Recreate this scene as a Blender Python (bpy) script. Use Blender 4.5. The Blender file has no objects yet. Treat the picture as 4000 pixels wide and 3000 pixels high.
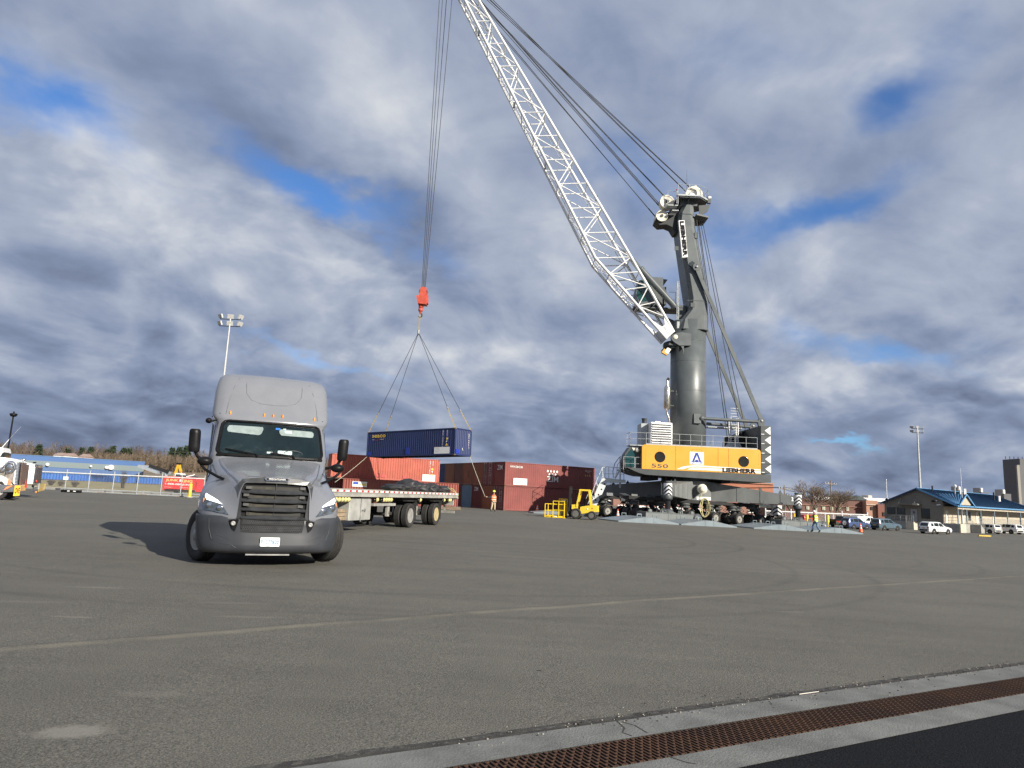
import bpy, bmesh, math, random
from mathutils import Vector, Matrix, noise
rad = math.radians
sc = bpy.context.scene
COL = sc.collection
# ------------------------------------------------------------------ camera
F = 2667.; ROLL = rad(2.62); PIT = rad(9.1); EYE = 1.65
cr, sr, cp, sp = math.cos(ROLL), math.sin(ROLL), math.cos(PIT), math.sin(PIT)
cam = bpy.data.cameras.new('camera'); camo = bpy.data.objects.new('camera', cam); COL.objects.link(camo)
cam.sensor_fit = 'HORIZONTAL'; cam.sensor_width = 36.0; cam.lens = 36.0 * F / 4000.
cam.clip_start = .1; cam.clip_end = 6000
RV = Vector((cr, -sr * sp, sr * cp)); UV = Vector((-sr, -cr * sp, cr * cp)); BV = Vector((0, -cp, -sp))
camo.matrix_world = Matrix(((RV.x, UV.x, BV.x, 0), (RV.y, UV.y, BV.y, 0), (RV.z, UV.z, BV.z, EYE), (0, 0, 0, 1)))
sc.camera = camo
# ------------------------------------------------------------------ exposure, sun, sky
sc.view_settings.view_transform = 'Standard'; sc.view_settings.look = 'None'
sc.view_settings.gamma = 1; sc.view_settings.exposure = 0.85
SUN_EL = rad(25.5)
SDIR = Vector((.700, -.714, 0)).normalized()          # horizontal direction from the ground towards the sun
sl = bpy.data.lights.new('sun', 'SUN'); sl.energy = 4.3; sl.angle = rad(.5); sl.color = (1, .93, .82)
so = bpy.data.objects.new('sun', sl); COL.objects.link(so)
sv = Vector((SDIR.x * math.cos(SUN_EL), SDIR.y * math.cos(SUN_EL), math.sin(SUN_EL)))
so.rotation_euler = sv.to_track_quat('Z', 'Y').to_euler(); so.location = sv * 80

class NT:
    """tiny helper to write node trees"""
    def __init__(s, tree): s.t = tree; s.n = tree.nodes; s.l = tree.links
    def new(s, typ, **kw):
        nd = s.n.new(typ)
        for k, v in kw.items():
            if k == 'inp':
                for a, b in v.items():
                    if hasattr(b, 'is_linked') or hasattr(b, 'links'): s.l.new(b, nd.inputs[a])
                    else: nd.inputs[a].default_value = b
            else: setattr(nd, k, v)
        return nd
    def math(s, op, a, b=0., c=0., clamp=False):
        return s.new('ShaderNodeMath', operation=op, use_clamp=clamp, inp={0: a, 1: b, 2: c}).outputs[0]
    def mix(s, f, a, b):
        m = s.new('ShaderNodeMix', data_type='RGBA'); 
        for i, v in ((0, f), (6, a), (7, b)):
            if hasattr(v, 'links'): s.l.new(v, m.inputs[i])
            else: m.inputs[i].default_value = (v if i == 0 else (tuple(v) + (1,))[:4])
        return m.outputs[2]
    def noise(s, vec, scale, detail=4, rough=.55, dist=0.):
        nd = s.new('ShaderNodeTexNoise', inp={'Scale': scale, 'Detail': detail, 'Roughness': rough, 'Distortion': dist})
        if vec is not None: s.l.new(vec, nd.inputs['Vector'])
        return nd.outputs['Fac']
    def ramp(s, f, pts):
        r = s.new('ShaderNodeValToRGB'); s.l.new(f, r.inputs[0]); e = r.color_ramp.elements
        while len(e) < len(pts): e.new(.5)
        for q, (p, c) in zip(e, pts):
            q.position = p; q.color = (tuple(c) + (1,))[:4] if hasattr(c, '__len__') else (c, c, c, 1)
        return r.outputs[0]
    def smooth(s, x, lo, hi, a=0., b=1.):
        return s.new('ShaderNodeMapRange', interpolation_type='SMOOTHSTEP', inp={'Value': x, 'From Min': lo, 'From Max': hi, 'To Min': a, 'To Max': b}).outputs[0]

w = bpy.data.worlds.new('World'); sc.world = w; w.use_nodes = True
T = NT(w.node_tree); T.n.clear()
sky = T.new('ShaderNodeTexSky', sky_type='NISHITA', sun_disc=False, sun_elevation=SUN_EL,
            sun_rotation=math.atan2(SDIR.x, SDIR.y), air_density=1.0, dust_density=.6, ozone_density=2.2)
bg1 = T.new('ShaderNodeBackground', inp={0: T.new('ShaderNodeVectorMath', operation='MULTIPLY', inp={0: sky.outputs[0], 1: (.72, 1.12, 1.62)}).outputs[0], 1: .055})
tc = T.new('ShaderNodeTexCoord'); d = tc.outputs['Generated']
sx = T.new('ShaderNodeSeparateXYZ', inp={0: d})
X, Y, Z = sx.outputs
zc = T.math('MAXIMUM', Z, .012)
# cloud deck: a level sheet high above, seen in its own plane coordinates
pz = T.math('ADD', zc, .42)
px_ = T.math('DIVIDE', X, pz); py_ = T.math('DIVIDE', Y, pz)
# the deck's bands run from upper left towards lower right
rot = rad(-24)
bx = T.math('ADD', T.math('MULTIPLY', px_, math.cos(rot)), T.math('MULTIPLY', py_, -math.sin(rot)))
by = T.math('ADD', T.math('MULTIPLY', px_, math.sin(rot)), T.math('MULTIPLY', py_, math.cos(rot)))
pv = T.new('ShaderNodeCombineXYZ', inp={0: T.math('MULTIPLY', bx, .92), 1: by, 2: T.math('MULTIPLY', Z, .35)}).outputs[0]
pv2 = T.new('ShaderNodeCombineXYZ', inp={0: T.math('ADD', T.math('MULTIPLY', bx, .92), .05), 1: T.math('SUBTRACT', by, .10), 2: T.math('MULTIPLY', Z, .35)}).outputs[0]
# where the deck is torn open or darkest: broad soft patches given as directions (azimuth, elevation)
az = T.math('ARCTAN2', X, Y); el = T.math('ARCSINE', Z)
wob = T.math('MULTIPLY', T.math('SUBTRACT', T.noise(pv, 2.3, 5, .6), .5), .34)
wob2 = T.math('MULTIPLY', T.math('SUBTRACT', T.noise(pv2, 2.9, 5, .6), .5), .30)
azw = T.math('ADD', az, wob); elw = T.math('ADD', el, T.math('MULTIPLY', wob2, .8))
def patch(pxc, pyc, ra, re, ang=0.):
    u = (pxc - 2000) / F; v = (1500 - pyc) / F; a_ = u * cr - v * sr; b_ = u * sr + v * cr
    D = Vector((a_, cp - b_ * sp, sp + b_ * cp)).normalized()
    a0, e0 = math.atan2(D.x, D.y), math.asin(D.z)
    da = T.math('SUBTRACT', azw, a0); de = T.math('SUBTRACT', elw, e0)
    c, s = math.cos(rad(ang)), math.sin(rad(ang))
    x = T.math('DIVIDE', T.math('ADD', T.math('MULTIPLY', da, c), T.math('MULTIPLY', de, s)), ra / F)
    y = T.math('DIVIDE', T.math('SUBTRACT', T.math('MULTIPLY', de, c), T.math('MULTIPLY', da, s)), re / F)
    r = T.math('ADD', T.math('MULTIPLY', x, x), T.math('MULTIPLY', y, y))
    return T.math('POWER', 2.718, T.math('MULTIPLY', r, -1.))
def total(items):
    acc = None
    for wgt, args in items:
        p = T.math('MULTIPLY', patch(*args), wgt)
        acc = p if acc is None else T.math('ADD', acc, p)
    return acc
gap = total([(.66, (1260, 765, 430, 85, -13)), (.62, (80, 380, 280, 110, -20)), (.66, (3230, 870, 440, 110, 12)), (.52, (3420, 420, 190, 120, 0)),
             (.42, (2480, 720, 380, 200, -35)), (.50, (3330, 1440, 300, 75, -20)), (.55, (3250, 1765, 150, 32, -8)), (.28, (3700, 220, 220, 120, 0)),
             (.3, (2450, 1050, 300, 120, -20)), (.26, (1150, 1400, 500, 40, -8)), (.22, (2900, 250, 300, 120, 0)),(.25,(2300,1500,300,60,0))])
dark = total([(.55, (900, 520, 760, 170, -33)), (.5, (500, 1130, 900, 120, -14)), (.85, (300, 1640, 1000, 190, -3)), (.55, (1500, 900, 420, 150, -20)),
              (.45, (2600, 1650, 900, 140, 0)), (.35, (3700, 1780, 700, 110, 0)), (.3, (3000, 1150, 700, 120, 4)), (.3, (100, 60, 300, 150, 0)), (.25, (2700, 60, 500, 120, 0)),
              (.3, (3600, 560, 420, 130, 10))])
lite = total([(.45, (150, 1010, 420, 110, -10)), (.75, (330, 640, 560, 110, -33)), (.8, (1150, 950, 560, 105, -14)), (.35, (1250, 330, 500, 160, -25)), (.5, (3150, 1520, 260, 70, 0)), (.35, (3400, 1150, 480, 120, 6)),
              (.4, (1550, 480, 300, 200, -20)), (.38, (2500, 980, 380, 200, -20)), (.3, (3200, 250, 500, 170, 5)), (.38, (1700, 1330, 700, 60, -4)), (.3, (700, 1560, 500, 30, -4)), (.3, (3650, 1480, 420, 80, 4))])
n1 = T.noise(pv, 2.3, 9, .52, .5); n2 = T.noise(pv2, 2.3, 6, .48, .5)
n3 = T.noise(pv, 7.5, 8, .56, .5)
dens = T.math('ADD', T.math('ADD', T.math('MULTIPLY', n1, .9), T.math('MULTIPLY', n3, .22)), T.math('ADD', T.math('MULTIPLY', gap, -.80), .20))
cover = T.smooth(dens, .15, .66)
relief = T.math('MULTIPLY', T.math('SUBTRACT', n2, n1), .85)
val = T.math('ADD', T.math('ADD', .645, T.math('MULTIPLY', T.math('SUBTRACT', n3, .5), .40)), T.math('SUBTRACT', T.math('MULTIPLY', lite, .38), T.math('MULTIPLY', dark, .29)))
bl1 = T.math('ABSOLUTE', T.math('SUBTRACT', T.noise(pv, 3.4, 6, .5, .6), .5)); bl2 = T.math('ABSOLUTE', T.math('SUBTRACT', T.noise(pv2, 3.4, 5, .5, .6), .5))
puff = T.math('MULTIPLY', T.math('SUBTRACT', bl1, bl2), T.smooth(Z, .50, .12, .5, 1.25))
val = T.math('ADD', T.math('ADD', val, relief), puff)
val = T.math('ADD', val, T.math('MULTIPLY', T.math('SUBTRACT', n1, .5), .30))
val = T.math('SUBTRACT', val, T.smooth(Z, .20, .02, 0., .06))
cc = T.ramp(val, [(0.0, (.052, .066, .106)), (.25, (.092, .114, .172)), (.5, (.152, .186, .268)), (.75, (.250, .282, .352)), (1.0, (.41, .425, .45))])
bg2 = T.new('ShaderNodeBackground', inp={0: cc, 1: .92})
mx = T.new('ShaderNodeMixShader', inp={0: cover, 1: bg1.outputs[0], 2: bg2.outputs[0]})
T.new('ShaderNodeOutputWorld', inp={0: mx.outputs[0]})
w.cycles.sampling_method = 'MANUAL'; w.cycles.sample_map_resolution = 512

# ------------------------------------------------------------------ where things are
def sst(a_, b_, t):
    t = max(0., min(1., (t - a_) / (b_ - a_))); return t * t * (3 - 2 * t)
def gz(x, y=0.):   # the yard: a slight crossfall to the right and a shallow dip at the container rows
    x = max(-120., min(78., x)); return -.0105 * x - .0095 * (math.sqrt(x * x + 36) - 6) - .19 * sst(57, 74, y) * (1 - sst(5, 13, x)) * (1 - .7 * sst(22, 34, -x)) - .38 * sst(66, 92, y) * sst(28, 52, x) * (1 - sst(58, 76, x))
def ray(px, py):
    u = (px - 2000) / F; v = (1500 - py) / F; a_ = u * cr - v * sr; b_ = u * sr + v * cr
    return a_, cp - b_ * sp, sp + b_ * cp
def at(px, py, y):
    a_, d_, e_ = ray(px, py); return Vector((a_ / d_ * y, y, EYE + e_ / d_ * y))
def grd(px, py):
    a_, d_, e_ = ray(px, py); lo, hi = .5, 3000.
    for _ in range(60):
        m_ = (lo + hi) / 2
        if EYE + e_ / d_ * m_ > gz(a_ / d_ * m_, m_): lo = m_
        else: hi = m_
    return Vector((a_ / d_ * lo, lo, gz(a_ / d_ * lo, lo)))
TILT = lambda x: -math.atan((gz(x + .5) - gz(x - .5)))

# ------------------------------------------------------------------ materials
MATS = {}
def mat(name, col, rough=.6, metal=0., var=.12, scale=3., bump=0., bscale=40., col2=None, f2=0., coat=0., spec=.5, stretch=(1, 1, 1), emis=None, trans=0., alpha=1.):
    if name in MATS: return MATS[name]
    m = bpy.data.materials.new(name); m.use_nodes = True; t = NT(m.node_tree); t.n.clear()
    p = t.new('ShaderNodeBsdfPrincipled'); t.new('ShaderNodeOutputMaterial', inp={0: p.outputs[0]})
    c = t.new('ShaderNodeTexCoord').outputs['Object']
    c = t.new('ShaderNodeMapping', inp={0: c, 3: stretch}).outputs[0]
    nz = t.noise(c, scale, 6, .6)
    lo = tuple(q * (1 - var) for q in col); hi = tuple(min(1, q * (1 + var)) for q in col)
    cl = t.mix(t.smooth(nz, .3, .7), lo, hi)
    if col2:
        n2_ = t.noise(c, scale * 2.3, 7, .65); cl = t.mix(t.smooth(n2_, f2, f2 + .12), cl, col2)
    t.l.new(cl, p.inputs['Base Color'])
    p.inputs['Metallic'].default_value = metal; p.inputs['Coat Weight'].default_value = coat; p.inputs['Coat Roughness'].default_value = .08
    p.inputs['Specular IOR Level'].default_value = spec; p.inputs['Transmission Weight'].default_value = trans; p.inputs['Alpha'].default_value = alpha
    t.l.new(t.smooth(nz, .2, .8, max(.02, rough - .07), min(1, rough + .07)), p.inputs['Roughness'])
    if bump:
        b_ = t.new('ShaderNodeBump', inp={'Strength': bump, 'Distance': .02, 'Height': t.noise(c, bscale, 4, .6)}); t.l.new(b_.outputs[0], p.inputs['Normal'])
    if emis: p.inputs['Emission Color'].default_value = tuple(emis[:3]) + (1,); p.inputs['Emission Strength'].default_value = emis[3]
    m['col'] = col; MATS[name] = m; return m

# ------------------------------------------------------------------ mesh builder
def basis(ax):
    ax = Vector(ax).normalized(); u = Vector((0, 0, 1)) if abs(ax.z) < .9 else Vector((1, 0, 0))
    a_ = ax.cross(u).normalized(); return a_, ax.cross(a_).normalized()
class MB:
    def __init__(s): s.v = []; s.f = []; s.fm = []; s.sm = []; s.mats = []; s.X = Matrix.Identity(4)
    def mi(s, m):
        if m not in s.mats: s.mats.append(m)
        return s.mats.index(m)
    def add(s, vs, fs, m, smooth=False):
        o = len(s.v); k = s.mi(m); s.v += [tuple(s.X @ Vector(q)) for q in vs]
        for f in fs: s.f.append(tuple(o + i for i in f)); s.fm.append(k); s.sm.append(smooth)
    def hexa(s, p, m):   # 8 corners: bottom 4 ccw, top 4 ccw
        s.add(p, [(3, 2, 1, 0), (4, 5, 6, 7), (0, 1, 5, 4), (1, 2, 6, 5), (2, 3, 7, 6), (3, 0, 4, 7)], m)
    def box(s, x0, x1, y0, y1, z0, z1, m):
        s.hexa([(x0, y0, z0), (x1, y0, z0), (x1, y1, z0), (x0, y1, z0), (x0, y0, z1), (x1, y0, z1), (x1, y1, z1), (x0, y1, z1)], m)
    def cbox(s, x0, x1, y0, y1, z0, z1, m, b=.03):   # box with chamfered edges
        P = []
        for (z, i) in ((z0, b), (z0 + b, 0), (z1 - b, 0), (z1, b)):
            P.append([(x0 + i, y0 + i + b, z), (x0 + i + b, y0 + i, z), (x1 - i - b, y0 + i, z), (x1 - i, y0 + i + b, z), (x1 - i, y1 - i - b, z), (x1 - i - b, y1 - i, z), (x0 + i + b, y1 - i, z), (x0 + i, y1 - i - b, z)])
        s.loft(P, m)
    def obox(s, c, dx, dy, dz, m):   # oriented box from half vectors
        c, dx, dy, dz = map(Vector, (c, dx, dy, dz))
        s.hexa([c - dx - dy - dz, c + dx - dy - dz, c + dx + dy - dz, c - dx + dy - dz, c - dx - dy + dz, c + dx - dy + dz, c + dx + dy + dz, c - dx + dy + dz], m)
    def bar(s, p0, p1, w_, h_, m, up=(0, 0, 1)):
        p0, p1 = Vector(p0), Vector(p1); ax = (p1 - p0)
        if ax.length < 1e-5: return
        u = Vector(up); a_ = ax.cross(u)
        if a_.length < 1e-4: a_ = ax.cross(Vector((1, 0, 0)))
        a_.normalize(); b_ = a_.cross(ax).normalized()
        s.obox((p0 + p1) / 2, ax / 2, a_ * w_ / 2, b_ * h_ / 2, m) if True else None
    def tube(s, p0, p1, r, m, n=8, r1=None, caps=True, smooth=True):
        p0, p1 = Vector(p0), Vector(p1); r1 = r if r1 is None else r1
        if (p1 - p0).length < 1e-6: return
        a_, b_ = basis(p1 - p0); vs = []
        for p, q in ((p0, r), (p1, r1)):
            vs += [p + (a_ * math.cos(6.28318 * i / n) + b_ * math.sin(6.28318 * i / n)) * q for i in range(n)]
        s.add(vs, [(i, (i + 1) % n, n + (i + 1) % n, n + i) for i in range(n)], m, smooth)
        if caps: s.add(vs[:n], [tuple(range(n))[::-1]], m); s.add(vs[n:], [tuple(range(n))], m)
    def path(s, pts, r, m, n=6):
        for a_, b_ in zip(pts, pts[1:]): s.tube(a_, b_, r, m, n)
    def loft(s, secs, m, closed=True, caps=True, smooth=False):
        n = len(secs[0]); vs = [q for c in secs for q in c]; fs = []
        for k in range(len(secs) - 1):
            for i in range(n if closed else n - 1):
                j = (i + 1) % n; fs.append((k * n + i, k * n + j, (k + 1) * n + j, (k + 1) * n + i))
        s.add(vs, fs, m, smooth)
        if caps and closed: s.add(secs[0], [tuple(range(n))[::-1]], m); s.add(secs[-1], [tuple(range(n))], m)
    def prism(s, poly, lo, hi, m, axis='y'):   # 2D outline extruded along an axis
        f = {'y': lambda p, t: (p[0], t, p[1]), 'x': lambda p, t: (t, p[0], p[1]), 'z': lambda p, t: (p[0], p[1], t)}[axis]
        A = [f(p, lo) for p in poly]; B = [f(p, hi) for p in poly]; n = len(poly)
        s.add(A + B, [(i, (i + 1) % n, n + (i + 1) % n, n + i) for i in range(n)], m)
        s.add(A, [tuple(range(n))[::-1]], m); s.add(B, [tuple(range(n))], m)
    def lathe(s, prof, c, ax, m, n=24, smooth=True):   # profile of (radius, offset along ax)
        c = Vector(c); ax = Vector(ax).normalized(); a_, b_ = basis(ax)
        s.loft([[c + ax * h + (a_ * math.cos(6.28318 * i / n) + b_ * math.sin(6.28318 * i / n)) * max(r, .0005) for i in range(n)] for r, h in prof], m, smooth=smooth)
    def ball(s, c, r, m, n=10, sz=(1, 1, 1)):
        c = Vector(c); secs = []
        for k in range(1, n):
            t = math.pi * k / n
            secs.append([(c.x + sz[0] * r * math.sin(t) * math.cos(6.28318 * i / n), c.y + sz[1] * r * math.sin(t) * math.sin(6.28318 * i / n), c.z - sz[2] * r * math.cos(t)) for i in range(n)])
        s.loft(secs, m, smooth=True)
    def quad(s, a_, b_, c, d_, m): s.add([a_, b_, c, d_], [(0, 1, 2, 3)], m)
    def text(s, txt, o, ux, uy, size, m, off=0., ext=.006, width=None, spacing=1.):
        """lettering standing proud of a surface: o = lower left corner, ux/uy = reading and up directions"""
        cu = bpy.data.curves.new('lettering', 'FONT'); cu.body = txt; cu.size = 1; cu.offset = off; cu.resolution_u = 2; cu.space_character = spacing
        ob = bpy.data.objects.new('lettering', cu); COL.objects.link(ob); me = bpy.data.meshes.new_from_object(ob)
        ux = Vector(ux).normalized(); uy = Vector(uy).normalized(); uz = ux.cross(uy); o = Vector(o)
        if len(me.vertices):
            xs = [q.co.x for q in me.vertices]; ys = [q.co.y for q in me.vertices]; x0 = min(xs); y0 = min(ys)
            k = size / (max(ys) - y0); kx = k if width is None else width / (max(xs) - x0)
            s.add([o + ux * (q.co.x - x0) * kx + uy * (q.co.y - y0) * k + uz * ext for q in me.vertices], [tuple(p.vertices) for p in me.polygons], m)
        bpy.data.objects.remove(ob); bpy.data.curves.remove(cu); bpy.data.meshes.remove(me)
    def build(s, name, parent=None, loc=None, bevel=0., subd=0, weld=0., **tags):
        me = bpy.data.meshes.new(name); me.from_pydata(s.v, [], s.f)
        for m in s.mats: me.materials.append(m)
        me.polygons.foreach_set('material_index', s.fm); me.polygons.foreach_set('use_smooth', s.sm); me.update()
        if weld:
            b_ = bmesh.new(); b_.from_mesh(me); bmesh.ops.remove_doubles(b_, verts=b_.verts, dist=weld); bmesh.ops.recalc_face_normals(b_, faces=b_.faces); b_.to_mesh(me); b_.free()
        o = bpy.data.objects.new(name, me); COL.objects.link(o)
        if parent: o.parent = parent
        if loc is not None: o.location = loc
        if bevel:
            q = o.modifiers.new('bevel', 'BEVEL'); q.width = bevel; q.segments = 2; q.limit_method = 'ANGLE'; q.angle_limit = rad(35)
        if subd: q = o.modifiers.new('sub', 'SUBSURF'); q.levels = q.render_levels = subd
        for k, v in tags.items(): o[k] = v
        return o
def thing(name, label, cat, loc, rz=0., ry=0., group=None):
    o = bpy.data.objects.new(name, None); COL.objects.link(o); o.empty_display_size = .3
    o.matrix_world = Matrix.Translation(Vector(loc)) @ Matrix.Rotation(ry, 4, 'Y') @ Matrix.Rotation(rz, 4, 'Z')
    o['label'] = label; o['category'] = cat
    if group: o['group'] = group
    return o
def kids(o): return [c for c in list(o.children)]
def dup(root, loc, rz=0., label=None, ry=0.):
    def cp_(o, par):
        c = o.copy(); COL.objects.link(c)
        if par: c.parent = par
        for ch in ALLKIDS(o): cp_(ch, c)
        return c
    r = cp_(root, None)
    r.matrix_world = Matrix.Translation(Vector(loc)) @ Matrix.Rotation(ry, 4, 'Y') @ Matrix.Rotation(rz, 4, 'Z')
    if label: r['label'] = label
    return r
def ALLKIDS(o): return list(o.children)
def g3(x, y, dz=0.): return Vector((x, y, gz(x, y) + dz))
# ------------------------------------------------------------------ ground
def asphalt(name, base, fresh=False):
    m = bpy.data.materials.new(name); m.use_nodes = True; t = NT(m.node_tree); t.n.clear()
    p = t.new('ShaderNodeBsdfPrincipled'); t.new('ShaderNodeOutputMaterial', inp={0: p.outputs[0]})
    c = t.new('ShaderNodeTexCoord').outputs['Object']
    grit = t.noise(c, 75, 3, .7); grit2 = t.noise(c, 260, 2, .6); mid = t.noise(c, 1.3, 6, .6); big = t.noise(c, .16, 5, .6, .6)
    st = t.new('ShaderNodeMapping', inp={0: c, 2: (0, 0, rad(14)), 3: (.05, 1.3, 1)}).outputs[0]
    streak = t.noise(st, .9, 5, .6, .3); st2 = t.new('ShaderNodeMapping', inp={0: c, 2: (0, 0, rad(-9)), 3: (.03, .9, 1)}).outputs[0]; strk2 = t.noise(st2, 2.2, 5, .65, .3)
    f = t.math('ADD', t.math('MULTIPLY', t.math('SUBTRACT', grit, .5), 3.4), t.math('MULTIPLY', t.math('SUBTRACT', grit2, .5), 2.4))
    f = t.math('ADD', f, t.math('MULTIPLY', t.math('SUBTRACT', mid, .5), .35)); f = t.math('ADD', f, t.math('MULTIPLY', t.math('SUBTRACT', big, .5), .55))
    f = t.math('ADD', f, t.math('MULTIPLY', t.math('SUBTRACT', streak, .5), .32)); f = t.math('ADD', f, t.math('MULTIPLY', t.math('SUBTRACT', strk2, .5), .34))
    f = t.math('ADD', f, 1.); f = t.math('MAXIMUM', f, .25)
    vm = t.new('ShaderNodeVectorMath', operation='SCALE', inp={0: base, 3: f}).outputs[0]
    # pale stone chips in the surface
    vo = t.new('ShaderNodeTexVoronoi', inp={'Vector': c, 'Scale': 55.}); chips = t.smooth(vo.outputs['Distance'], .16, .08); sel = t.smooth(t.new('ShaderNodeSeparateColor', inp={0: vo.outputs['Color']}).outputs[0], .76, .80)
    cl = t.mix(t.math('MULTIPLY', t.math('MULTIPLY', chips, sel), 0.2 if fresh else .8), vm, (.30, .27, .21))
    if not fresh:
        def spot(x, y, rx, ry_, a_, soft=.6):
            mp = t.new('ShaderNodeMapping', vector_type='TEXTURE', inp={0: c, 1: (x, y, 0), 2: (0, 0, rad(a_)), 3: (rx, ry_, 1)}).outputs[0]
            q = t.new('ShaderNodeVectorMath', operation='LENGTH', inp={0: t.new('ShaderNodeVectorMath', operation='MULTIPLY', inp={0: mp, 1: (1, 1, 0)}).outputs[0]}).outputs['Value']
            q = t.math('ADD', q, t.math('MULTIPLY', t.math('SUBTRACT', t.noise(c, 3.1 / max(rx, ry_), 7, .7), .5), 1.5)); return t.smooth(q, 1.1, 1.1 - soft)
        for (qx, qy, rx, ry_, a_, k) in ((280, 2858, .27, .15, 20, .8), (900, 2355, .55, .1, 8, .22), (380, 2295, .5, .07, 8, .4), (290, 2410, .28, .06, 5, .45), (980, 2410, .45, .07, 10, .3), (2700, 2570, .05, .04, 0, .3), (3080, 2390, .4, .06, 14, .4), (600, 2710, .3, .1, 8, .2), (100, 2350, .6, .1, 8, .2)):
            g_ = grd(qx, qy); cl = t.mix(t.math('MULTIPLY', spot(g_.x, g_.y, rx, ry_, a_), k), cl, (.21, .20, .175))
        for (qx, qy, rx, a_) in ((2105, 2619, .035, 10), (1650, 2480, .02, 0)):
            g_ = grd(qx, qy); cl = t.mix(spot(g_.x, g_.y, rx, rx * .6, a_), cl, (.02, .018, .016))
        # the paving seam: a thin paler joint across the yard
        A = grd(0, 2538); B = grd(2212, 2368); dv = (B - A); L_ = math.atan2(dv.y, dv.x)
        mp = t.new('ShaderNodeMapping', vector_type='TEXTURE', inp={0: c, 1: (A.x, A.y, 0), 2: (0, 0, L_)}).outputs[0]
        yy = t.new('ShaderNodeSeparateXYZ', inp={0: mp}).outputs[1]
        yy = t.math('ADD', yy, t.math('MULTIPLY', t.math('SUBTRACT', t.noise(c, .55, 3), .5), .22))
        yy0 = yy; yy = t.math('ABSOLUTE', yy); yn = t.math('ADD', yy, t.math('MULTIPLY', t.math('SUBTRACT', t.noise(c, 6, 5, .7), .5), .10))
        ys_ = t.math('ABSOLUTE', t.math('SUBTRACT', yy0, t.math('ADD', .10, t.math('MULTIPLY', t.noise(c, 5, 4, .7), .05)))); cl = t.mix(t.math('MULTIPLY', t.math('MULTIPLY', t.smooth(yn, .15, .0), t.smooth(t.noise(c, .8, 5, .6), .28, .62)), .55), cl, (.225, .205, .155)); cl = t.mix(t.math('MULTIPLY', t.smooth(ys_, .035, .0), .4), cl, (.045, .043, .04))
        # curved tyre marks left by turning lorries
        for (qx, qy, r_, k) in ((1900, 2120, 9., .4), (2500, 2190, 14., .2), (1100, 2300, 12., .2), (3100, 2160, 22., .15)):
            g_ = grd(qx, qy); dd = t.new('ShaderNodeVectorMath', operation='DISTANCE', inp={0: c, 1: (g_.x, g_.y + r_, 0)}).outputs['Value']
            for e_ in (0., 1.9):
                q = t.math('ABSOLUTE', t.math('SUBTRACT', dd, r_ + e_)); q = t.math('ADD', q, t.math('MULTIPLY', t.math('SUBTRACT', t.noise(c, 2.5, 5, .7), .5), .25))
                cl = t.mix(t.math('MULTIPLY', t.smooth(q, .16, .02), k), cl, (.050, .048, .044))
    t.l.new(cl, p.inputs['Base Color']); p.inputs['Specular IOR Level'].default_value = .08 if fresh else .3
    t.l.new(t.smooth(mid, .2, .8, .78, .95), p.inputs['Roughness'])
    b_ = t.new('ShaderNodeBump', inp={'Strength': .55, 'Distance': .012, 'Height': t.math('ADD', grit, t.math('MULTIPLY', vo.outputs['Distance'], .5))}); t.l.new(b_.outputs[0], p.inputs['Normal'])
    return m
ASPH = asphalt('worn_asphalt', (.109, .104, .089)); FRESH = asphalt('fresh_asphalt', (.0105, .011, .0125), True)
def sheet(name, xs, ys, m, dz=0., fz=None, **k):
    b = MB(); fz = fz or gz; n = len(xs)
    b.add([(x, y, fz(x, y) + dz) for y in ys for x in xs], [(j * n + i, j * n + i + 1, (j + 1) * n + i + 1, (j + 1) * n + i) for j in range(len(ys) - 1) for i in range(n - 1)], m, True)
    return b.build(name, kind='structure', **k)
xs = [-1500, -700, -300, -120, -80, -60, -45, -35, -30, -26, -22, -18, -12, -9, -6, -4, -2, 0, 2, 4, 5, 6, 7, 8, 9, 10, 11, 12, 13, 18, 22, 26, 30, 35, 40, 45, 52, 58, 64, 70, 78, 95, 140, 300, 700, 1500]
sheet('ground', xs, [-60, 0, 20, 57, 60, 63, 66, 69, 72, 74, 76, 80, 85, 90, 95, 100, 140, 200, 400, 900, 2500], ASPH)
# trench drain beside the yard: two concrete bands, a rusty grate, then fresh asphalt
CONC = mat('drain_concrete', (.135, .137, .129), .85, var=.24, scale=2.2, bump=.5, bscale=60, col2=(.12, .11, .10), f2=.66)
P1, P2 = grd(4000, 2600), grd(1180, 3000)
dv = (P2 - P1); dv.z = 0; dv.normalize(); nv = Vector((-dv.y, dv.x, 0))
if nv.y > 0: nv = -nv
def band(name, o0, o1, m, dz, s0=-30., s1=22., wob=0., kind='structure', cr_=None):
    b = MB(); n = 160; A = []; B = []
    for i in range(n + 1):
        q = P1 + dv * (s0 + (s1 - s0) * i / n)
        k = wob * (noise.noise(Vector((i * .9, 3, 0))) + .6 * noise.noise(Vector((i * 3.1, 7, 0))))
        a_ = q + nv * (o0 + k); c_ = q + nv * o1
        A.append((a_.x, a_.y, gz(a_.x) + dz)); B.append((c_.x, c_.y, gz(c_.x) + dz))
    b.loft([A, B], m, closed=False); return b.build(name, kind=kind)
def off(px, py): return (grd(px, py) - P1).dot(nv)
O = [0, off(4000, 2645), off(4000, 2712), off(4000, 2782)]
O = [0, .325, .705, 1.005]
DIRT = mat('joint_dirt', (.035, .032, .027), .95, var=.4, scale=5, bump=.6, bscale=70)
band('drain_joint', -.05, .05, DIRT, .006, wob=.03); band('drain_edge', -.12, .05, mat('edge_dirt', (.042, .040, .036), .95, var=.55, scale=7, bump=.8, bscale=80, col2=(.095, .09, .078), f2=.50), .004, wob=.06)
band('drain_curb', O[0], O[1], CONC, .010, wob=.012)
band('drain_curb', O[2], O[3], CONC, .010)
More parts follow.
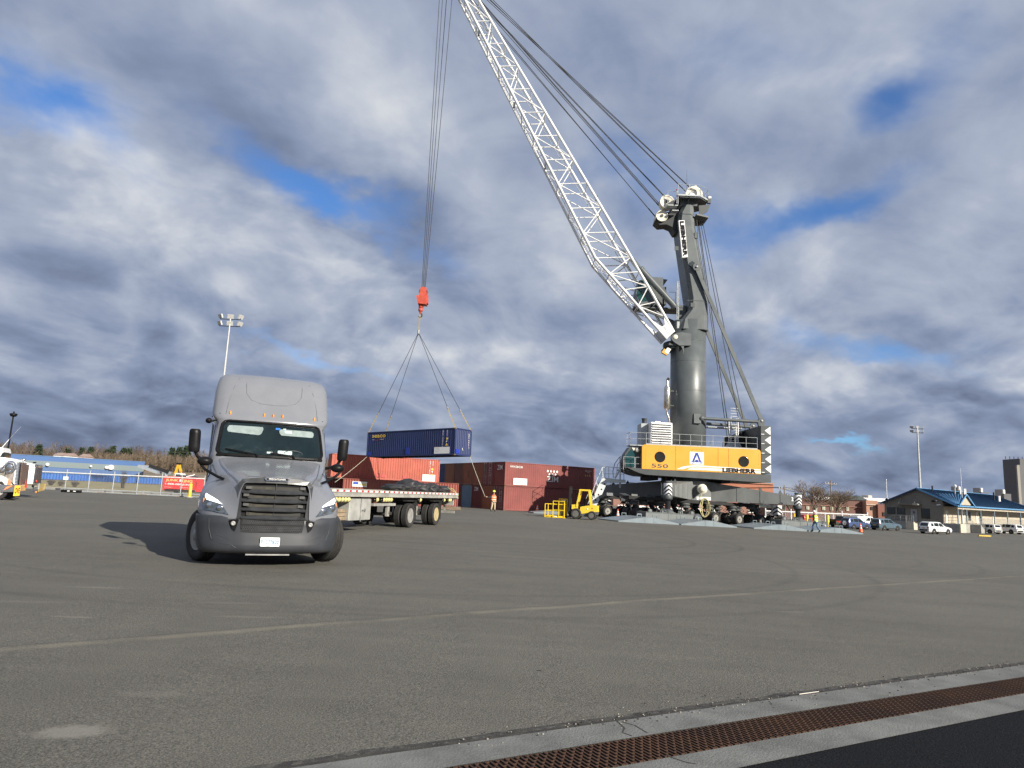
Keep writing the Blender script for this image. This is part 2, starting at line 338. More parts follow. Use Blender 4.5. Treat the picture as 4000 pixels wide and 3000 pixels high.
band('drain_channel', O[1] - .002, O[2] + .002, mat('channel_shade_dirt', (.006, .0035, .0025), .95, var=.5, scale=3), .003)  # flat strip: the channel's shade and dirt put into a near-black colour
band('fresh_pavement', O[3] - .004, 14, FRESH, .006)
RUST = mat('rusty_iron', (.058, .026, .012), .8, .15, var=.3, scale=1.1, bump=.3, bscale=90, col2=(.085, .038, .012), f2=.58)
b = MB()
def gp(s, o, z): 
    q = P1 + dv * s + nv * o; return Vector((q.x, q.y, gz(q.x) + z))
k = 0
s = -14.
while s < 14.:
    w2 = .0058
    b.hexa([gp(s - w2, O[1] + .012, .004), gp(s - w2, O[2] - .012, .004), gp(s + w2, O[2] - .012, .004), gp(s + w2, O[1] + .012, .004),
            gp(s - w2, O[1] + .012, .013), gp(s - w2, O[2] - .012, .013), gp(s + w2, O[2] - .012, .013), gp(s + w2, O[1] + .012, .013)], RUST)
    for fr in ((.125, .375, .625, .875) if k % 2 else (.0, .25, .5, .75, 1.)):
        o = O[1] + .02 + (O[2] - O[1] - .04) * fr
        b.hexa([gp(s + w2, o - .005, .004), gp(s + w2, o + .005, .004), gp(s + .036 - w2, o + .005, .004), gp(s + .036 - w2, o - .005, .004),
                gp(s + w2, o - .005, .011), gp(s + w2, o + .005, .011), gp(s + .036 - w2, o + .005, .011), gp(s + .036 - w2, o - .005, .011)], RUST)
    s += .036; k += 1
for o in (O[1] + .004, O[2] - .014):
    b.hexa([gp(-14, o, .004), gp(-14, o + .01, .004), gp(14, o + .01, .004), gp(14, o, .004), gp(-14, o, .015), gp(-14, o + .01, .015), gp(14, o + .01, .015), gp(14, o, .015)], RUST)
b.build('drain_grate', label='long rusty iron drain grate between two pale concrete bands', category='drain grate')
# grit lying in the joint, and a pale stick
rng = random.Random(3); b = MB(); PEB = mat('pale_grit', (.30, .27, .22), .9, var=.4, scale=30)
for i in range(700):
    s = rng.uniform(-7, 7.5); o = rng.gauss(-.03, .06) if rng.random() < .85 else rng.uniform(-.3, .3); r = rng.uniform(.003, .009)
    b.ball(gp(s, o, .012), r, PEB if rng.random() < .45 else DIRT, 5, (1, 1, .6))
b.build('grit', kind='stuff')
q = grd(3155, 2716); b = MB(); b.tube((q.x - .1, q.y - .055, q.z + .02), (q.x + .12, q.y + .045, q.z + .025), .004, mat('bleached_stick', (.55, .52, .46), .8), 6)
b.build('stick', label='thin pale stick lying on the far edge of the drain concrete', category='stick')
b = MB()
for A_ in (((2410, 2822), (2440, 2850), (2432, 2868), (2470, 2882)), ((2600, 2958), (2680, 2985), (2720, 2992)), ((2430, 2826), (2480, 2840), (2530, 2870))):
    P = [grd(*q) + Vector((0, 0, .0125)) for q in A_]
    for p, q in zip(P, P[1:]): d_ = (q - p).normalized(); n_ = Vector((-d_.y, d_.x, 0)) * .006; b.quad(p - n_, q - n_ * .6, q + n_ * .6, p + n_, DIRT)
b.build('concrete_cracks', kind='structure')
# ------------------------------------------------------------------ shared paints
from mathutils.bvhtree import BVHTree
BLK = mat('black_plastic', (.008, .008, .0085), .40, var=.25, scale=4, spec=.16)
RUB = mat('tyre_rubber', (.024, .023, .022), .85, var=.35, scale=6, bump=.2, bscale=50)
STEEL = mat('dull_steel', (.30, .30, .29), .5, .4, var=.25, scale=4)
CHROME = mat('chrome', (.72, .72, .72), .12, 1., var=.08)
ALU = mat('wheel_aluminium', (.62, .60, .55), .35, .7, var=.2, scale=6)
GLASSD = mat('dark_glass', (.012, .018, .018), .05, var=.1, spec=.6)
WHITE = mat('white_paint', (.78, .78, .76), .45, var=.06, scale=2)
DARK = mat('blackish_steel', (.012, .012, .012), .8)  # one even near-black for dark parts, gaps and openings
RED = mat('red_reflector', (.45, .025, .02), .35, var=.1)
AMBER = mat('amber_lens', (.65, .22, .03), .3, var=.1)
LENS = mat('headlamp_lens', (.07, .085, .10), .08, var=.4, scale=12, coat=.6)
LAMPW = mat('daytime_lamp', (.85, .88, .92), .15, var=.05, emis=(.95, .97, 1., .9))
def bvh(b): return BVHTree.FromPolygons([Vector(q) for q in b.v], b.f)
def hit(tree, o, dr):
    r = tree.ray_cast(Vector(o), Vector(dr), 20.)
    return r[0] if r[0] is not None else None
def rpoly(pts, r=.08, n=4):   # rounds the corners of an outline
    out = []; N = len(pts)
    for i in range(N):
        p0, p, p1 = Vector(pts[i - 1]), Vector(pts[i]), Vector(pts[(i + 1) % N])
        d0 = (p0 - p); d1 = (p1 - p); rr = min(r, d0.length * .45, d1.length * .45)
        a_ = p + d0.normalized() * rr; c_ = p + d1.normalized() * rr
        for k in range(n + 1):
            t = k / n; out.append(tuple(a_ * (1 - t) ** 2 + p * 2 * t * (1 - t) + c_ * t * t))
    return out
def resample(pts, m):
    P = [Vector(p) for p in pts] + [Vector(pts[0])]; L = [0]
    for a_, c_ in zip(P, P[1:]): L.append(L[-1] + (c_ - a_).length)
    out = []; k = 0
    for i in range(m):
        t = L[-1] * i / m
        while k < len(P) - 2 and L[k + 1] < t: k += 1
        f = (t - L[k]) / max(1e-9, L[k + 1] - L[k]); out.append(P[k].lerp(P[k + 1], f))
    return out
def decal(b, tree, outline, m, off=.012, axis='y', sgn=-1, far=-6., rings=5, n=40, lip=.03):
    """a panel fitted to the body behind it: outline in (x,z) thrown along y, or (y,z) thrown along x"""
    P = resample(outline, n); c = sum(P, Vector((0, 0))) / n; secs = []
    def put(q, o):
        if axis == 'y': h = hit(tree, (q.x, far, q.y), (0, -sgn, 0))
        else: h = hit(tree, (far, q.x, q.y), (-sgn, 0, 0))
        if h is None: return None
        return h + (Vector((0, sgn * o, 0)) if axis == 'y' else Vector((sgn * o, 0, 0)))
    last = None
    for k in range(rings + 1):
        t = max(.02, k / rings); ring = []
        for i, q in enumerate(P):
            h = put(c + (q - c) * t, off)
            if h is None: h = secs[-1][i] if secs else Vector((0, 0, 0))
            ring.append(h)
        secs.append(ring)
    secs.append([h - (Vector((0, sgn * (off + lip), 0)) if axis == 'y' else Vector((sgn * (off + lip), 0, 0))) for h in secs[-1]])
    b.loft(secs[:-1], m, caps=False, smooth=True); b.loft(secs[-2:], m, caps=False)
    b.add(secs[0], [tuple(range(n))], m)
def line_on(b, tree, pts, r, m, axis='y', sgn=-1, far=-6.):
    out = []
    for q in pts:
        h = hit(tree, (q[0], far, q[1]) if axis == 'y' else (far, q[0], q[1]), (0, -sgn, 0) if axis == 'y' else (-sgn, 0, 0))
        if h is not None: out.append(h)
    b.path(out, r, m, 5)
def wheel(parent, c, ax, r, wd, rim_m, dual=0., rimr=.58, dish=.10, name='wheel', n=32, grooves=4):
    """a tyre and rim as one wheel part with sub-parts; ax points outwards"""
    b = MB(); ax = Vector(ax).normalized(); c = Vector(c)
    def tyre(c0):
        prof = [(r * rimr, -wd * .40), (r * .80, -wd * .5), (r * .94, -wd * .47)]
        for i in range(grooves + 1):
            u0 = -wd * .40 + wd * .8 * i / (grooves + 1); u1 = -wd * .40 + wd * .8 * (i + .8) / (grooves + 1); u2 = -wd * .40 + wd * .8 * (i + .9) / (grooves + 1)
            prof += [(r, u0), (r, u1)] + ([(r * .972, u1 + .002), (r * .972, u2 + .004)] if i < grooves else [])
        prof += [(r * .94, wd * .47), (r * .80, wd * .5), (r * rimr, wd * .40), (r * (rimr - .03), wd * .2)]
        b.lathe(prof, c0, ax, RUB, n, True)
    tyre(c)
    if dual: tyre(c - ax * dual)
    t = b.build(name, parent)
    h = MB()
    h.lathe([(r * (rimr + .015), wd * .42), (r * (rimr - .02), wd * .43), (r * (rimr - .08), wd * .3), (r * (rimr - .12), wd * .5 - dish - wd * .3), (r * .28, wd * .5 - dish - wd * .15), (r * .24, wd * .5 - dish), (r * .12, wd * .5 - dish + .03), (.001, wd * .5 - dish + .035)], c, ax, rim_m, n, True)
    a_, b_ = basis(ax)
    for i in range(10):
        q = c + ax * (wd * .5 - dish - wd * .18) + (a_ * math.cos(.628 * i) + b_ * math.sin(.628 * i)) * r * .33
        h.tube(q, q + ax * .04, r * .035, STEEL, 6)
    h.build('rim', t)
    return t

# ------------------------------------------------------------------ lorry tractor
GREY = mat('grey_lorry_paint', (.176, .183, .200), .24, var=.05, scale=1.5, coat=.5)
BUMP = mat('dark_grey_bumper', (.033, .036, .042), .5, var=.12, scale=2.5)
TRZ = rad(23.2); TRL = g3(-5.00, 14.66)
lorry = thing('lorry_tractor', 'grey sleeper-cab lorry tractor facing the camera with black grille and mirrors', 'lorry', TRL, TRZ)
hb = MB()
HS = [(-1.27, [(0, 1.64), (.5, 1.63), (.60, 1.59), (.645, 1.40), (.65, 1.15), (.66, .98), (.665, .94), (.665, .90)]),
      (-1.20, [(0, 1.69), (.54, 1.67), (.66, 1.61), (.71, 1.41), (.73, 1.19), (.77, 1.02), (.80, .96), (.80, .90)]),
      (-1.05, [(0, 1.73), (.56, 1.71), (.73, 1.63), (.81, 1.43), (.88, 1.23), (.98, 1.08), (1.01, .98), (1.01, .91)]),
      (-.85, [(0, 1.78), (.59, 1.76), (.79, 1.68), (.91, 1.50), (1.03, 1.37), (1.17, 1.19), (1.21, 1.03), (1.21, .93)]),
      (-.6, [(0, 1.84), (.63, 1.82), (.86, 1.74), (.99, 1.57), (1.14, 1.47), (1.29, 1.30), (1.34, 1.08), (1.34, .95)]),
      (-.3, [(0, 1.91), (.67, 1.89), (.92, 1.80), (1.05, 1.63), (1.19, 1.53), (1.33, 1.38), (1.38, 1.20), (1.38, 1.08)]),
      (.1, [(0, 1.99), (.73, 1.97), (.99, 1.88), (1.12, 1.72), (1.23, 1.58), (1.34, 1.42), (1.38, 1.25), (1.38, 1.14)]),
      (.45, [(0, 2.07), (.79, 2.05), (1.06, 1.97), (1.17, 1.82), (1.24, 1.64), (1.31, 1.46), (1.34, 1.25), (1.34, 1.02)]),
      (.74, [(0, 2.15), (.86, 2.13), (1.11, 2.08), (1.20, 1.95), (1.23, 1.72), (1.25, 1.46), (1.26, 1.2), (1.26, .8)])]
secs = [[(x, y - .06 * (1 - (x / 1.3) ** 2) * (1 if y < -.9 else .2), z) for x, z in [(-q[0], q[1]) for q in reversed(pr)] + pr[1:]] for y, pr in HS]
hb.loft(secs, GREY, closed=False, smooth=True)
htree = bvh(hb)
hood = hb.build('hood', lorry, subd=1)
cb = MB()
def cabloop(z, yf, w_, yb=3.95, bow=.10):
    R_ = [(0, yf), (.3 * w_, yf + .015), (.55 * w_, yf + .05), (.80 * w_, yf + bow), (.925 * w_, yf + .17), (.985 * w_, yf + .28), (w_, yf + .48), (w_, (yf + yb) / 2 + .3), (w_, yb - .12), (.96 * w_, yb - .02), (.6 * w_, yb)]
    return [(x, y, z) for x, y in R_] + [(-x, y, z) for x, y in reversed(R_[1:])]
cl = [(.75, .85, 1.24), (1.4, .74, 1.25), (2.12, .72, 1.25), (2.20, .74, 1.245), (2.55, 1.0, 1.235), (2.93, 1.29, 1.22), (2.99, 1.27, 1.25), (3.06, 1.30, 1.29), (3.14, 1.38, 1.315),
      (3.4, 1.53, 1.31), (3.68, 1.66, 1.30), (3.90, 1.78, 1.275), (4.05, 1.90, 1.235), (4.13, 2.02, 1.165), (4.18, 2.18, 1.07), (4.21, 2.45, .95), (4.22, 2.9, .6)]
cb.loft([cabloop(*c) for c in cl], GREY, smooth=True)
ctree = bvh(cb)
cab = cb.build('cab', lorry)
SEAMD = mat('panel_seam', (.10, .104, .115), .5)
sb = MB()
for pts in ([(-.62, 4.08), (-.64, 3.9), (-.62, 3.66), (-.5, 3.5), (-.3, 3.43), (0, 3.41), (.3, 3.43), (.5, 3.5), (.62, 3.66), (.64, 3.9), (.62, 4.08)], [(-.8, 4.04), (-.9, 3.8), (-.99, 3.4), (-1.02, 3.12)], [(.8, 4.04), (.9, 3.8), (.99, 3.4), (1.02, 3.12)]):
    sb = MB(); line_on(sb, ctree, pts, .006, SEAMD); sb.build('panel_seam', cab)
sb = MB(); line_on(sb, htree, [(-.60, 1.66), (-.52, 1.72), (0, 1.72), (.52, 1.72), (.6, 1.66)], .004, SEAMD)
sb.build('panel_seam', hood)
# windscreen, its seal and what stands behind it
ws = [(-1.09, 2.21), (1.09, 2.21), (1.03, 2.93), (-1.03, 2.93)]
b = MB(); decal(b, ctree, rpoly([(-1.16, 2.17), (1.16, 2.17), (1.09, 2.985), (-1.09, 2.985)], .14), BLK, .016, n=120, rings=16); P_ = resample(rpoly([(-1.135, 2.185), (1.135, 2.185), (1.07, 2.965), (-1.07, 2.965)], .13), 70); line_on(b, ctree, P_ + [P_[0]], .034, BLK); b.build('windscreen_seal', lorry)
b = MB(); GLAZE = mat('windscreen_glass', (.005, .012, .013), .04, var=.4, scale=.9, coat=.2, col2=(.016, .026, .027), f2=.55)
decal(b, ctree, rpoly(ws, .11), GLAZE, .028, n=100, rings=14); wsb = b.build('windscreen', lorry)
wtree = bvh(b)
b = MB(); VIS = mat('sun_visor', (.22, .27, .26), .6, var=.15, scale=6)
for o in ([(-.97, 2.70), (-.25, 2.66), (-.18, 2.86), (-.95, 2.86)], [(.17, 2.69), (.93, 2.69), (.93, 2.84), (.14, 2.84)]): decal(b, wtree, rpoly(o, .05), VIS, .003, n=30, rings=4, lip=.0)
b.build('sun_visor', wsb)
b = MB(); PAP = mat('paper', (.42, .52, .50), .6)
for o in ([(.13, 2.245), (.44, 2.245), (.44, 2.33), (.13, 2.33)], [(.27, 2.75), (.43, 2.75), (.43, 2.81), (.27, 2.81)], [(-.1, 2.25), (.02, 2.25), (.02, 2.29), (-.1, 2.29)], [(.24, 2.83), (.3, 2.83), (.3, 2.86), (.24, 2.86)]): b = MB(); decal(b, wtree, o, PAP, .004, n=24, rings=3, lip=.0); b.build('paper', wsb)
b = MB(); decal(b, wtree, [(.07, 2.82), (.17, 2.82), (.17, 2.865), (.07, 2.865)], mat('toll_tag_blue', (.03, .16, .55), .4), .005, n=24, rings=3, lip=0.)
b.build('toll_tag', wsb)
b = MB(); pts = [(.47 + .2 * math.cos(t), 2.27 + .075 * math.sin(t)) for t in [i * .26 for i in range(13)]]; line_on(b, wtree, pts, .010, mat('wheel_rim_grey', (.05, .06, .06), .5)); b.build('steering_wheel', wsb)
b = MB(); line_on(b, ctree, [(-1.12 + 2.24 * k / 24, 2.165) for k in range(25)], .035, BLK); b.build('cowl_strip', lorry)
b = MB()
for sg in (-1, 1): b = MB(); line_on(b, htree, [(sg * x, z) for x, z in ((1.06, 2.06), (.98, 1.90), (.86, 1.76), (.74, 1.66), (.68, 1.60))], .005, SEAMD); b.build('hood_crease', hood)
for s0, s1 in (((-.96, 2.31), (-.32, 2.215)), ((-.02, 2.27), (.62, 2.205))):
    b = MB(); h = [hit(wtree, (s0[0] + (s1[0] - s0[0]) * t, -6, s0[1] + (s1[1] - s0[1]) * t), (0, 1, 0)) for t in (0, .25, .5, .75, 1)]
    h = [q + Vector((0, -.035, 0)) for q in h if q is not None]; b.path(h, .012, BLK, 6); b.path([q + Vector((0, 0, -.022)) for q in h[:4]], .008, BLK, 5); b.tube(h[-1], h[-1] + Vector((.03, -.03, -.06)), .02, BLK, 8); b.build('wiper', lorry)
# marker lamps on the roof brow
for x in (-.93, -.20, .0, .21, .94):
    h = hit(ctree, (x, -6, 3.14), (0, 1, 0)); b = MB(); b.ball((h.x, h.y, 3.14), .06, AMBER, 10, (.42, .6, 1.05)); b.build('marker_lamp', lorry)
# grille
GR = mat('grille_black', (.034, .036, .039), .38, var=.2, scale=6)
gy = -1.345
b = MB()
fr_o = [(-.66, .90), (.66, .90), (.70, 1.56), (.62, 1.66), (.2, 1.715), (-.2, 1.715), (-.62, 1.66), (-.70, 1.56)]
fr_i = [(-.585, .935), (.585, .935), (.625, 1.53), (.56, 1.585), (.2, 1.60), (-.2, 1.60), (-.56, 1.585), (-.625, 1.53)]
cv = lambda x: gy + .07 * (x / .7) ** 2
for i in range(8):
    j = (i + 1) % 8; a0, a1, b0, b1 = fr_o[i], fr_o[j], fr_i[i], fr_i[j]
    P = [(a0[0], cv(a0[0]), a0[1]), (a1[0], cv(a1[0]), a1[1]), (b1[0], cv(b1[0]) - .012, b1[1]), (b0[0], cv(b0[0]) - .012, b0[1])]
    b.hexa([(x, y + .1, z) for x, y, z in P] + P, GR)
grille = b.build('grille', lorry, weld=.0005)
b = MB(); b.add([(x, cv(x) + .05, z) for x, z in fr_i], [tuple(range(8))[::-1]], mat('radiator_mesh', (.006, .006, .006), .9)); 
CORE = mat('radiator_core', (.013, .0125, .010), .6, var=.8, scale=5, stretch=(1, 1, 4))
for zc_ in (1.50, 1.335, 1.17, 1.01):
    b.add([(-.5, gy + .06, zc_ - .035), (.5, gy + .06, zc_ - .035), (.5, gy + .06, zc_ + .035), (-.5, gy + .06, zc_ + .035)], [(0, 1, 2, 3)], CORE)
    b.add([(-.45, gy + .058, zc_ - .025), (-.0, gy + .058, zc_ - .02), (-.0, gy + .058, zc_ + .02), (-.45, gy + .058, zc_ + .025)], [(0, 1, 2, 3)], mat('radiator_bleed', (.026, .023, .012), .6, var=.7, scale=8))
b.build('radiator', grille)
for zz in (1.435, 1.27, 1.105, .95):
    b = MB(); W_ = .585 + .04 * (zz - .93) / .6; n = 14; secs = []
    for i in range(n + 1):
        x = -W_ + 2 * W_ * i / n; y = cv(x); e = .055 if abs(x) < .45 else .018
        dip = 0.0 if abs(x) < .42 else .03
        secs.append([(x, y + .035, zz - .03 - dip * .3), (x, y - .022, zz - .045 + dip * .2), (x, y - .03, zz - .02), (x, y + .02, zz + e * .55), (x, y + .05, zz + e * .6)])
    b.loft(secs, GR, smooth=False); b.build('grille_slat', grille)
b = MB(); b.box(-.006, .006, cv(0) + .03, cv(0) + .05, .94, 1.6, GR); 
for x, z in ((.50, 1.52), (.50, 1.345), (.48, 1.17), (-.50, 1.50), (-.53, 1.36), (-.52, 1.18)):
    c_ = MB(); c_.box(x - .05, x + .05, gy + .03, gy + .055, z - .025, z + .025, mat('bracket_grey', (.07, .07, .068), .5, .3)); c_.build('grille_bracket', grille)
b.build('grille_divider', grille)
b = MB(); pr = rpoly([(-.21, 1.645), (.21, 1.645), (.235, 1.69), (.15, 1.715), (-.15, 1.715), (-.235, 1.69)], .035, 4)
b.prism(pr, gy - .035, gy + .02, mat('badge_chrome', (.80, .80, .80), .15, 1.)); pr2 = [(x * .9, 1.68 + (z - 1.68) * .66) for x, z in pr]; b.prism(pr2, gy - .040, gy - .03, BLK)
b.text('FREIGHTLINER', (-.155, gy - .0405, 1.664), (1, 0, 0), (0, 0, 1), .032, WHITE, width=.31, off=.012); b.build('badge', grille)
# bumper
b = MB()
def bl(z, d_, w_, inset=0.):
    R_ = [(0, -1.335 + d_), (.45, -1.325 + d_), (.72, -1.285 + d_), (.98, -1.17 + d_), (1.17, -1.0 + d_ * .6), (w_ - .04, -.80), (w_, -.58), (w_, -.42)]
    return [(-x, y, z) for x, y in reversed(R_[1:])] + [(x, y, z) for x, y in R_]
L_ = [bl(.26, .12, 1.24), bl(.30, .03, 1.29), bl(.36, .0, 1.31), bl(.44, -.005, 1.33), (bl(.60, .03, 1.35)), bl(.80, .025, 1.37), bl(.92, .02, 1.38), bl(.95, .06, 1.38), bl(.95, .25, 1.3)]
b.loft(L_, BUMP, closed=False, smooth=True); bt = bvh(b); bumper = b.build('bumper', lorry, weld=.0005)
q = bumper.modifiers.new('thick', 'SOLIDIFY'); q.thickness = .02
b = MB(); decal(b, bt, rpoly([(-.56, .66), (.56, .66), (.60, .93), (-.60, .93)], .05), mat('intake_dark', (.008, .008, .008), .8), .008, n=48, rings=4, lip=.0)
HEX = GR
for r_ in range(7):
    zz = .69 + r_ * .036
    if abs(zz - .80) < .012: continue
    for k in range(30):
        x = -.54 + k * .0375 + (.019 if r_ % 2 else 0)
        if abs(x) > .55: continue
        y = hit(bt, (x, -6, zz), (0, 1, 0)).y - .012
        P = [(x + .018 * math.cos(a_), zz + .018 * math.sin(a_)) for a_ in [rad(30 + 60 * i) for i in range(6)]]
        for i in range(6):
            p0, p1 = P[i], P[(i + 1) % 6]; b.bar((p0[0], y, p0[1]), (p1[0], y, p1[1]), .010, .006, HEX, up=(0, 1, 0))
mesh_ = b.build('lower_mesh', bumper)
b = MB()
for s in (-1, 1): b = MB(); decal(b, bt, rpoly([(s * .67, .66), (s * .61, .90), (s * .80, .875), (s * .74, .72)], .02), BLK, .009, n=28, rings=3, lip=.0); h = hit(bt, (s * .71, -6, .82), (0, 1, 0)); b.lathe([(.035, .0), (.045, .015), (.03, .02), (.001, .01)], h + Vector((0, -.012, 0)), (0, -1, 0), STEEL, 14); b.build('tow_eye', bumper)
b = MB()
for s in (-1, 1):
    b = MB(); line_on(b, bt, [(s * 1.14, .90), (s * 1.12, .7), (s * 1.06, .52), (s * .9, .45), (s * .7, .42), (s * .62, .37)], .008, BUMP); b.build('bumper_crease', bumper); b = MB(); line_on(b, bt, [(s * .7, .5), (s * .85, .56), (s * .98, .60)], .006, BUMP); b.build('bumper_crease', bumper)
b = MB(); pr = rpoly([(-.20, .405), (.155, .405), (.155, .575), (-.20, .575)], .02); b.prism(pr, -1.365, -1.35, mat('plate_white', (.72, .78, .76), .4)); 
PB = mat('plate_blue', (.05, .14, .30), .5); b.text('P1277820', (-.185, -1.3655, .45), (1, 0, 0), (0, 0, 1), .075, PB, width=.325, off=.004); b.text('APPORTIONED', (-.12, -1.3655, .552), (1, 0, 0), (0, 0, 1), .010, PB); b.text('ILLINOIS', (-.07, -1.3655, .415), (1, 0, 0), (0, 0, 1), .012, PB); b.build('licence_plate', lorry)
b = MB(); b.box(-.43, .37, -1.2, -1.0, .225, .26, STEEL); b.build('bumper_valance', bumper)
# headlamps
for s in (-1, 1):
    o = [(1.245, 1.37), (1.02, 1.25), (.90, 1.10), (.80, .975), (1.19, 1.045), (1.285, 1.14), (1.29, 1.33)]
    o = [(s * x, z) for x, z in o]; b = MB(); decal(b, htree, o, LENS, .016, n=44, rings=5); hl = b.build('headlamp', lorry)
    b = MB(); decal(b, htree, [(s * x, z) for x, z in [(1.24, 1.355), (1.03, 1.245), (.93, 1.16), (1.04, 1.19), (1.22, 1.235), (1.255, 1.3)]], LAMPW, .020, n=36, rings=4, lip=0.); b.build('daytime_lamp', hl)
    b = MB()
    for x, z in ((1.15, 1.13), (.96, 1.09)):
        b = MB(); h = hit(htree, (s * x, -6, z), (0, 1, 0)); b.lathe([(.055, -.01), (.058, .012), (.042, .016), (.02, .022), (.001, .024)], h + Vector((0, -.012, 0)), (s * .3, -1, 0), CHROME, 16); b.build('lamp_bowl', hl)
    b = MB(); h = hit(htree, (s * 1.265, -6, 1.2), (0, 1, 0)); b.ball(h, .03, AMBER, 8, (.6, .6, 2.2)); b.build('side_marker', hl)
# mirrors
for s in (-1, 1):
    b = MB(); x0, x1 = s * 1.47, s * 1.71
    secs = []
    for z, k in ((2.19, .75), (2.22, .95), (2.3, 1), (2.6, 1), (2.66, .95), (2.69, .72)):
        cx = (x0 + x1) / 2 + s * (z - 2.4) * .04; hw = .12 * k
        secs.append([(cx + hw * math.cos(t) * (1 if abs(math.cos(t)) > .6 else 1.1), .93 + .085 * k * math.sin(t), z) for t in [i * .5236 + .26 for i in range(12)]])
    b.loft(secs, BLK, smooth=True); mr = b.build('door_mirror', lorry)
    b = MB(); b.path([(s * 1.56, .95, 2.21), (s * 1.5, .97, 2.10), (s * 1.38, 1.02, 2.03), (s * 1.2, 1.08, 1.98)], .034, BLK, 8); b.build('mirror_arm', mr)
    b = MB(); b.ball((s * 1.33, -.12, 1.985), .15, BLK, 14, (1, .75, .62)); mr = b.build('hood_mirror', lorry)
    b = MB(); b.path([(s * 1.40, -.12, 1.91), (s * 1.30, -.18, 1.81), (s * 1.08, -.42, 1.69), (s * .94, -.58, 1.635), (s * .93, -.62, 1.50)], .028, BLK, 8); b.build('mirror_arm', mr)
b = MB(); b.ball((-1.36, 1.25, 2.92), .09, BLK, 10, (.8, 1.2, .7)); b.tube((-1.36, 1.25, 2.9), (-1.2, 1.35, 2.95), .02, BLK); b.build('blind_spot_mirror', lorry)
# doors, side glass, vents, extenders
for s in (-1, 1):
    b = MB(); decal(b, ctree, rpoly([(1.16, 2.22), (1.95, 2.18), (2.0, 2.85), (1.55, 2.86)], .06), GLASSD, .012, 'x', s, s * 6., n=32, rings=4); b.build('side_window', lorry)
    b = MB(); line_on(b, ctree, [(1.0, 1.0), (1.0, 2.1), (1.5, 2.92), (2.06, 2.92), (2.1, 1.0)], .007, BLK, 'x', s, s * 6.); line_on(b, ctree, [(1.05, 2.98), (1.3, 3.10), (1.5, 3.12), (2.0, 3.08)], .018, BLK, 'x', s, s * 6.); b.build('door_seam', cab)
    b = MB(); b.loft([[(s * 1.2, 3.9, z), (s * 1.235, 3.93, z), (s * 1.30, 4.55, z), (s * 1.26, 4.55, z)] for z in (.9, 3.6, 3.95)], mat('cab_extender_black', (.03, .032, .036), .55)); b.build('cab_extender', lorry)
    b = MB(); b.loft([[(s * 1.0, y, .38), (s * 1.24, y, .36), (s * 1.27, y, .75), (s * 1.1, y, .95)] for y in (.78, 2.4, 4.0, 5.6)], GREY); b.build('side_fairing', lorry)
    b = MB(); decal(b, htree, rpoly([(.52, 1.66), (.72, 1.72), (.70, 1.86), (.50, 1.80)], .02), BLK, .010, 'x', s, s * 6., n=24, rings=3); b.build('hood_vent', lorry)
b = MB(); b.loft([[(-1.05, y, z) for z in (4.0, 4.1)] + [(1.05, y, z) for z in (4.22, 4.05)] for y in (3.4, 3.95)], GREY) if False else None
b = MB(); secs = []
for y, zt in ((2.6, 4.17), (3.2, 4.25), (3.95, 4.30), (4.0, 4.0)):
    secs.append([(-1.2, y, 3.7), (-1.16, y, zt - .22), (-.98, y, zt - .05), (-.6, y, zt), (.6, y, zt), (.98, y, zt - .05), (1.16, y, zt - .22), (1.2, y, 3.7)])
b.loft(secs, GREY, smooth=True); b.build('roof_fairing', lorry)
# wheels, axle, frame
ST = rad(24)
for s in (-1, 1):
    ax = Vector((s * math.cos(ST), s * math.sin(ST) * 1, 0)) if True else None
    ax = Vector((s * math.cos(-ST), s * math.sin(ST), 0)); ax = Vector((-math.cos(ST), -math.sin(ST), 0)) if s < 0 else Vector((math.cos(ST), math.sin(ST), 0))
    wheel(lorry, (s * 1.21, 0.0, .515), ax, .515, .30, mat('steer_rim', (.30, .30, .29), .45, .5), dish=.0, grooves=3)
    for y in (5.35, 6.7): wheel(lorry, (s * 1.08, y, .505), (s, 0, 0), .505, .27, ALU, dual=.33)
b = MB()
for s in (-1, 1): b.box(s * .43 - .05, s * .43 + .05, -1.0, 7.2, .72, .98, DARK)
b.tube((-1.0, 0, .45), (1.0, 0, .45), .07, DARK, 8); 
for y in (5.35, 6.7): b.tube((-1.0, y, .5), (1.0, y, .5), .12, DARK, 10)
b.box(-.9, .9, -.9, .6, .55, .9, DARK); b.box(-1.1, 1.1, .8, 4.0, .62, .76, DARK); b.build('chassis', lorry)
b = MB(); b.cbox(-.5, .5, 5.6, 6.5, .98, 1.10, DARK, .02); b.build('fifth_wheel', lorry)
b = MB()
for s in (-1, 1): b.lathe([(.001, 0), (.29, .01), (.30, .05), (.30, 1.4), (.29, 1.44), (.001, 1.45)], (s * .9, 2.2, .72), (0, 1, 0), ALU, 20)
b.build('fuel_tank', lorry)
# ------------------------------------------------------------------ flatbed trailer
TD = Vector((.256, .967, 0)).normalized()        # from kingpin to tail
rear_left = Vector((-2.47, 35.32, 0)); wv = Vector((-TD.y, TD.x, 0))
base = rear_left + wv * 1.29
fl = thing('flatbed_trailer', 'long empty flatbed trailer with red and white edge tape behind the grey lorry', 'trailer', g3(base.x, base.y), math.atan2(TD.y, TD.x) - math.pi / 2)
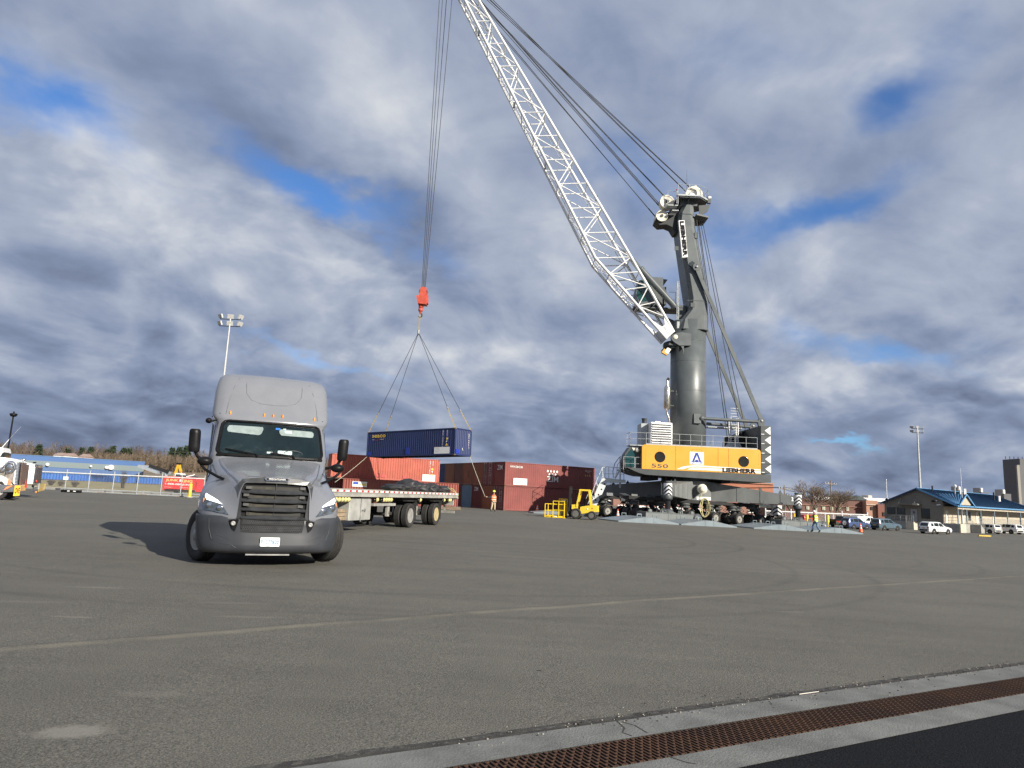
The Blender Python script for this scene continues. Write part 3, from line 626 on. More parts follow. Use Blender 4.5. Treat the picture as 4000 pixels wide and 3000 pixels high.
# local: x across (+x = side facing the camera), y = 0 at the tail, negative towards the lorry
DECKM = mat('trailer_deck', (.34, .31, .25), .75, var=.2, scale=1.2, stretch=(4, .3, 1)); TALU = mat('trailer_aluminium', (.40, .39, .35), .5, .35, var=.2, scale=2); TDARK = mat('trailer_underframe', (.035, .034, .033), .7, var=.4, scale=3)
LT = 14.9; ZD = 1.50
b = MB(); b.box(-1.24, 1.24, -LT + .05, -.05, ZD - .06, ZD, DECKM)
for k in range(13): b.box(-1.22, 1.22, -LT + .5 + k * 1.13, -LT + .58 + k * 1.13, ZD - .2, ZD - .062, TDARK)
b.build('deck', fl)
b = MB(); b.box(1.24, 1.29, -LT, 0, ZD - .105, ZD + .012, TALU); b.box(1.245, 1.275, -LT, 0, ZD - .235, ZD - .108, TALU); b.box(1.275, 1.31, -LT, 0, ZD - .245, ZD - .215, TALU)
b.box(-1.29, -1.24, -LT, 0, ZD - .235, ZD + .012, TALU); b.box(-1.24, 1.24, -.05, 0.01, ZD - .30, ZD + .01, TALU); b.box(-1.24, 1.24, -LT, -LT + .05, ZD - .3, ZD + .01, TALU); b.build('side_rail', fl)
b = MB(); k = 0; TW = mat('reflector_white', (.70, .69, .66), .4, var=.15, scale=9)
y = -LT + .15
while y < -.25:
    b.box(1.29, 1.296, y, y + .16, ZD - .075, ZD - .015, RED if k % 2 else TW)
    if k % 2 == 0: b.box(1.29, 1.295, y + .16, y + .30, ZD - .075, ZD - .015, TW); y += .14
    y += .16; k += 1
b.build('reflective_tape', fl)
b = MB()
for s in (-1, 1): b.prism([(-LT + .3, ZD - .06), (-LT + .3, ZD - .22), (-LT + 2.8, ZD - .22), (-LT + 3.8, ZD - .55), (-.6, ZD - .55), (-.15, ZD - .35), (-.15, ZD - .06)], s * .53 - .012, s * .53 + .012, TDARK, 'x'); b.box(s * .53 - .07, s * .53 + .07, -LT + 3.8, -.6, ZD - .56, ZD - .54, TDARK)
b.build('main_beam', fl)
WEB = mat('yellow_strap', (.52, .47, .20), .85, var=.25, scale=14)
def winch(y, n):
    for i in range(n):
        b = MB(); yy = y + i * .22; b.lathe([(.001, -.10), (.045, -.10), (.045, -.075), (.095, -.07), (.10, -.03), (.10, .03), (.095, .07), (.045, .075), (.045, .10), (.001, .10)], (1.2, yy, ZD - .34), (0, 1, 0), WEB, 14)
        b.tube((1.2, yy - .11, ZD - .34), (1.2, yy - .07, ZD - .34), .05, BLK, 10); b.tube((1.2, yy - .125, ZD - .34), (1.2, yy - .10, ZD - .34), .022, STEEL, 8)
        b.box(1.14, 1.26, yy - .10, yy - .09, ZD - .42, ZD - .24, BLK); b.box(1.14, 1.26, yy + .09, yy + .10, ZD - .42, ZD - .24, BLK); b.build('strap_winch', fl)
for y, n in ((-14.2, 1), (-12.5, 5), (-9.35, 1), (-8.75, 4), (-5.0, 1), (-1.95, 1), (-1.25, 2)): winch(y, n)
BOXM = mat('toolbox_grey', (.36, .36, .33), .55, .2, var=.15, scale=3)
b = MB(); b.cbox(.62, 1.24, -11.5, -9.86, .42, 1.19, BOXM, .02); tb = b.build('tool_box', fl)
b = MB()
for y0, y1 in ((-11.48, -10.69), (-10.68, -9.88)): b.cbox(1.242, 1.262, y0, y1, .43, 1.18, BOXM, .008)
b.build('tool_box_door', tb)
b = MB(); b.tube((1.28, -10.69, .38), (1.28, -10.69, 1.19), .014, STEEL); b.box(1.265, 1.30, -10.6, -10.35, .76, .80, STEEL); b.box(1.265, 1.30, -10.4, -10.35, .72, .84, STEEL)
for z in (.5, .75, 1.0): b.box(1.262, 1.29, -10.73, -10.65, z - .02, z + .02, STEEL)
b.build('latch', tb)
b = MB(); TIM = mat('dunnage_timber', (.26, .20, .13), .85, var=.3, scale=4)
for r_ in range(3):
    for i in range(3): b.cbox(.7 + .02 * r_, 1.2, -12.3 + i * .24, -12.08 + i * .24, .45 + r_ * .13, .57 + r_ * .13, TIM, .01)
b.build('dunnage_rack', fl)
b = MB()
for s in (-1, 1): b.box(s * .75 - .06, s * .75 + .06, -9.7, -9.58, .3, 1.2, TDARK); b.box(s * .75 - .15, s * .75 + .15, -9.8, -9.5, .26, .3, TDARK)
b.tube((-.75, -9.64, .9), (.75, -9.64, .9), .04, TDARK); b.build('landing_gear', fl)
for y, rm in ((-6.0, ALU), (-2.91, mat('rusty_cream_rim', (.52, .42, .22), .5, .3, var=.25, scale=5))):
    for s in (-1, 1): wheel(fl, (s * 1.13, y, .505), (s, 0, 0), .505, .27, rm, dual=.33, grooves=4, rimr=.60, dish=.19)
    b = MB(); b.tube((-1.0, y, .505), (1.0, y, .505), .075, TDARK, 10); 
    for s in (-1, 1): b.box(s * .53 - .05, s * .53 + .05, y - .9, y - .7, .45, ZD - .5, TALU); b.bar((s * .53, y - .8, .6), (s * .53, y, .5), .1, .12, TDARK); b.tube((s * .53, y + .15, .55), (s * .53, y + .15, ZD - .55), .13, RUB, 12)
    b.build('axle', fl)
    b = MB(); b.box(.55, 1.24, y + .60, y + .612, .25, 1.10, mat('mud_flap', (.03, .03, .03), .8)); b.box(.5, 1.25, y - .45, y + .62, 1.10, 1.125, TDARK); b.build('mud_flap', fl)
b = MB(); b.box(.3, 1.1, -.22, -.14, ZD - .62, ZD - .3, TALU); b.box(-1.15, 1.15, -.12, -.04, .5, .62, TALU); b.bar((.6, -.08, .6), (.6, -.1, ZD - .35), .08, .08, TALU); b.bar((-.6, -.08, .6), (-.6, -.1, ZD - .35), .08, .08, TALU); b.build('rear_bumper', fl)
b = MB(); b.box(1.0, 1.24, -9.6, -7.6, .92, 1.02, TALU); b.box(.95, .98, -10.2, -8.8, 1.02, 1.22, mat('red_side_panel', (.10, .02, .02), .6)); b.build('side_tray', fl)
# rolled tarpaulins lying at the tail
TARP = mat('black_tarpaulin', (.022, .022, .024), .55, var=.35, scale=3)
M_ = fl.matrix_world
rng = random.Random(8)
labs = ['flat folded black tarpaulin, foremost of the pile on the trailer tail', 'tall bunched black tarpaulin peaking behind the foremost one on the trailer', 'wide crumpled black tarpaulin in the middle of the trailer tail pile', 'rolled black tarpaulin showing its spiral end, next to the last one', 'strapped black tarpaulin hanging over the rear corner of the trailer']
for i, (y, L_, hz, rr) in enumerate(((-6.25, 1.35, .24, .3), (-4.95, 1.05, .42, .34), (-3.7, 1.2, .32, .34), (-2.3, 1.35, .33, .32), (-.85, 1.2, .27, .3))):
    b = MB(); secs = []; sd = i * 7.3
    for k in range(15):
        t = k / 14; yy = -L_ / 2 + L_ * t; sh = (max(0, 1 - (2 * t - 1) ** 6)) ** .5 * .9 + .06; ring = []
        for j in range(22):
            a_ = 6.28318 * j / 22; q = Vector((math.cos(a_) * 1.4 + sd, math.sin(a_) * 1.4, t * 3.2)); nn = noise.noise(q * 1.3) * .35 - abs(noise.noise(q * 2.6)) * .55 + .12 * math.sin(a_ * 6 + t * 11 + sd) + .12
            ring.append((math.cos(a_) * .52 * sh * (1 + nn), yy + .06 * nn, max(.012, hz * .55 + math.sin(a_) * hz * .72 * sh * (1 + nn))))
        secs.append(ring)
    b.loft(secs, TARP, smooth=True)
    if i >= 3:
        for k in range(30):
            a0, a1 = k * .5, (k + 1) * .5; r0, r1 = .12 - .0037 * k, .12 - .0037 * (k + 1)
            b.tube((.42 + .0 * k, .1 + r0 * math.cos(a0), .14 + r0 * math.sin(a0)), (.42, .1 + r1 * math.cos(a1), .14 + r1 * math.sin(a1)), .010, TARP, 5)
    o = b.build('tarpaulin', subd=1, label=labs[i], category='tarpaulin', group='rolled tarpaulins on the trailer tail')
    o.matrix_world = M_ @ Matrix.Translation((.62, y, ZD + .0))
b = MB(); b.path([(1.05, -1.0, .28), (1.18, -.6, .1), (1.27, -.25, .02), (1.31, -.1, -.25)], .012, WEB, 5); b.path([(.9, -.5, .30), (1.1, -.3, .2), (1.3, -.05, -.1)], .012, WEB, 5); o = b.build('tie_strap', label='loose yellow tie strap over the rearmost tarpaulin', category='strap'); o.matrix_world = M_ @ Matrix.Translation((0, 0, ZD))
# ------------------------------------------------------------------ shipping containers
def contmat(name, col, var=.12, rust=.64, stainc=(.07, .03, .018)):
    m = bpy.data.materials.new(name); m.use_nodes = True; t = NT(m.node_tree); t.n.clear()
    p = t.new('ShaderNodeBsdfPrincipled', inp={'Roughness': .55}); t.new('ShaderNodeOutputMaterial', inp={0: p.outputs[0]})
    c = t.new('ShaderNodeTexCoord').outputs['Object']
    nz = t.noise(c, .7, 6, .6); st = t.new('ShaderNodeMapping', inp={0: c, 3: (3.5, 3.5, .22)}).outputs[0]; run = t.noise(st, 1.6, 6, .65); sp_ = t.noise(c, 5, 8, .7)
    cl = t.mix(t.smooth(nz, .3, .7), tuple(q * (1 - var) for q in col), tuple(min(1, q * (1 + var)) for q in col))
    cl = t.mix(t.math('MULTIPLY', t.smooth(run, .55, .75), .45), cl, tuple(q * .6 + .02 for q in col))
    cl = t.mix(t.smooth(t.math('ADD', t.math('MULTIPLY', sp_, .6), t.math('MULTIPLY', nz, .4)), rust, rust + .05), cl, stainc)
    t.l.new(cl, p.inputs['Base Color']); return m
C_BLUE = contmat('container_navy', (.014, .026, .095)); C_ORANGE = contmat('container_salmon', (.38, .088, .055)); C_RED = contmat('container_red', (.205, .052, .044)); C_BROWN = contmat('container_brown', (.27, .10, .05)); C_DKBR = contmat('container_maroon', (.17, .045, .040)); C_GBLUE = contmat('container_grey_blue', (.17, .27, .35)); C_NAVY2 = contmat('container_dark_blue', (.03, .05, .14))
CORNER = mat('corner_rust', (.14, .075, .045), .8, var=.4, scale=8)
def corr(b, p0, ux, un, L_, z0, z1, m, pitch=.28, depth=.036):
    """corrugated sheet from p0 along ux, dented inwards against normal un"""
    p0, ux, un = Vector(p0), Vector(ux), Vector(un); n = max(1, round(L_ / pitch)); pt = L_ / n; row = []
    for i in range(n):
        for f, dd in ((0, 0), (.25, 0), (.5, -depth), (.75, -depth)): row.append(p0 + ux * (pt * (i + f)) + un * dd)
    row.append(p0 + ux * L_)
    b.loft([[q + Vector((0, 0, z0)) for q in row], [q + Vector((0, 0, z1)) for q in row]], m, closed=False, caps=False)
CW, CH = 2.44, 2.59
def container(label, m, loc, ang, L_=12.19, H_=CH, door=None, group='stacked shipping containers', rust=True):
    """origin: bottom corner nearest; +x runs along the length, +y across"""
    o = thing('shipping_container', label, 'container', loc, ang, group=group)
    b = MB(); W_ = CW
    corr(b, (.08, .03, 0), (1, 0, 0), (0, -1, 0), L_ - .16, .16, H_ - .07, m); corr(b, (.08, W_ - .03, 0), (1, 0, 0), (0, 1, 0), L_ - .16, .16, H_ - .07, m)
    corr(b, (.03, .1, 0), (0, 1, 0), (-1, 0, 0), W_ - .2, .16, H_ - .1, m, .25, .045)
    if door != 'far': corr(b, (L_ - .03, .1, 0), (0, 1, 0), (1, 0, 0), W_ - .2, .16, H_ - .1, m, .25, .045)
    corr(b, (.08, .08, 0), (1, 0, 0), (0, 0, 0), .01, 0, .01, m)
    b.box(.05, L_ - .05, .04, W_ - .04, H_ - .05, H_ - .03, m); b.box(.05, L_ - .05, .04, W_ - .04, .12, .15, DARK)
    b.build('panels', o)
    b = MB()
    for y0 in (0, W_ - .06):
        b.box(.16, L_ - .16, y0, y0 + .06, H_ - .08, H_, m); b.box(.16, L_ - .16, y0, y0 + .05, .02, .17, m)
    for x0 in (0, L_ - .1):
        b.box(x0, x0 + .1, .16, W_ - .16, H_ - .1, H_ - .002, m); b.box(x0, x0 + .1, .16, W_ - .16, .02, .18, m)
        for y0 in (0, W_ - .12): b.box(x0 + .002, x0 + .098, y0 + .002, y0 + .118, .12, H_ - .12, m)
    for k in range(11): b.box(.5 + k * (L_ - 1.1) / 10, .6 + k * (L_ - 1.1) / 10, .05, W_ - .05, .02, .12, DARK)
    b.build('frame', o)
    b = MB()
    for x0 in (0, L_ - .178):
        for y0 in (0, W_ - .162):
            for z0 in (0, H_ - .118): b.box(x0 - .003, x0 + .181, y0 - .003, y0 + .165, z0 - .001, z0 + .119, CORNER)
    b.build('corner_castings', o)
    return o
def plate(o, name, x0, x1, z0, z1, m, face='near', txt=()):
    b = MB(); L_ = 12.19
    if face == 'near': b.box(x0, x1, -.012, -.002, z0, z1, m)
    else: b.box(-.014, -.002, x0, x1, z0, z1, m)
    for (s_, u, z, h, mm) in txt: b.text(s_, (u, -.0125, z), (1, 0, 0), (0, 0, 1), h, mm)
    return b.build(name, o)
def sign(o, name, items):   # lettering: (text, origin, ux, uy, size, material, width)
    b = MB()
    for it in items: b.text(it[0], it[1], it[2], it[3], it[4], it[5], off=.012, width=it[6] if len(it) > 6 else None)
    return b.build(name, o)
LBL = mat('label_white', (.74, .74, .72), .55, var=.04); LWH = mat('lettering_white', (.70, .68, .64), .6, var=.2, scale=9); LYE = mat('lettering_yellow', (.78, .52, .06), .5, var=.15, scale=8); LINK = mat('lettering_dark', (.10, .10, .12), .6)
XX, ZZ = (1, 0, 0), (0, 0, 1)
# the blue box in the air: near upright at (px 1776) and the long side running away to the left
A = at(1774.5, 1783, 64.2); Lft = at(1397, 1790, 72.3)
ang = math.atan2(A.y - Lft.y, A.x - Lft.x)
ctr = (A + Lft) / 2
ux = Vector((math.cos(ang), math.sin(ang), 0)); org = A - ux * 12.19; org.z = (A.z + Lft.z) / 2
bc = container('navy blue container with yellow lettering hanging from the crane slings', C_BLUE, org, ang, group=None)
# slight tilt as it hangs
bc.matrix_world = Matrix.Translation(org) @ Matrix.Rotation(ang, 4, 'Z') @ Matrix.Rotation(-math.atan2(A.z - Lft.z, 12.19), 4, 'Y')
sign(bc, 'company_name', [('seaco', (.75, -.012, 1.98), XX, ZZ, .30, LYE, 2.0)])
b = MB(); b.text('THE SEA', (.8, -.012, 1.74), XX, ZZ, .075, LWH, off=.01, width=.3); b.prism([(1.2, 1.70), (1.5, 1.74), (1.75, 1.86), (1.6, 1.70)], -.014, -.002, mat('lettering_red', (.35, .04, .05), .5)); b.text('COMPANY', (1.95, -.012, 1.76), XX, ZZ, .075, LWH, off=.01, width=.6); b.build('company_motto', bc)
sign(bc, 'serial_number', [('SEGU 472916 3', (10.6, -.012, 2.42), (0, 0, -1), XX, .13, LWH, 1.6), ('45G1', (11.15, -.012, 2.42), (0, 0, -1), XX, .12, LWH, .6)])
b = MB(); b.prism([(11.1, 1.48), (11.3, 1.48), (11.3, 1.68), (11.1, 1.68)], -.013, -.002, LYE); b.prism([(11.08, 1.22), (11.3, 1.38), (11.08, 1.38)], -.013, -.002, LWH); b.prism([(11.0, .92), (11.34, .92), (11.17, 1.16)], -.013, -.002, LYE); b.build('warning_marks', bc)
plate(bc, 'document_panel', 9.6, 11.55, .17, .80, LBL, txt=[('TARE WEIGHT', 9.75, .68, .05, LINK), ('MAX GROSS 30480 KG', 9.75, .52, .04, LINK), ('PAYLOAD', 9.75, .42, .04, LINK), ('CUBIC CAPACITY', 9.75, .32, .04, LINK)])
BPATCH = mat('fresh_blue_patch', (.012, .035, .30), .5, var=.15)
for x0, x1, z0, z1 in ((5.75, 6.3, .17, .85), (.1, .75, .17, .55)): plate(bc, 'repaint_patch', x0, x1, z0, z1, BPATCH)
b = MB(); b.text('SEGU 472916 3', (12.195, 1.95, 2.2), (0, 0, -1), (0, 1, 0), .11, LWH, off=.012, width=1.4); b.text('L', (12.195, 1.1, .55), (0, 1, 0), ZZ, .22, LWH, off=.02); b.build('end_marks', bc)
b = MB(); b.box(12.19, 12.2, .2, .75, .2, .6, BPATCH); b.build('repaint_patch', bc)
# ---- the stack with ZIM lettering
zl = grd(1966, 1994); zang = rad(30.7); zd = Vector((math.cos(zang), math.sin(zang), 0))
zn = Vector((-zd.y, zd.x, 0))
def zpos(i, dz=0., j=0.): # i-th column going away to the left along the end wall
    q = zl + zn * (CW + .07) * i + zd * j; q.z = gz(zl.x, zl.y) + dz; return q
LEVEL2 = CH + .035
z0 = container('lower red container with plain side on the asphalt under the white-lettered one', C_RED, zpos(0), zang)
z1 = container('upper red container with white stars and lettering next to the forklift', C_RED, zpos(0, LEVEL2), zang)
b = MB()
for i, (x, z) in enumerate([(5.55 + .42 * k, 1.86) for k in range(4)] + [(5.78 + .42 * k, 1.52) for k in range(3)]):
    P = [(x + (.17 if q % 2 == 0 else .095) * math.sin(q * math.pi / 6), z + (.17 if q % 2 == 0 else .095) * math.cos(q * math.pi / 6)) for q in range(12)]; b.prism(P, -.016, -.004, LWH)
b.build('star_emblem', z1)
sign(z1, 'company_name', [('ZIM', (5.45, -.015, .70), XX, ZZ, .60, LWH, 1.55)])
sign(z1, 'company_address', [('WWW.ZIM.COM', (.6, -.015, 1.98), XX, ZZ, .24, LWH, 1.6)])
sign(z1, 'serial_number', [('ZIMU 297410 2', (10.75, -.015, 2.12), XX, ZZ, .12, LWH, .95), ('45G1', (11.05, -.015, 1.95), XX, ZZ, .10, LWH, .35)])
b = MB(); 
for x in (10.85, 11.15, 11.45): b.prism([(x - .09, 1.58), (x + .09, 1.58), (x, 1.76)], -.015, -.004, LYE)
b.build('warning_marks', z1)
plate(z1, 'blank_panel', 1.1, 2.85, .18, .88, LBL)
def end_doors(o, m):   # cargo doors with four locking bars on the x = 0 end
    b = MB(); b.box(-.022, .0, .1, 1.21, .17, 2.48, m); b.box(-.022, .0, 1.23, 2.34, .17, 2.48, m); d_ = b.build('cargo_door', o)
    for y in (.42, .85, 1.58, 2.02):
        b = MB(); b.tube((-.05, y, .12), (-.05, y, 2.54), .024, STEEL, 8)
        for z in (.3, .9, 1.7, 2.35): b.box(-.06, -.02, y - .06, y + .06, z - .03, z + .03, STEEL)
        b.box(-.07, -.04, y - .02, y + .3, .98, 1.02, STEEL); b.build('locking_bar', d_)
def end_text(o, rows):
    b = MB()
    for s_, y, z, h, w_ in rows: b.text(s_, (-.052, y, z), (0, -1, 0), ZZ, h, LWH, off=.012, width=w_)
    b.build('end_lettering', o)
end_text(z1, [('ZIM', 1.6, 1.72, .52, 1.1)])
end_doors(z0, C_DKBR); 
end_text(z0, [('ZIMU 304', .95, 1.9, .09, .6), ('45G1', .95, 1.7, .09, .4), ('MGW 30480', .95, 1.4, .08, .6), ('TARE 3780', .95, 1.15, .08, .6), ('NET', .95, .9, .08, .4)])
cols = [(C_BROWN, C_DKBR), (C_DKBR, C_BROWN), (C_GBLUE, C_BROWN), (C_DKBR, C_DKBR), (C_BROWN, C_BROWN), (C_DKBR, C_NAVY2)]
lowlab = ['rusty brown container end in the lower row, right behind the worker', 'maroon container end with white letters, between rusty brown and grey-blue ends in the lower row', 'grey-blue container end in the lower row of the stack', 'maroon container end left of the grey-blue one in the lower row', 'brown container in the lower row hidden behind the trailer tail', 'dark maroon container at the far left of the lower row']
upplab = ['maroon container end with cargo door locking bars in the upper row', 'rust-brown container end crossed by the tag line in the upper row', 'rust-brown container end with a dark scar, third in from the upper door end', 'dark brown container end above the maroon one left of the grey-blue end', 'rust-brown container end next to the dark blue one in the upper row', 'dark blue container end beside the salmon container in the upper row']
seq = [(C_BROWN, C_DKBR), (C_DKBR, C_BROWN), (C_GBLUE, C_BROWN), (C_DKBR, contmat('container_umber', (.15, .06, .042))), (C_BROWN, C_BROWN), (C_DKBR, C_NAVY2)]
for i, (ml, mu) in enumerate(seq):
    lo = container(lowlab[i], ml, zpos(i + 1), zang); up_ = container(upplab[i], mu, zpos(i + 1, LEVEL2), zang)
    if i == 0: end_doors(up_, mu); end_text(up_, [('ZIMU 29', .95, 1.85, .09, .6), ('45G1', .95, 1.6, .09, .4), ('MGW', .95, 1.35, .08, .4), ('TARE', .95, 1.1, .08, .5)])
    if i == 1: end_text(lo, [('ZIM', 1.75, 1.95, .45, .95)])
    if i == 2: plate(up_, 'dark_scar', .9, 1.15, .9, 1.6, C_DKBR, 'end')
# ---- behind the lorry: a salmon container set across a red one, with a dark one beside it
def across(label, m, pl, pr_, z, **k):
    a_ = math.atan2(pr_.y - pl.y, pr_.x - pl.x); o = container(label, m, (pl.x, pl.y, z), a_, **k); return o
lr = grd(1768, 1984); ll = at(1334, 1960, lr.y - 1.0); ll.z = 0
C_SAL2 = contmat('container_brick_red', (.24, .062, .045))
lowz = gz(-12, 76)
s0 = across('brick-red container on the ground behind the flatbed, under the salmon one', C_SAL2, ll, lr, lowz)
ul = at(1291, 1863, 74.3); ur = at(1707, 1883, 79.)
s1 = across('bright salmon container in the upper layer behind the hanging blue one', C_ORANGE, ul, ur, lowz + LEVEL2)
plate(s0, 'blank_panel', 10.4, 11.75, .3, 1.05, LBL); plate(s1, 'blank_panel', 10.2, 11.7, .1, .85, LBL)
b = MB(); b.box(.95, 2.5, -.014, -.003, 1.75, 2.3, LBL); b.box(1.05, 1.6, -.020, -.014, 2.0, 2.25, mat('decal_blue', (.05, .10, .45), .5)); b.prism([(1.6, 1.95), (2.45, 1.85), (2.45, 2.12), (1.7, 2.05)], -.020, -.014, mat('decal_yellow', (.75, .60, .20), .5)); b.build('company_panel', s0)
sign(s1, 'serial_number', [('GESU 617480 2', (10.95, -.013, 2.42), (0, 0, -1), XX, .12, LWH, 1.45), ('45G1', (11.3, -.013, 2.4), (0, 0, -1), XX, .11, LWH, .5)])
b = MB(); b.prism([(11.2, 1.35), (11.42, 1.35), (11.42, 1.58), (11.2, 1.58)], -.014, -.003, LYE); b.prism([(11.2, 1.25), (11.42, 1.25), (11.31, 1.05)], -.014, -.003, LWH); b.prism([(11.15, .75), (11.45, .75), (11.3, .98)], -.014, -.003, LYE); b.build('warning_marks', s1)
P_ = mat('red_touch_up', (.42, .05, .045), .5)
for x, z in ((4.9, .5), (5.5, .45), (7.9, .45)): plate(s1, 'repaint_patch', x, x + .45, z - .2, z + .15, P_)
s2 = across('dark maroon container end below the salmon one, left behind the lorry', C_DKBR, Vector((-22.2, 77.6, 0)), Vector((-12., 83., 0)), lowz)
# timber baulk on the asphalt left of the row
q = grd(1752, 1992); b = MB(); b.cbox(-1.1, 1.0, -.2, .2, 0, .30, mat('old_timber', (.16, .12, .085), .9, var=.35, scale=2, stretch=(1, 5, 5)), .02); b.cbox(-1.35, -1.12, -.2, .2, 0, .55, mat('concrete_block', (.36, .34, .31), .9), .02)
o = b.build('timber_baulk', label='weathered timber baulk on the asphalt behind the trailer tail', category='timber'); o.location = q; o.rotation_euler.z = rad(8)
# ------------------------------------------------------------------ harbour crane
CC = Vector((18.2, 69.65, gz(18.2, 69.65)))
crane = thing('harbour_crane', 'grey mobile harbour crane with yellow machine house and white lattice boom', 'crane', CC)
CG = mat('crane_grey', (.086, .098, .100), .42, var=.10, scale=.8, col2=(.072, .082, .084), f2=.62); CGD = mat('crane_dark_grey', (.055, .063, .065), .55, var=.15, scale=.9); CGU = mat('undercarriage_grey', (.155, .162, .158), .6, var=.16, scale=.6, col2=(.10, .10, .092), f2=.6, stretch=(1, 1, .5))
CYE = mat('crane_yellow', (.72, .33, .035), .42, var=.04, scale=.6); GALV = mat('galvanised', (.36, .38, .38), .5, .2, var=.12, scale=3); BOOM = mat('boom_white', (.74, .74, .72), .45, var=.05, scale=1); CREAM = mat('sheave_cream', (.66, .62, .50), .5, var=.08); ROPE = mat('wire_rope', (.030, .030, .030), .6, var=.2, scale=20)
YC = CC.y
def cq(px, py, y=0.): return at(px, py, YC + y) - CC     # crane-local point at a chosen distance
TX = cq(2691, 1560).x + .0
TX = 0.0
RT = 1.80
# tower
tow = MB(); zt0 = 4.6; zj = cq(2700, 1262).z
tow.lathe([(RT, zt0), (RT, zj)], (0, 0, 0), (0, 0, 1), CG, 48)
for py in (1340, 1420, 1533): z = cq(2691, py).z; tow.lathe([(RT + .002, z - .02), (RT + .012, z), (RT + .002, z + .02)], (0, 0, 0), (0, 0, 1), CG, 48)
# upper tower: box column, outline read as (left, right) edges at each height
lv = []
for py, xl, xr, dy in ((1300, 2632, 2762, 1.75), (1262, 2640, 2763, 1.72), (1225, 2668, 2763, 1.70), (1180, 2672, 2763, 1.66), (1100, 2660, 2752, 1.62), (1000, 2645, 2735, 1.55), (940, 2636, 2722, 1.5), (880, 2630, 2714, 1.42), (850, 2634, 2712, 1.38), (820, 2650, 2712, 1.35)):
    z = cq(2690, py).z; x0 = cq(xl, py, .9).x; x1 = cq(xr, py, -.7).x; c = .16
    xm = x0 + (x1 - x0) * .60
    lv.append([(x0, -dy + .42, z), (x0 + .34, -dy, z), (x1 - .62, -dy, z), (x1 - .22, -dy + .22, z), (x1, -dy + .75, z), (x1, dy - .75, z), (x1 - .22, dy - .22, z), (x1 - .62, dy, z), (x0 + .34, dy, z), (x0, dy - .42, z)])
tow.loft(lv, CG)
tz = cq(2690, 1195).z; tow.bar((lv[3][1][0], -1.70, tz), (lv[3][2][0], -1.69, tz), .02, .03, CGD) if False else None
towo = tow.build('tower', crane, weld=.0005)
b = MB(); z = cq(2690, 1191).z; b.box(-.6, 1.5, -1.70, -1.68, z - .02, z + .02, CGD); z2 = cq(2690, 857).z; b.box(-1.0, .45, -1.44, -1.41, z2 - .02, z2 + .02, CGD); b.path([cq(2722, 860, -1.45), cq(2728, 960, -1.52), cq(2740, 1020, -1.6), cq(2752, 1100, -1.5)], .03, CGD)
for px, py in ((2643, 970), (2706, 1191)): q = cq(px, py, -1.72); b.box(q.x - .2, q.x + .2, q.y - .03, q.y + .05, q.z - .22, q.z + .22, CGD)
b.box(cq(2700, 930).x - .05, cq(2712, 930).x, -1.5, -1.40, cq(2700, 950).z, cq(2700, 928).z, CG); b.build('tower_fittings', towo)
# tower lettering, read downwards
p0 = cq(2650, 858, -1.53); p1 = cq(2686, 1006, -1.64)
b = MB(); UXv = (cq(2683.5, 1006, -1.64) - cq(2662, 860, -1.50)).normalized(); UXv.y = -.0; 
A0 = cq(2651, 861, -1.55); A1 = cq(2674, 860, -1.55); B1 = cq(2687, 1004, -1.66); B0 = cq(2666, 1006, -1.66)
b.hexa([A0 + Vector((0, .3, 0)), B0 + Vector((0, .3, 0)), B1 + Vector((0, .3, 0)), A1 + Vector((0, .3, 0)), A0, B0, B1, A1], LBL)
dn = (B0 - A0); 
b.text('LIEBHERR', A0 + (A1 - A0) * .17 + dn * .025 + Vector((0, -.01, 0)), dn, (A1 - A0), (A1 - A0).length * .70, BLK, off=.06, width=dn.length * .95, ext=.02)
b.build('tower_lettering', towo)
# head of the tower: sheave nose, platforms, sheaves
b = MB()
zz = lambda py: cq(2690, py).z
nose = [cq(2666, 815, -.9), cq(2600, 826, -.9), cq(2568, 838, -.9), cq(2562, 858, -.9), cq(2580, 874, -.9), cq(2605, 872, -.9), cq(2625, 880, -.9), cq(2640, 905, -.9), cq(2675, 905, -.9)]
b.prism([(q.x, q.z) for q in nose], -.62, .8, mat('nose_shaded', (.022, .025, .026), .6, var=.2))  # platform's shade on the nose put into its darker grey
b.box(cq(2650, 800).x, cq(2712, 800).x, -1.2, 1.2, zz(822), zz(795), CG)
hx = [cq(2648, 797, -.6), cq(2690, 768, -.6), cq(2698, 750, -.6), cq(2722, 750, -.6), cq(2722, 790, -.6), cq(2712, 797, -.6)]
for yy in (-.75, .55): b.prism([(q.x, q.z) for q in hx], yy, yy + .18, CG)
b.build('tower_head', towo)
def sheave(c, r, wd, ax=(0, 1, 0)):
    b = MB(); b.lathe([(r * .25, -wd), (r * .9, -wd * .8), (r, -wd), (r, -wd * .75), (r * .9, -wd * .5), (r, -wd * .25), (r, 0), (r * .9, wd * .25), (r, wd * .5), (r, wd), (r * .9, wd * .8), (r * .25, wd)], c, ax, CREAM, 32); b.lathe([(r * .24, -wd - .08), (r * .24, wd + .08)], c, ax, CGD, 14); return b.build('sheave', towo)
S1 = cq(2600, 798, -.2); S2 = cq(2581, 852, -.2); S3 = cq(2707, 766, -.1)
sheave(S1 + Vector((0, -.3, 0)), .75, .42); sheave(S2, .62, .7); sheave(S3, .92, .45)
b = MB(); q = [cq(2692, 738, -.3), cq(2715, 730, -.3), cq(2726, 745, -.3), cq(2728, 775, -.3), cq(2720, 775, -.3), cq(2716, 748, -.3)]; b.prism([(v.x, v.z) for v in q], -.7, -.6, CREAM); q = cq(2702, 763, -1.1); b.lathe([(.22, 0), (.30, .02), (.30, .05), (.22, .06)], q, (0, -1, 0), WHITE, 18); b.build('sheave_guard', towo)
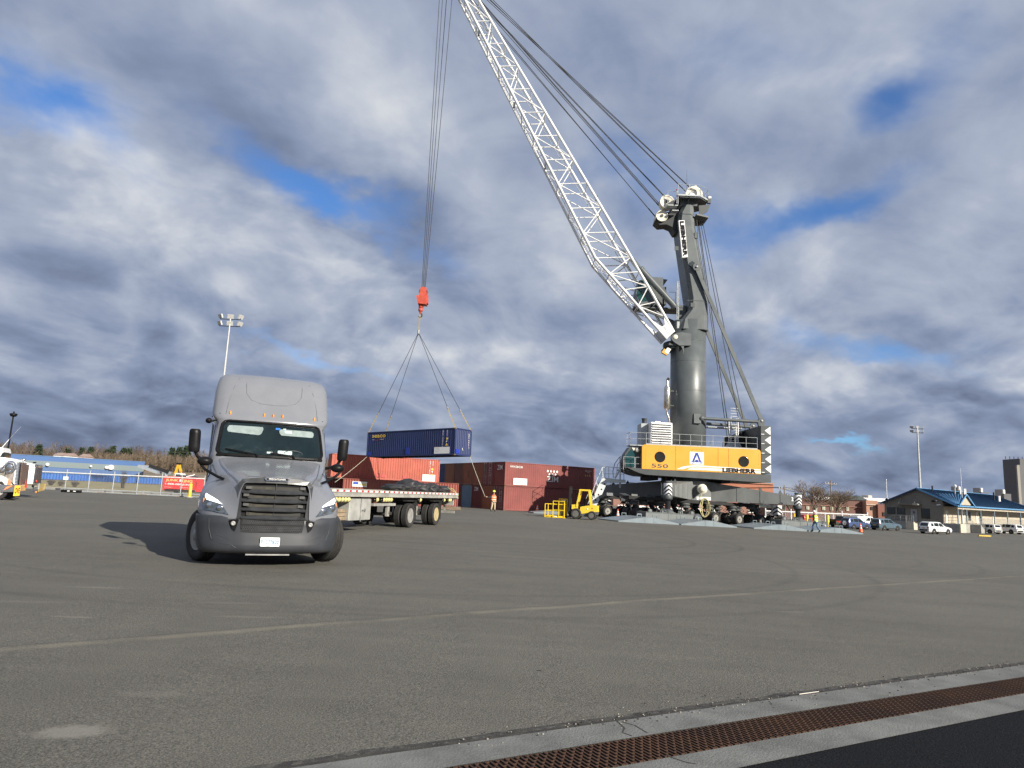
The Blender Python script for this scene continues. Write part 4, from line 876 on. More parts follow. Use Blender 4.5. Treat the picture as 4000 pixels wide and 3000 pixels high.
def railing(name, pts, parent, h=1.05, m=None, posts=1.4, r=.024, mid=True, toe=False):
    m = m or GALV; b = MB(); up = Vector((0, 0, h))
    P = [Vector(p) for p in pts]
    for a_, c_ in zip(P, P[1:]):
        b.tube(a_ + up, c_ + up, r, m, 6)
        if mid: b.tube(a_ + up * .5, c_ + up * .5, r * .8, m, 6)
        n = max(1, round((c_ - a_).length / posts))
        for k in range(n + 1): q = a_.lerp(c_, k / n); b.tube(q, q + up, r, m, 6)
        if toe: b.bar(a_ + Vector((0, 0, .06)), c_ + Vector((0, 0, .06)), .02, .12, m)
    return b.build(name, parent)
zp = zz(793); x0, x1, x2 = cq(2648, 793, -2).x, cq(2735, 797, -2).x, cq(2766, 812, -1).x
b = MB(); b.prism([(x0, -2.1), (x1, -2.1), (x2, -1.1), (x2, 1.3), (x1, 2.1), (x0, 2.1)], zp - .16, zp, GALV, 'z'); b.prism([(x0 + .2, -2.0), (x1, -2.0), (x2 - .1, -1.0), (x2 - .1, 1.2), (x1, 1.9), (x0, 1.9)], zp - .30, zp - .17, CGD, 'z')
for x in (x0 + .1, x0 + 1.2): b.bar((x, -2.0, zp - .2), (x + .05, -1.3, zp - .75), .1, .12, CGD)
b.build('head_platform', towo)
railing('platform_railing', [(x0, -2.1, zp), (x1, -2.1, zp), (x2, -1.1, zp), (x2, 1.3, zp), (x1, 2.1, zp), (x0, 2.1, zp)], towo, 1.1)
q0 = cq(2604, 806, -1.2); q1 = cq(2644, 806, -1.2)
b = MB(); b.box(q0.x, q1.x, -1.7, -.9, q0.z - .1, q0.z, GALV); b.box(q0.x + .5, q1.x + .1, -1.6, -.9, q0.z - .62, q0.z - .52, GALV); b.build('sheave_step', towo); railing('step_railing', [(q0.x, -1.7, q0.z), (q1.x, -1.7, q0.z)], towo, 1.5)
b = MB(); b.prism([(x1 - .25, -1.6), (x2 + .05, -1.0), (x2 + .05, 1.2), (x1 - .25, 1.6)], zz(862), zz(856), CGD, 'z'); b.prism([(x1 + .1, zz(818)), (x2 + .2, zz(812)), (x2 - .1, zz(840)), (x1 + .2, zz(858))], -1.1, -1.0, CGD)
b.box(x2 - .1, x2 + .25, -1.2, -.9, zz(808), zz(784), CGD); b.box(x2 - .02, x2 + .28, -1.22, -1.18, zz(790), zz(782), LBL); b.build('rear_guide', towo)
b = MB(); q = cq(2683, 792, -1.0); b.tube(q, cq(2683, 662, -1.0), .03, CGD, 6, .012); q = cq(2644, 795, -1.9); b.tube(q, cq(2644, 742, -1.9), .06, GALV, 8); b.ball(cq(2644, 742, -1.9), .09, RED, 6); b.tube(cq(2649, 795, -2.), cq(2649, 748, -2.), .03, GALV, 6); b.build('antenna', towo)
# heel bracket of the boom
b = MB(); K = [cq(2622, 1318, -1.9), cq(2626, 1308, -1.9), cq(2640, 1302, -1.9), cq(2662, 1298, -1.9), cq(2699, 1304, -1.9), cq(2699, 1350, -1.9), cq(2654, 1350, -1.9), cq(2634, 1338, -1.9), cq(2624, 1328, -1.9)]
for yy in (-1.98, 1.75): b.prism([(q.x, q.z) for q in K], yy, yy + .24, CG)
b.box(K[5].x - 2.2, K[5].x - .1, -1.75, 1.75, K[5].z, K[5].z + .2, CGD)
q = cq(2639, 1316, -2.0); b.lathe([(.001, .02), (.22, .02), (.24, 0), (.24, -.1)], q, (0, -1, 0), CREAM, 18)
g_ = [cq(2654, 1352, -1.5), cq(2668, 1352, -1.5), cq(2667, 1392, -1.5), cq(2664, 1368, -1.5)]; b.prism([(v.x, v.z) for v in g_], -1.9, -1.8, CG); b.build('heel_bracket', crane)
# ---- boom (four chords, lacing in bays)
PIV = cq(2628, 1316, -1.25)
Lk, Rk = cq(2326, 1008, -1.3), cq(2465, 1004, -1.3)
Lt, Rt = cq(1818, 0, -1.3), cq(1872, 0, -1.3)
ext = 1.10
Lt2, Rt2 = Lk + (Lt - Lk) * ext, Rk + (Rt - Rk) * ext
Lb, Rb = cq(2606, 1322, -1.3), cq(2634, 1296, -1.3)
HW = 1.35
def far(p): return Vector((p.x, -p.y, p.z))
ch = {'L': [Lb, Lk, Lt2], 'R': [Rb, Rk, Rt2]}
NB = [5, 12]
def chordpts(k):
    a_ = ch[k]; out = []
    for s_ in (0, 1):
        for i in range(NB[s_]): out.append(a_[s_].lerp(a_[s_ + 1], i / NB[s_]))
    out.append(a_[2]); return out
CL, CR_ = chordpts('L'), chordpts('R')
def taper(q, i):  # the far and near trusses close in slightly towards the tip and the heel
    f = 1.0 if i > 2 else .86 + .05 * i
    f *= 1 - .22 * max(0, i - 6) / 17
    return Vector((q.x, q.y * f, q.z))
CL = [taper(q, i) for i, q in enumerate(CL)]; CR_ = [taper(q, i) for i, q in enumerate(CR_)]
b = MB(); r = .062
for i in range(2, len(CL)):
    l0, r0 = CL[i - 1], CR_[i - 1]; l1, r1 = CL[i], CR_[i]
    for sd in (1, -1):
        f = (lambda q: q) if sd == 1 else far
        b.tube(f(l1), f(r1), r * .95, BOOM, 6)
        if i % 2: b.tube(f(l0), f(r1), r, BOOM, 6)
        else: b.tube(f(r0), f(l1), r, BOOM, 6) if True else None
        b.tube(f(l0 if not i % 2 else r0), f((l1 + r1) / 2) if False else f(l0 if not i % 2 else r0), r, BOOM, 6)
    b.tube(l1, far(l1), r, BOOM, 6); b.tube(r1, far(r1), r, BOOM, 6)
    if i % 2: b.tube(l0, far(l1), r * .8, BOOM, 6)
    else: b.tube(r0, far(r1), r * .8, BOOM, 6)
boom = b.build('boom', crane)
for cpts in (CL, CR_, [far(q) for q in CL], [far(q) for q in CR_]):
    b = MB()
    for a_, c_ in zip(cpts, cpts[1:]): b.tube(a_, c_, .145, BOOM, 10)
    b.build('boom_chord', boom)
for sd in (-1, 1):   # solid heel plates with an arched cut-out
    P = [CL[0], CR_[0], CR_[0].lerp(CR_[1], .98), CR_[0].lerp(CR_[1], .98).lerp(CL[1], .12), CR_[0].lerp(CR_[1], .62).lerp(CL[0].lerp(CL[1], .62), .35), CR_[0].lerp(CR_[1], .60).lerp(CL[0].lerp(CL[1], .60), .65), CL[1].lerp(CR_[1], .12), CL[1]]
    y = sd * 1.2; b = MB(); b.prism([(q.x, q.z) for q in P], y - .05, y + .05, BOOM); b.build('boom_heel', boom)
b = MB(); ux_ = (CR_[0] - CR_[2]).normalized(); b.text('SWL 273400 BA', CL[0].lerp(CL[1], .55).lerp(CR_[0].lerp(CR_[1], .55), .42) + Vector((0, -.12, 0)), ux_, (CR_[1] - CL[1]), .16, LINK, width=1.5); b.build('boom_serial', boom)
b = MB()  # access walkway inside the lower chords, with its handrail
for i in range(2, len(CL) - 1):
    a_, c_ = CL[i], CL[i + 1]; 
    for y in (.2, .9): b.tube(Vector((a_.x + .25, y, a_.z + .1)), Vector((c_.x + .25, y, c_.z + .1)), .035, BOOM, 5)
    for k in range(4): q = a_.lerp(c_, k / 4); b.tube((q.x + .25, .2, q.z + .1), (q.x + .25, .9, q.z + .1), .03, BOOM, 5)
    a_, c_ = CR_[i], CR_[i + 1]
    for y in (.55,): b.tube(Vector((a_.x - .4, y, a_.z - .5)), Vector((c_.x - .4, y, c_.z - .5)), .03, GALV, 5)
b.build('boom_walkway', boom)
b = MB()
for px, py in ((1870, 130), (2008, 412), (2330, 775), (2130, 650)): q = cq(px, py, -1.2); b.box(q.x - .1, q.x + .1, q.y - .12, q.y + .1, q.z - .3, q.z + .3, CGD)
b.build('boom_lamps', boom)
b = MB(); q0, q1 = cq(2300, 1010, .2), cq(2560, 1200, .2)
b.loft([[cq(2420, 965, -.6), cq(2448, 985, -.6), cq(2448, 985, .6), cq(2420, 965, .6)], [cq(2490, 1060, -.6), cq(2500, 1050, -.6), cq(2500, 1050, .6), cq(2490, 1060, .6)]], CGD); b.build('cylinder_head', boom)
# luffing cylinder pair
for y in (-.55, .55):
    b = MB(); b.tube(cq(2500, 1048, y), cq(2640, 1203, y), .33, CG, 20); b.tube(cq(2470, 1012, y), cq(2502, 1050, y), .20, CGD, 14); q = cq(2500, 1048, y); b.lathe([(.33, 0), (.37, .02), (.37, .3), (.33, .32)], q, (cq(2640, 1203, y) - q), CG, 20)
    b.prism([(v.x, v.z) for v in (cq(2632, 1190, y), cq(2650, 1195, y), cq(2675, 1196, y), cq(2675, 1260, y), cq(2655, 1250, y))], y - .25, y + .25, CGD); b.build('luffing_cylinder', crane)
# tower cabin
b = MB(); xa, xb = cq(2490, 1120, .6).x, cq(2588, 1120, .6).x; za, zb = cq(2540, 1195, .6).z, cq(2540, 1085, .6).z
b.prism([(xa + .2, za), (xb, za), (xb, zb), (xa + 1.0, zb), (xa + .1, zb - .5), (xa - .2, za + 1.2)], .3, 2.3, CG); b.prism([(xa - .12, za + 1.1), (xa + .18, zb - .45), (xa + 1.3, zb - .45), (xa + 1.3, za + .5), (xa + .25, za + .3)], .27, .295, mat('cabin_glass', (.012, .055, .058), .05, spec=.6)); 
b.prism([(xb, zb), (xb + .6, zb - .05), (xb + .1, zb - .8)], .8, 1.6, CG); b.box(xb - .5, xb + .35, .4, 2.2, za + .2, zb - 1.0, CGD); cabn = b.build('tower_cabin', crane)
b = MB(); b.box(xa - .4, cq(2680, 1200).x, .2, 2.2, za - .35, za - .2, CGD); b.bar((xa + .5, .3, za - .4), (cq(2650, 1250).x, .3, za - 1.9), .2, .3, CGD); b.bar((xa + 1.8, .3, za - .3), (xa + 3.2, .3, za - 1.4), .12, .12, CGD); b.build('cabin_gantry', cabn); railing('gantry_railing', [(xb + .3, .2, za - .2), (cq(2640, 1200).x, .2, za - .2)], cabn, 1.7); b = MB()
for x in (cq(2636, 1200).x, cq(2642, 1200).x): b.tube((x, -.9, zz(1290)), (x, -.9, zz(1112)), .05, GALV, 6)
b.build('ladder', towo)
b = MB(); q = cq(2646, 1290, -1.2); b.box(q.x - .05, q.x + .45, -1.3, -.6, q.z + .2, q.z + .9, GALV); b.build('service_box', crane); b = MB(); b.lathe([(.001, -.2), (.4, -.2), (.4, .2), (.001, .2)], cq(2607, 1350, -.6), (0, 1, 0), CGD, 18); b.build('rope_drum', crane); b = MB(); q = cq(2598, 1376, -1.2); b.obox(q, (.26, 0, -.14), (0, .2, 0), (.12, 0, .2), mat('floodlight_amber', (.75, .38, .06), .4)); b.obox(cq(2607, 1371, -1.2), (.18, 0, -.1), (0, .22, 0), (.15, 0, .25), WHITE); b.tube(cq(2605, 1365, -1.2), cq(2635, 1355, -1.2), .05, GALV); b.build('floodlight', crane); b = MB(); b.box(cq(2615, 1348, -1.2).x, cq(2650, 1348).x, -1.6, -.2, cq(2640, 1352).z, cq(2640, 1348).z, CGD); b.build('heel_step', crane)
# stays and backstay struts
b = MB()
for (p, q2, y) in (((2719, 1044), (2974, 1640), -1.9), ((2760, 1290), (2920, 1672), 1.7)):
    b.bar(cq(*p, y), cq(*q2, y), .16, .36, CG); 
b.build('stay', crane)
b = MB(); q = cq(2720, 1045, -1.75); b.lathe([(.42, 0), (.42, .25)], q, (0, -1, 0), CG, 18); b.bar(q, q + Vector((-.5, .25, .5)), .5, .5, CG); b.lathe([(.1, 0), (.1, .4)], q, (0, -1, 0), STEEL, 10); b.build('stay_lug', crane)
for (p, q2, y) in (((2740, 1634), (2968, 1648), -1.9), ((2760, 1655), (2935, 1668), 1.7)):
    b = MB(); b.tube(cq(*p, y), cq(*q2, y), .17, CG, 12)
    e = cq(*q2, y); b.prism([(e.x + .12 + .34 * math.cos(t), e.z - .12 + .55 * math.sin(t)) for t in [k * .5236 for k in range(12)]], y - .16, y + .16, CG); b.lathe([(.001, .2), (.14, .2), (.16, .0)], e + Vector((.15, 0, .1)), (0, -1, 0), STEEL, 10); b.build('stay_strut', crane)
b = MB(); q = cq(2722, 1635, -1.7); b.hexa([q + Vector(v) for v in ((-.35, -.3, -.5), (.35, -.3, -.5), (.35, .8, -.5), (-.35, .8, -.5), (-.35, -.2, .45), (.35, -.2, .45), (.35, .8, .45), (-.35, .8, .45))], CG); q = cq(2742, 1634, -1.95); b.lathe([(.001, .1), (.2, .1), (.24, 0), (.24, -.2)], q, (0, -1, 0), CG, 14); b.build('strut_bracket', crane)
# ropes from the tower head to the boom tip, and down the back
TIP = (Lt2 + Rt2) / 2; TIP.y = 0; b = MB()
for (px, py), (tx, ty) in (((2566, 852), (.2, .3)), ((2560, 848), (.5, .3)), ((2586, 808), (.6, -.3)), ((2590, 820), (.8, -.1)), ((2592, 826), (.7, .1)), ((2600, 770), (1.2, .4)), ((2602, 776), (1.3, .6)), ((2676, 744), (1.7, -.4)), ((2679, 749), (1.7, -.2)), ((2697, 733), (2.1, .2)), ((2700, 738), (2.1, .4))):
    b.tube(cq(px, py, ty * 1.5), TIP + Vector((tx, ty * 2, -.2)), .035, ROPE, 6)
for (px, py), (qx, qy) in (((2724, 860), (2841, 1712)), ((2727, 858), (2852, 1722)), ((2734, 855), (2898, 1705)), ((2741, 850), (2916, 1702)), ((2730, 870), (2848, 1690))): b.tube(cq(px, py, .1), cq(qx, qy, .3), .035, ROPE, 6)
b.build('luffing_ropes', crane)
# boom tip head and hoist ropes
HK = cq(1650, 1175); b = MB(); b.box(TIP.x - 1.2, TIP.x + 1.0, -1.2, 1.2, TIP.z - .6, TIP.z + .9, BOOM); b.build('boom_head', boom)
b = MB(); xr = HK.x
for dx, dy in ((-.14, -.35), (-.05, .05), (.08, .3), (.32, -.2)): b.tube((xr + dx * .7, dy, HK.z + 1.2), (xr + dx * 3.2 + .1, dy * 1.5, TIP.z + .5), .035, ROPE, 6)
b.bar((xr + .1, 0, TIP.z + .5), TIP + Vector((0, 0, .5)), .5, .5, BOOM); b.build('hoist_ropes', crane)
# ---- machine house
H0, H1 = cq(2508, 1780, -3.45).x, cq(2972, 1780, -3.45).x; HY = -3.45
zy0, zy1 = cq(2740, 1842, HY).z, cq(2740, 1746, HY).z
ztop0, ztop1 = cq(2530, 1740, HY).z, cq(2960, 1761, HY).z
b = MB(); W_ = H1 - H0; pr = rpoly([(H0, zy0), (H1, zy0), (H1, zy1), (H0, zy1)], .30, 5)
pr = [(x, z if z > zy0 + .5 else (zy0 if z < zy0 + .31 else z)) for x, z in rpoly([(H0, zy0), (H1, zy0), (H1, zy1), (H0, zy1)], .32, 6)]
b.prism(pr, HY, HY + .35, CYE); b.box(H0 + .3, H1 - .1, HY + .35, -HY, zy0, zy1 - .12, CGD); b.prism(pr, -HY - .01, -HY + .34, CYE); b.box(H0, H0 + .35, HY + .36, HY + 2.6, zy0, zy1 - .3, CYE)
house = b.build('machine_house', crane)
b = MB()
for px in (2639, 2805, 2846): x = cq(px, 1790, HY).x; b.box(x - .012, x + .012, HY - .006, HY + .1, zy0, zy1 - .02, DARK)
x0, x1 = cq(2703, 1760, HY).x, cq(2739, 1760, HY).x
for (xa_, xb_, z0_, z1_) in ((x0, x0 + .025, zy0 + .2, zy1 - .25), (x1, x1 + .025, zy0 + .2, zy1 - .25), (x0, x1, zy1 - .26, zy1 - .235), (x0, x1, zy0 + .18, zy0 + .2)): b.box(xa_, xb_, HY - .005, HY + .1, z0_, z1_, mat('panel_line', (.40, .18, .02), .6))
for x in (H0 + .35, H1 - .2): b.box(x - .006, x + .006, HY - .004, HY + .1, zy0 + .1, zy1 - .4, mat('panel_line', (.40, .18, .02), .6))
b.build('panel_joints', house)
for px, py in ((2578, 1785), (2905, 1803)):
    q = cq(px, py, HY); b = MB(); b.lathe([(.001, .012), (.46, .012), (.50, .02), (.53, .004)], (q.x, HY, q.z), (0, -1, 0), mat('porthole_glass', (.02, .018, .014), .08, spec=.6), 36); b.build('porthole', house)
b = MB(); q = cq(2545, 1826, HY); q1_ = cq(2610, 1827, HY); b.text('550', (q.x, HY - .008, q.z), XX, ZZ, .38, CGD, off=.012, width=q1_.x - q.x); b.build('type_number', house)
q, q1_ = cq(2822, 1843, HY), cq(2953, 1846, HY); b = MB(); b.text('LIEBHERR', (q.x, HY - .022, q.z - .02), XX, ZZ, .42, BLK, off=.045, width=q1_.x - q.x); b.build('maker_lettering', house)
b = MB(); xl_, xr_ = cq(2640, 1830, HY).x, H1 - .03; zb_ = zy0
sw = [(xl_ + .05, zb_ + .12), (xl_ + .75, zb_ + .42), (xl_ + 1.9, zb_ + .60), (xl_ + 3.2, zb_ + .56), (xr_, zb_ + .46), (xr_, zb_ + .36), (xl_ + 3.2, zb_ + .44), (xl_ + 2.0, zb_ + .46), (xl_ + 1.1, zb_ + .30), (xl_ + .75, zb_ + .15)]
b.prism(sw, HY - .008, HY + .05, LBL); sw = [(xl_ + 1.05, zb_ + .14), (xl_ + 1.6, zb_ + .34), (xl_ + 2.3, zb_ + .38), (xr_, zb_ + .28), (xr_, zb_ + .07), (xl_ + 3.0, zb_ + .14)]; b.prism(sw, HY - .008, HY + .05, LBL); b.build('white_stripe', house)
# port emblem
q0, q1 = cq(2694, 1764, HY), cq(2749, 1816, HY); EW, EH = q1.x - q0.x, q0.z - q1.z; ex, ez = q0.x, q1.z; b = MB(); b.box(ex, ex + EW, HY - .012, HY + .05, ez, ez + EH, LBL)
EB = mat('emblem_blue', (.02, .04, .28), .5); y_ = HY - .016
def ep(pts): b.prism([(ex + EW * u, ez + EH * v) for u, v in pts], y_, HY, EB)
ep([(.18, .24), (.42, .93), (.58, .93), (.82, .24), (.90, .24), (.90, .18), (.62, .18), (.62, .24), (.68, .24), (.5, .76), (.32, .24), (.38, .24), (.38, .18), (.10, .18), (.10, .24)])
ep([(.36, .20), (.40, .36), (.5, .40), (.60, .36), (.64, .20), (.5, .16)])
EL = mat('emblem_sky', (.25, .45, .70), .5)
b.prism([(ex + EW * u, ez + EH * v) for u, v in ((.46, .5), (.54, .5), (.52, .58), (.51, .70), (.49, .70), (.48, .58))], y_ - .002, HY, EL)
for u in (.08, .62): b.prism([(ex + EW * (u + .3 * t / 6), ez + EH * (.18 + .03 * math.sin(t * 1.05))) for t in range(7)] + [(ex + EW * (u + .3 * t / 6), ez + EH * (.15 + .03 * math.sin(t * 1.05))) for t in range(6, -1, -1)], y_ - .003, HY, EL)
b.text('PORT OF ALBANY', (ex + EW * .05, y_, ez + EH * .04), XX, ZZ, EH * .07, EB, width=EW * .9); b.build('port_emblem', house)
# grey skirt under the house, turntable, counterweight
zs = cq(2740, 1868, HY).z; xs0 = cq(2440, 1800, HY).x; xs1 = cq(3012, 1850, HY).x
b = MB(); b.prism([(H0 - 1.4, zy0 + .05), (xs1, zy0), (xs1, zy0 - .75), (H1 + .4, zs - .15), (H0 + .4, zs + .1), (H0 - .3, zs + .25)], HY + .03, -HY - .05, CGD)
for x in (H0 + 1., H0 + 3.2, H0 + 8.): b.box(x, x + .8, -2.5, 2.5, zs - .35, zs + .05, DARK)
b.build('house_skirt', house)
b = MB(); b.lathe([(2.3, 3.3), (2.3, 3.9), (1.9, 3.9), (1.9, 4.5)], (0, 0, 0), (0, 0, 1), CGD, 40); b.build('slewing_ring', crane)
zc0, zc1 = cq(2990, 1850, HY).z, cq(2990, 1664, HY).z; xc0, xc1 = cq(2973, 1750, HY).x + .005, cq(3011, 1750, HY).x
b = MB(); b.box(xc0, xc1, HY - .02, -HY, zc0, zc1, CGD)
for k in range(1, 5): z = zc0 + (zc1 - zc0) * k / 5; b.box(xc0 + .01, xc1 + .01, HY - .03, HY, z - .012, z + .012, DARK)
b.prism([(xc0 - 1.7, zc0 + 1.5), (xc0, zc0 + 1.5), (xc0, zc1 - .1), (xc0 - 1.7, zc1 - .75)], 1.2, 2.8, DARK); cwt = b.build('counterweight', crane)
b = MB(); hk = (zc1 - zc0) / 5
for k in range(5): z = zc0 + hk * k; b.prism([(xc1 - .02, z + .05), (xc1 - .02, z + hk - .05), (xc1 - (xc1 - xc0) * .62, z + hk / 2)], HY - .032, HY, WHITE); b.box(xc0 + .02, xc0 + .32, HY - .03, HY, z + .08, z + .14, LBL)
b.build('warning_triangles', cwt)
# deck fittings
railing('house_railing', [(H0 + .4, HY + .1, zy1), (H1 - .3, HY + .1, zy1)], house, 1.15, posts=1.05, toe=True)
railing('house_railing', [(H1 - .3, 3.2, zy1), (1.9, 3.2, zy1)], house, 1.15)
b = MB(); x0, x1 = cq(2540, 1700, -2.5).x, cq(2626, 1700, -2.5).x; z0, z1_ = zy1 - .1, cq(2585, 1650, -2.5).z
b.cbox(x0, x1, -2.6, 1.0, z0, z1_, WHITE, .06); b.box(x0 + .5, x0 + 1.0, -2.5, -2.0, z1_ - .05, z1_ + .1, WHITE); rad_ = b.build('radiator_unit', house)
b = MB(); b.box(x0 + .15, x1 - .15, -2.63, -2.59, z0 + .35, z1_ - .15, DARK)
n = 9
for k in range(n): z = z0 + .38 + (z1_ - z0 - .56) * k / (n - 1); b.obox(((x0 + x1) / 2, -2.66, z), ((x1 - x0) / 2 - .15, 0, 0), (0, .035, -.02), (0, .01, .055), WHITE)
b.build('louvre_grille', rad_)
b = MB(); q = cq(2512, 1690, -1.5); b.box(q.x - .2, x0 - .05, -1.5, .5, z0, zz(1668), GALV); b.lathe([(.25, 0), (.25, .35), (.3, .4), (.3, .45)], (x0 - .3, -1.0, zz(1664)), (0, 0, 1), CGD, 14); b.build('air_filter', house)
b = MB(); SS = mat('stainless_exhaust', (.55, .52, .46), .28, .9, var=.15, scale=3); xe = cq(2606, 1560, -.9).x; ye = -.9
b.lathe([(.10, zz(1670)), (.10, zz(1655))], (xe + .25, ye, 0), (0, 0, 1), SS, 14); b.path([(xe + .25, ye, zz(1655)), (xe + .18, ye, zz(1640)), (xe - .02, ye, zz(1622)), (xe, ye, zz(1610))], .11, SS, 12)
b.lathe([(.11, zz(1612)), (.33, zz(1602)), (.33, zz(1525)), (.12, zz(1512)), (.12, zz(1490))], (xe, ye, 0), (0, 0, 1), SS, 24); b.tube((xe, ye, zz(1496)), (xe + .15, ye, zz(1487)), .14, DARK, 14); b.box(xe + .2, xe + .7, ye - .05, ye + .05, zz(1538), zz(1534), CGD); b.box(xe + .2, xe + .7, ye - .05, ye + .05, zz(1594), zz(1590), CGD); b.build('exhaust_stack', crane)
b = MB(); xm0, xm1 = cq(2852, 1640, .5).x, cq(2880, 1640, .5).x; z0 = zy1
for x in (xm0, xm1): b.tube((x, .3, z0 + .7), (x, .3, zz(1622)), .06, WHITE, 8); b.tube((x, .9, z0 + .7), (x, .9, zz(1622)), .06, WHITE, 8)
for k in range(14): z = z0 + .8 + k * .28; b.tube((xm0, .3, z), (xm1, .3, z), .022, WHITE, 5)
b.loft([[(xm0 - .7, -.4, z0), (xm1 + .3, -.4, z0), (xm1 + .3, 1.4, z0), (xm0 - .7, 1.4, z0)], [(xm0 - .1, .0, z0 + .85), (xm1 + .1, .0, z0 + .85), (xm1 + .1, 1.1, z0 + .85), (xm0 - .1, 1.1, z0 + .85)]], GALV); b.loft([[(xm1 + .7, -.4, z0), (xm1 + 2.0, -.4, z0), (xm1 + 2.0, 1.4, z0), (xm1 + .7, 1.4, z0)], [(xm1 + 1., .0, z0 + .7), (xm1 + 1.9, .0, z0 + .7), (xm1 + 1.9, 1.1, z0 + .7), (xm1 + 1., 1.1, z0 + .7)]], CGD); b.build('winch_mast', house)
zw = zz(1658); xw0, xw1 = cq(2764, 1658, 1.).x, cq(2898, 1658, 1.).x; b = MB(); b.box(xw0, xw1, .9, 2.0, zw - .1, zw, GALV); b.build('stay_walkway', house); railing('walkway_railing', [(xw0, 2.0, zw), (xw1, 2.0, zw)], house, 1.0)
# ground-level driver cabin at the left end
b = MB(); xq = [cq(px, 1800, -2.).x for px in (2430, 2440, 2478, 2506)]; zb0, zb1 = cq(2450, 1838, -2.).z, cq(2450, 1748, -2.).z
b.prism([(xq[0] + .1, zb0 + .3), (xq[0] + .5, zb0), (xq[3] + .2, zb0), (xq[3] + .2, zb1), (xq[1] + .35, zb1), (xq[0] + .15, zb1 - .7), (xq[0], zb1 - 1.5)], -2.8, -.9, CGD); cabl = b.build('lower_cabin', crane)
b = MB(); CGL = mat('cabin_glass', (.012, .055, .058), .05, spec=.6); b.prism([(xq[0] + .2, zb1 - .9), (xq[1] + .5, zb1 - .15), (xq[2] - .05, zb1 - .85), (xq[2] - .05, zb1 - 1.95), (xq[0] + .3, zb1 - 1.9)], -2.83, -2.80, CGL); b.build('cabin_window', cabl)
b = MB(); b.box(xq[1] + .1, xq[2] - .05, -2.86, -2.83, zb0 + .25, zb0 + .33, CGD); b.prism([(xq[1] + .55, zb1 - .03), (xq[2] - .1, zb1 - .1), (xq[2] - .2, zb1 - .4), (xq[1] + .6, zb1 - .15)], -2.85, -2.8, CREAM); q = cq(2489, 1759, -3.); b.lathe([(.001, .05), (.17, .05), (.2, 0), (.12, -.2)], q, (-.4, -1, 0), CREAM, 16); b.bar(q, q + Vector((.5, .3, .1)), .05, .05, GALV); b.build('cabin_trim', cabl)
zf = cq(2460, 1836, -3.).z; railing('cabin_railing', [(cq(2435, 1836, -3.2).x, -3.2, zf), (cq(2478, 1836, -3.2).x, -3.2, zf)], cabl, 1.25); railing('cabin_railing', [(cq(2482, 1836, -3.2).x, -3.2, zf), (cq(2505, 1836, -3.2).x, -3.2, zf)], cabl, 1.25)
q = cq(2458, 1737, -2.2); b = MB(); b.box(q.x, cq(2520, 1737).x, -2.6, -.8, q.z - .1, q.z, GALV); b.build('cabin_roof_platform', cabl); railing('roof_railing', [(q.x, -2.6, q.z), (cq(2520, 1737).x, -2.6, q.z)], cabl, 1.2); railing('roof_railing', [(q.x, -2.6, q.z), (q.x, -.8, q.z)], cabl, 1.2)
# ------------------------------------------------------------------ crane undercarriage (crane-local, U along the chassis, N towards the camera)
UA = rad(23); U_ = Vector((math.cos(UA), math.sin(UA), 0)); N_ = Vector((math.sin(UA), -math.cos(UA), 0))
def un(s, b_, z=0.): q = U_ * s + N_ * b_; return Vector((q.x, q.y, z + gz(CC.x + q.x, CC.y + q.y) - CC.z))
def zat(px, py, P): return at(px, py, P.y + CC.y).z - CC.z
hub_t, hub_b = zat(2700, 1880, Vector((0, -1.5, 0))), zat(2700, 1953, Vector((0, -1.5, 0)))
J1, J2, J3, J4 = un(-7.5, 7), un(7.5, 7), Vector((-8.3, 3.4, 0)), un(7.0, -8)
b = MB(); b.prism([(2.7 * math.cos(k * .7854 + .39), 2.7 * math.sin(k * .7854 + .39)) for k in range(8)], hub_b, hub_t, CGU, 'z'); b.lathe([(2.2, hub_t), (2.2, hub_t + .35)], (0, 0, 0), ZZ, CGD, 40); b.build('chassis_hub', crane)
def beam(J, zt, zb, name='outrigger_beam', w0=.95, w1=.55):
    d_ = Vector((J.x, J.y, 0)).normalized(); s_ = Vector((-d_.y, d_.x, 0)); P = []
    b = MB(); h0 = d_ * 2.0; e = Vector((J.x, J.y, 0)) - d_ * .35
    for q, w_, z in ((h0, w0, hub_b - .02), (e, w1, zb), (h0, w0, hub_t + .02), (e, w1, zt)): P += [q + s_ * w_ + Vector((0, 0, z)), q - s_ * w_ + Vector((0, 0, z))]
    b.hexa([P[1], P[3], P[2], P[0], P[5], P[7], P[6], P[4]], CGU)
    for t in (.35, .62, .85):
        q = h0.lerp(e, t); w_ = w0 + (w1 - w0) * t; zt_ = hub_t + (zt - hub_t) * t; zb_ = hub_b + (zb - hub_b) * t
        sg = -1 if s_.y > 0 else 1
        b.obox(q + s_ * sg * (w_ + .012) + Vector((0, 0, (zt_ + zb_) / 2)), d_ * .03, s_ * .015, Vector((0, 0, (zt_ - zb_) / 2 - .05)), CGU)
        if t > .5: b.prism([(0, 0)] * 0 + [(q.x - .2, zt_), (q.x + .2, zt_), (q.x, zt_ + .38)], q.y - .04, q.y + .04, CGD)
    return b.build(name, crane)
bm1 = beam(J1, zat(2620, 1893, J1), zat(2620, 1938, J1)); bm2 = beam(J2, zat(3120, 1939, J2), zat(3120, 1974, J2)); bm3 = beam(J3, zat(2365, 1897, J3), zat(2365, 1938, J3)); bm4 = beam(J4, zat(3120, 1939, J2) + .1, zat(3120, 1974, J2))
b = MB(); q = at(2793, 1955, 67.); q = at(3092, 1957, CC.y + J2.y - .9) - CC; b.text('2', q, U_, ZZ, .36, LBL, off=.03); b.build('beam_number', bm2)
CHB = mat('chevron_black', (.02, .02, .02), .5)
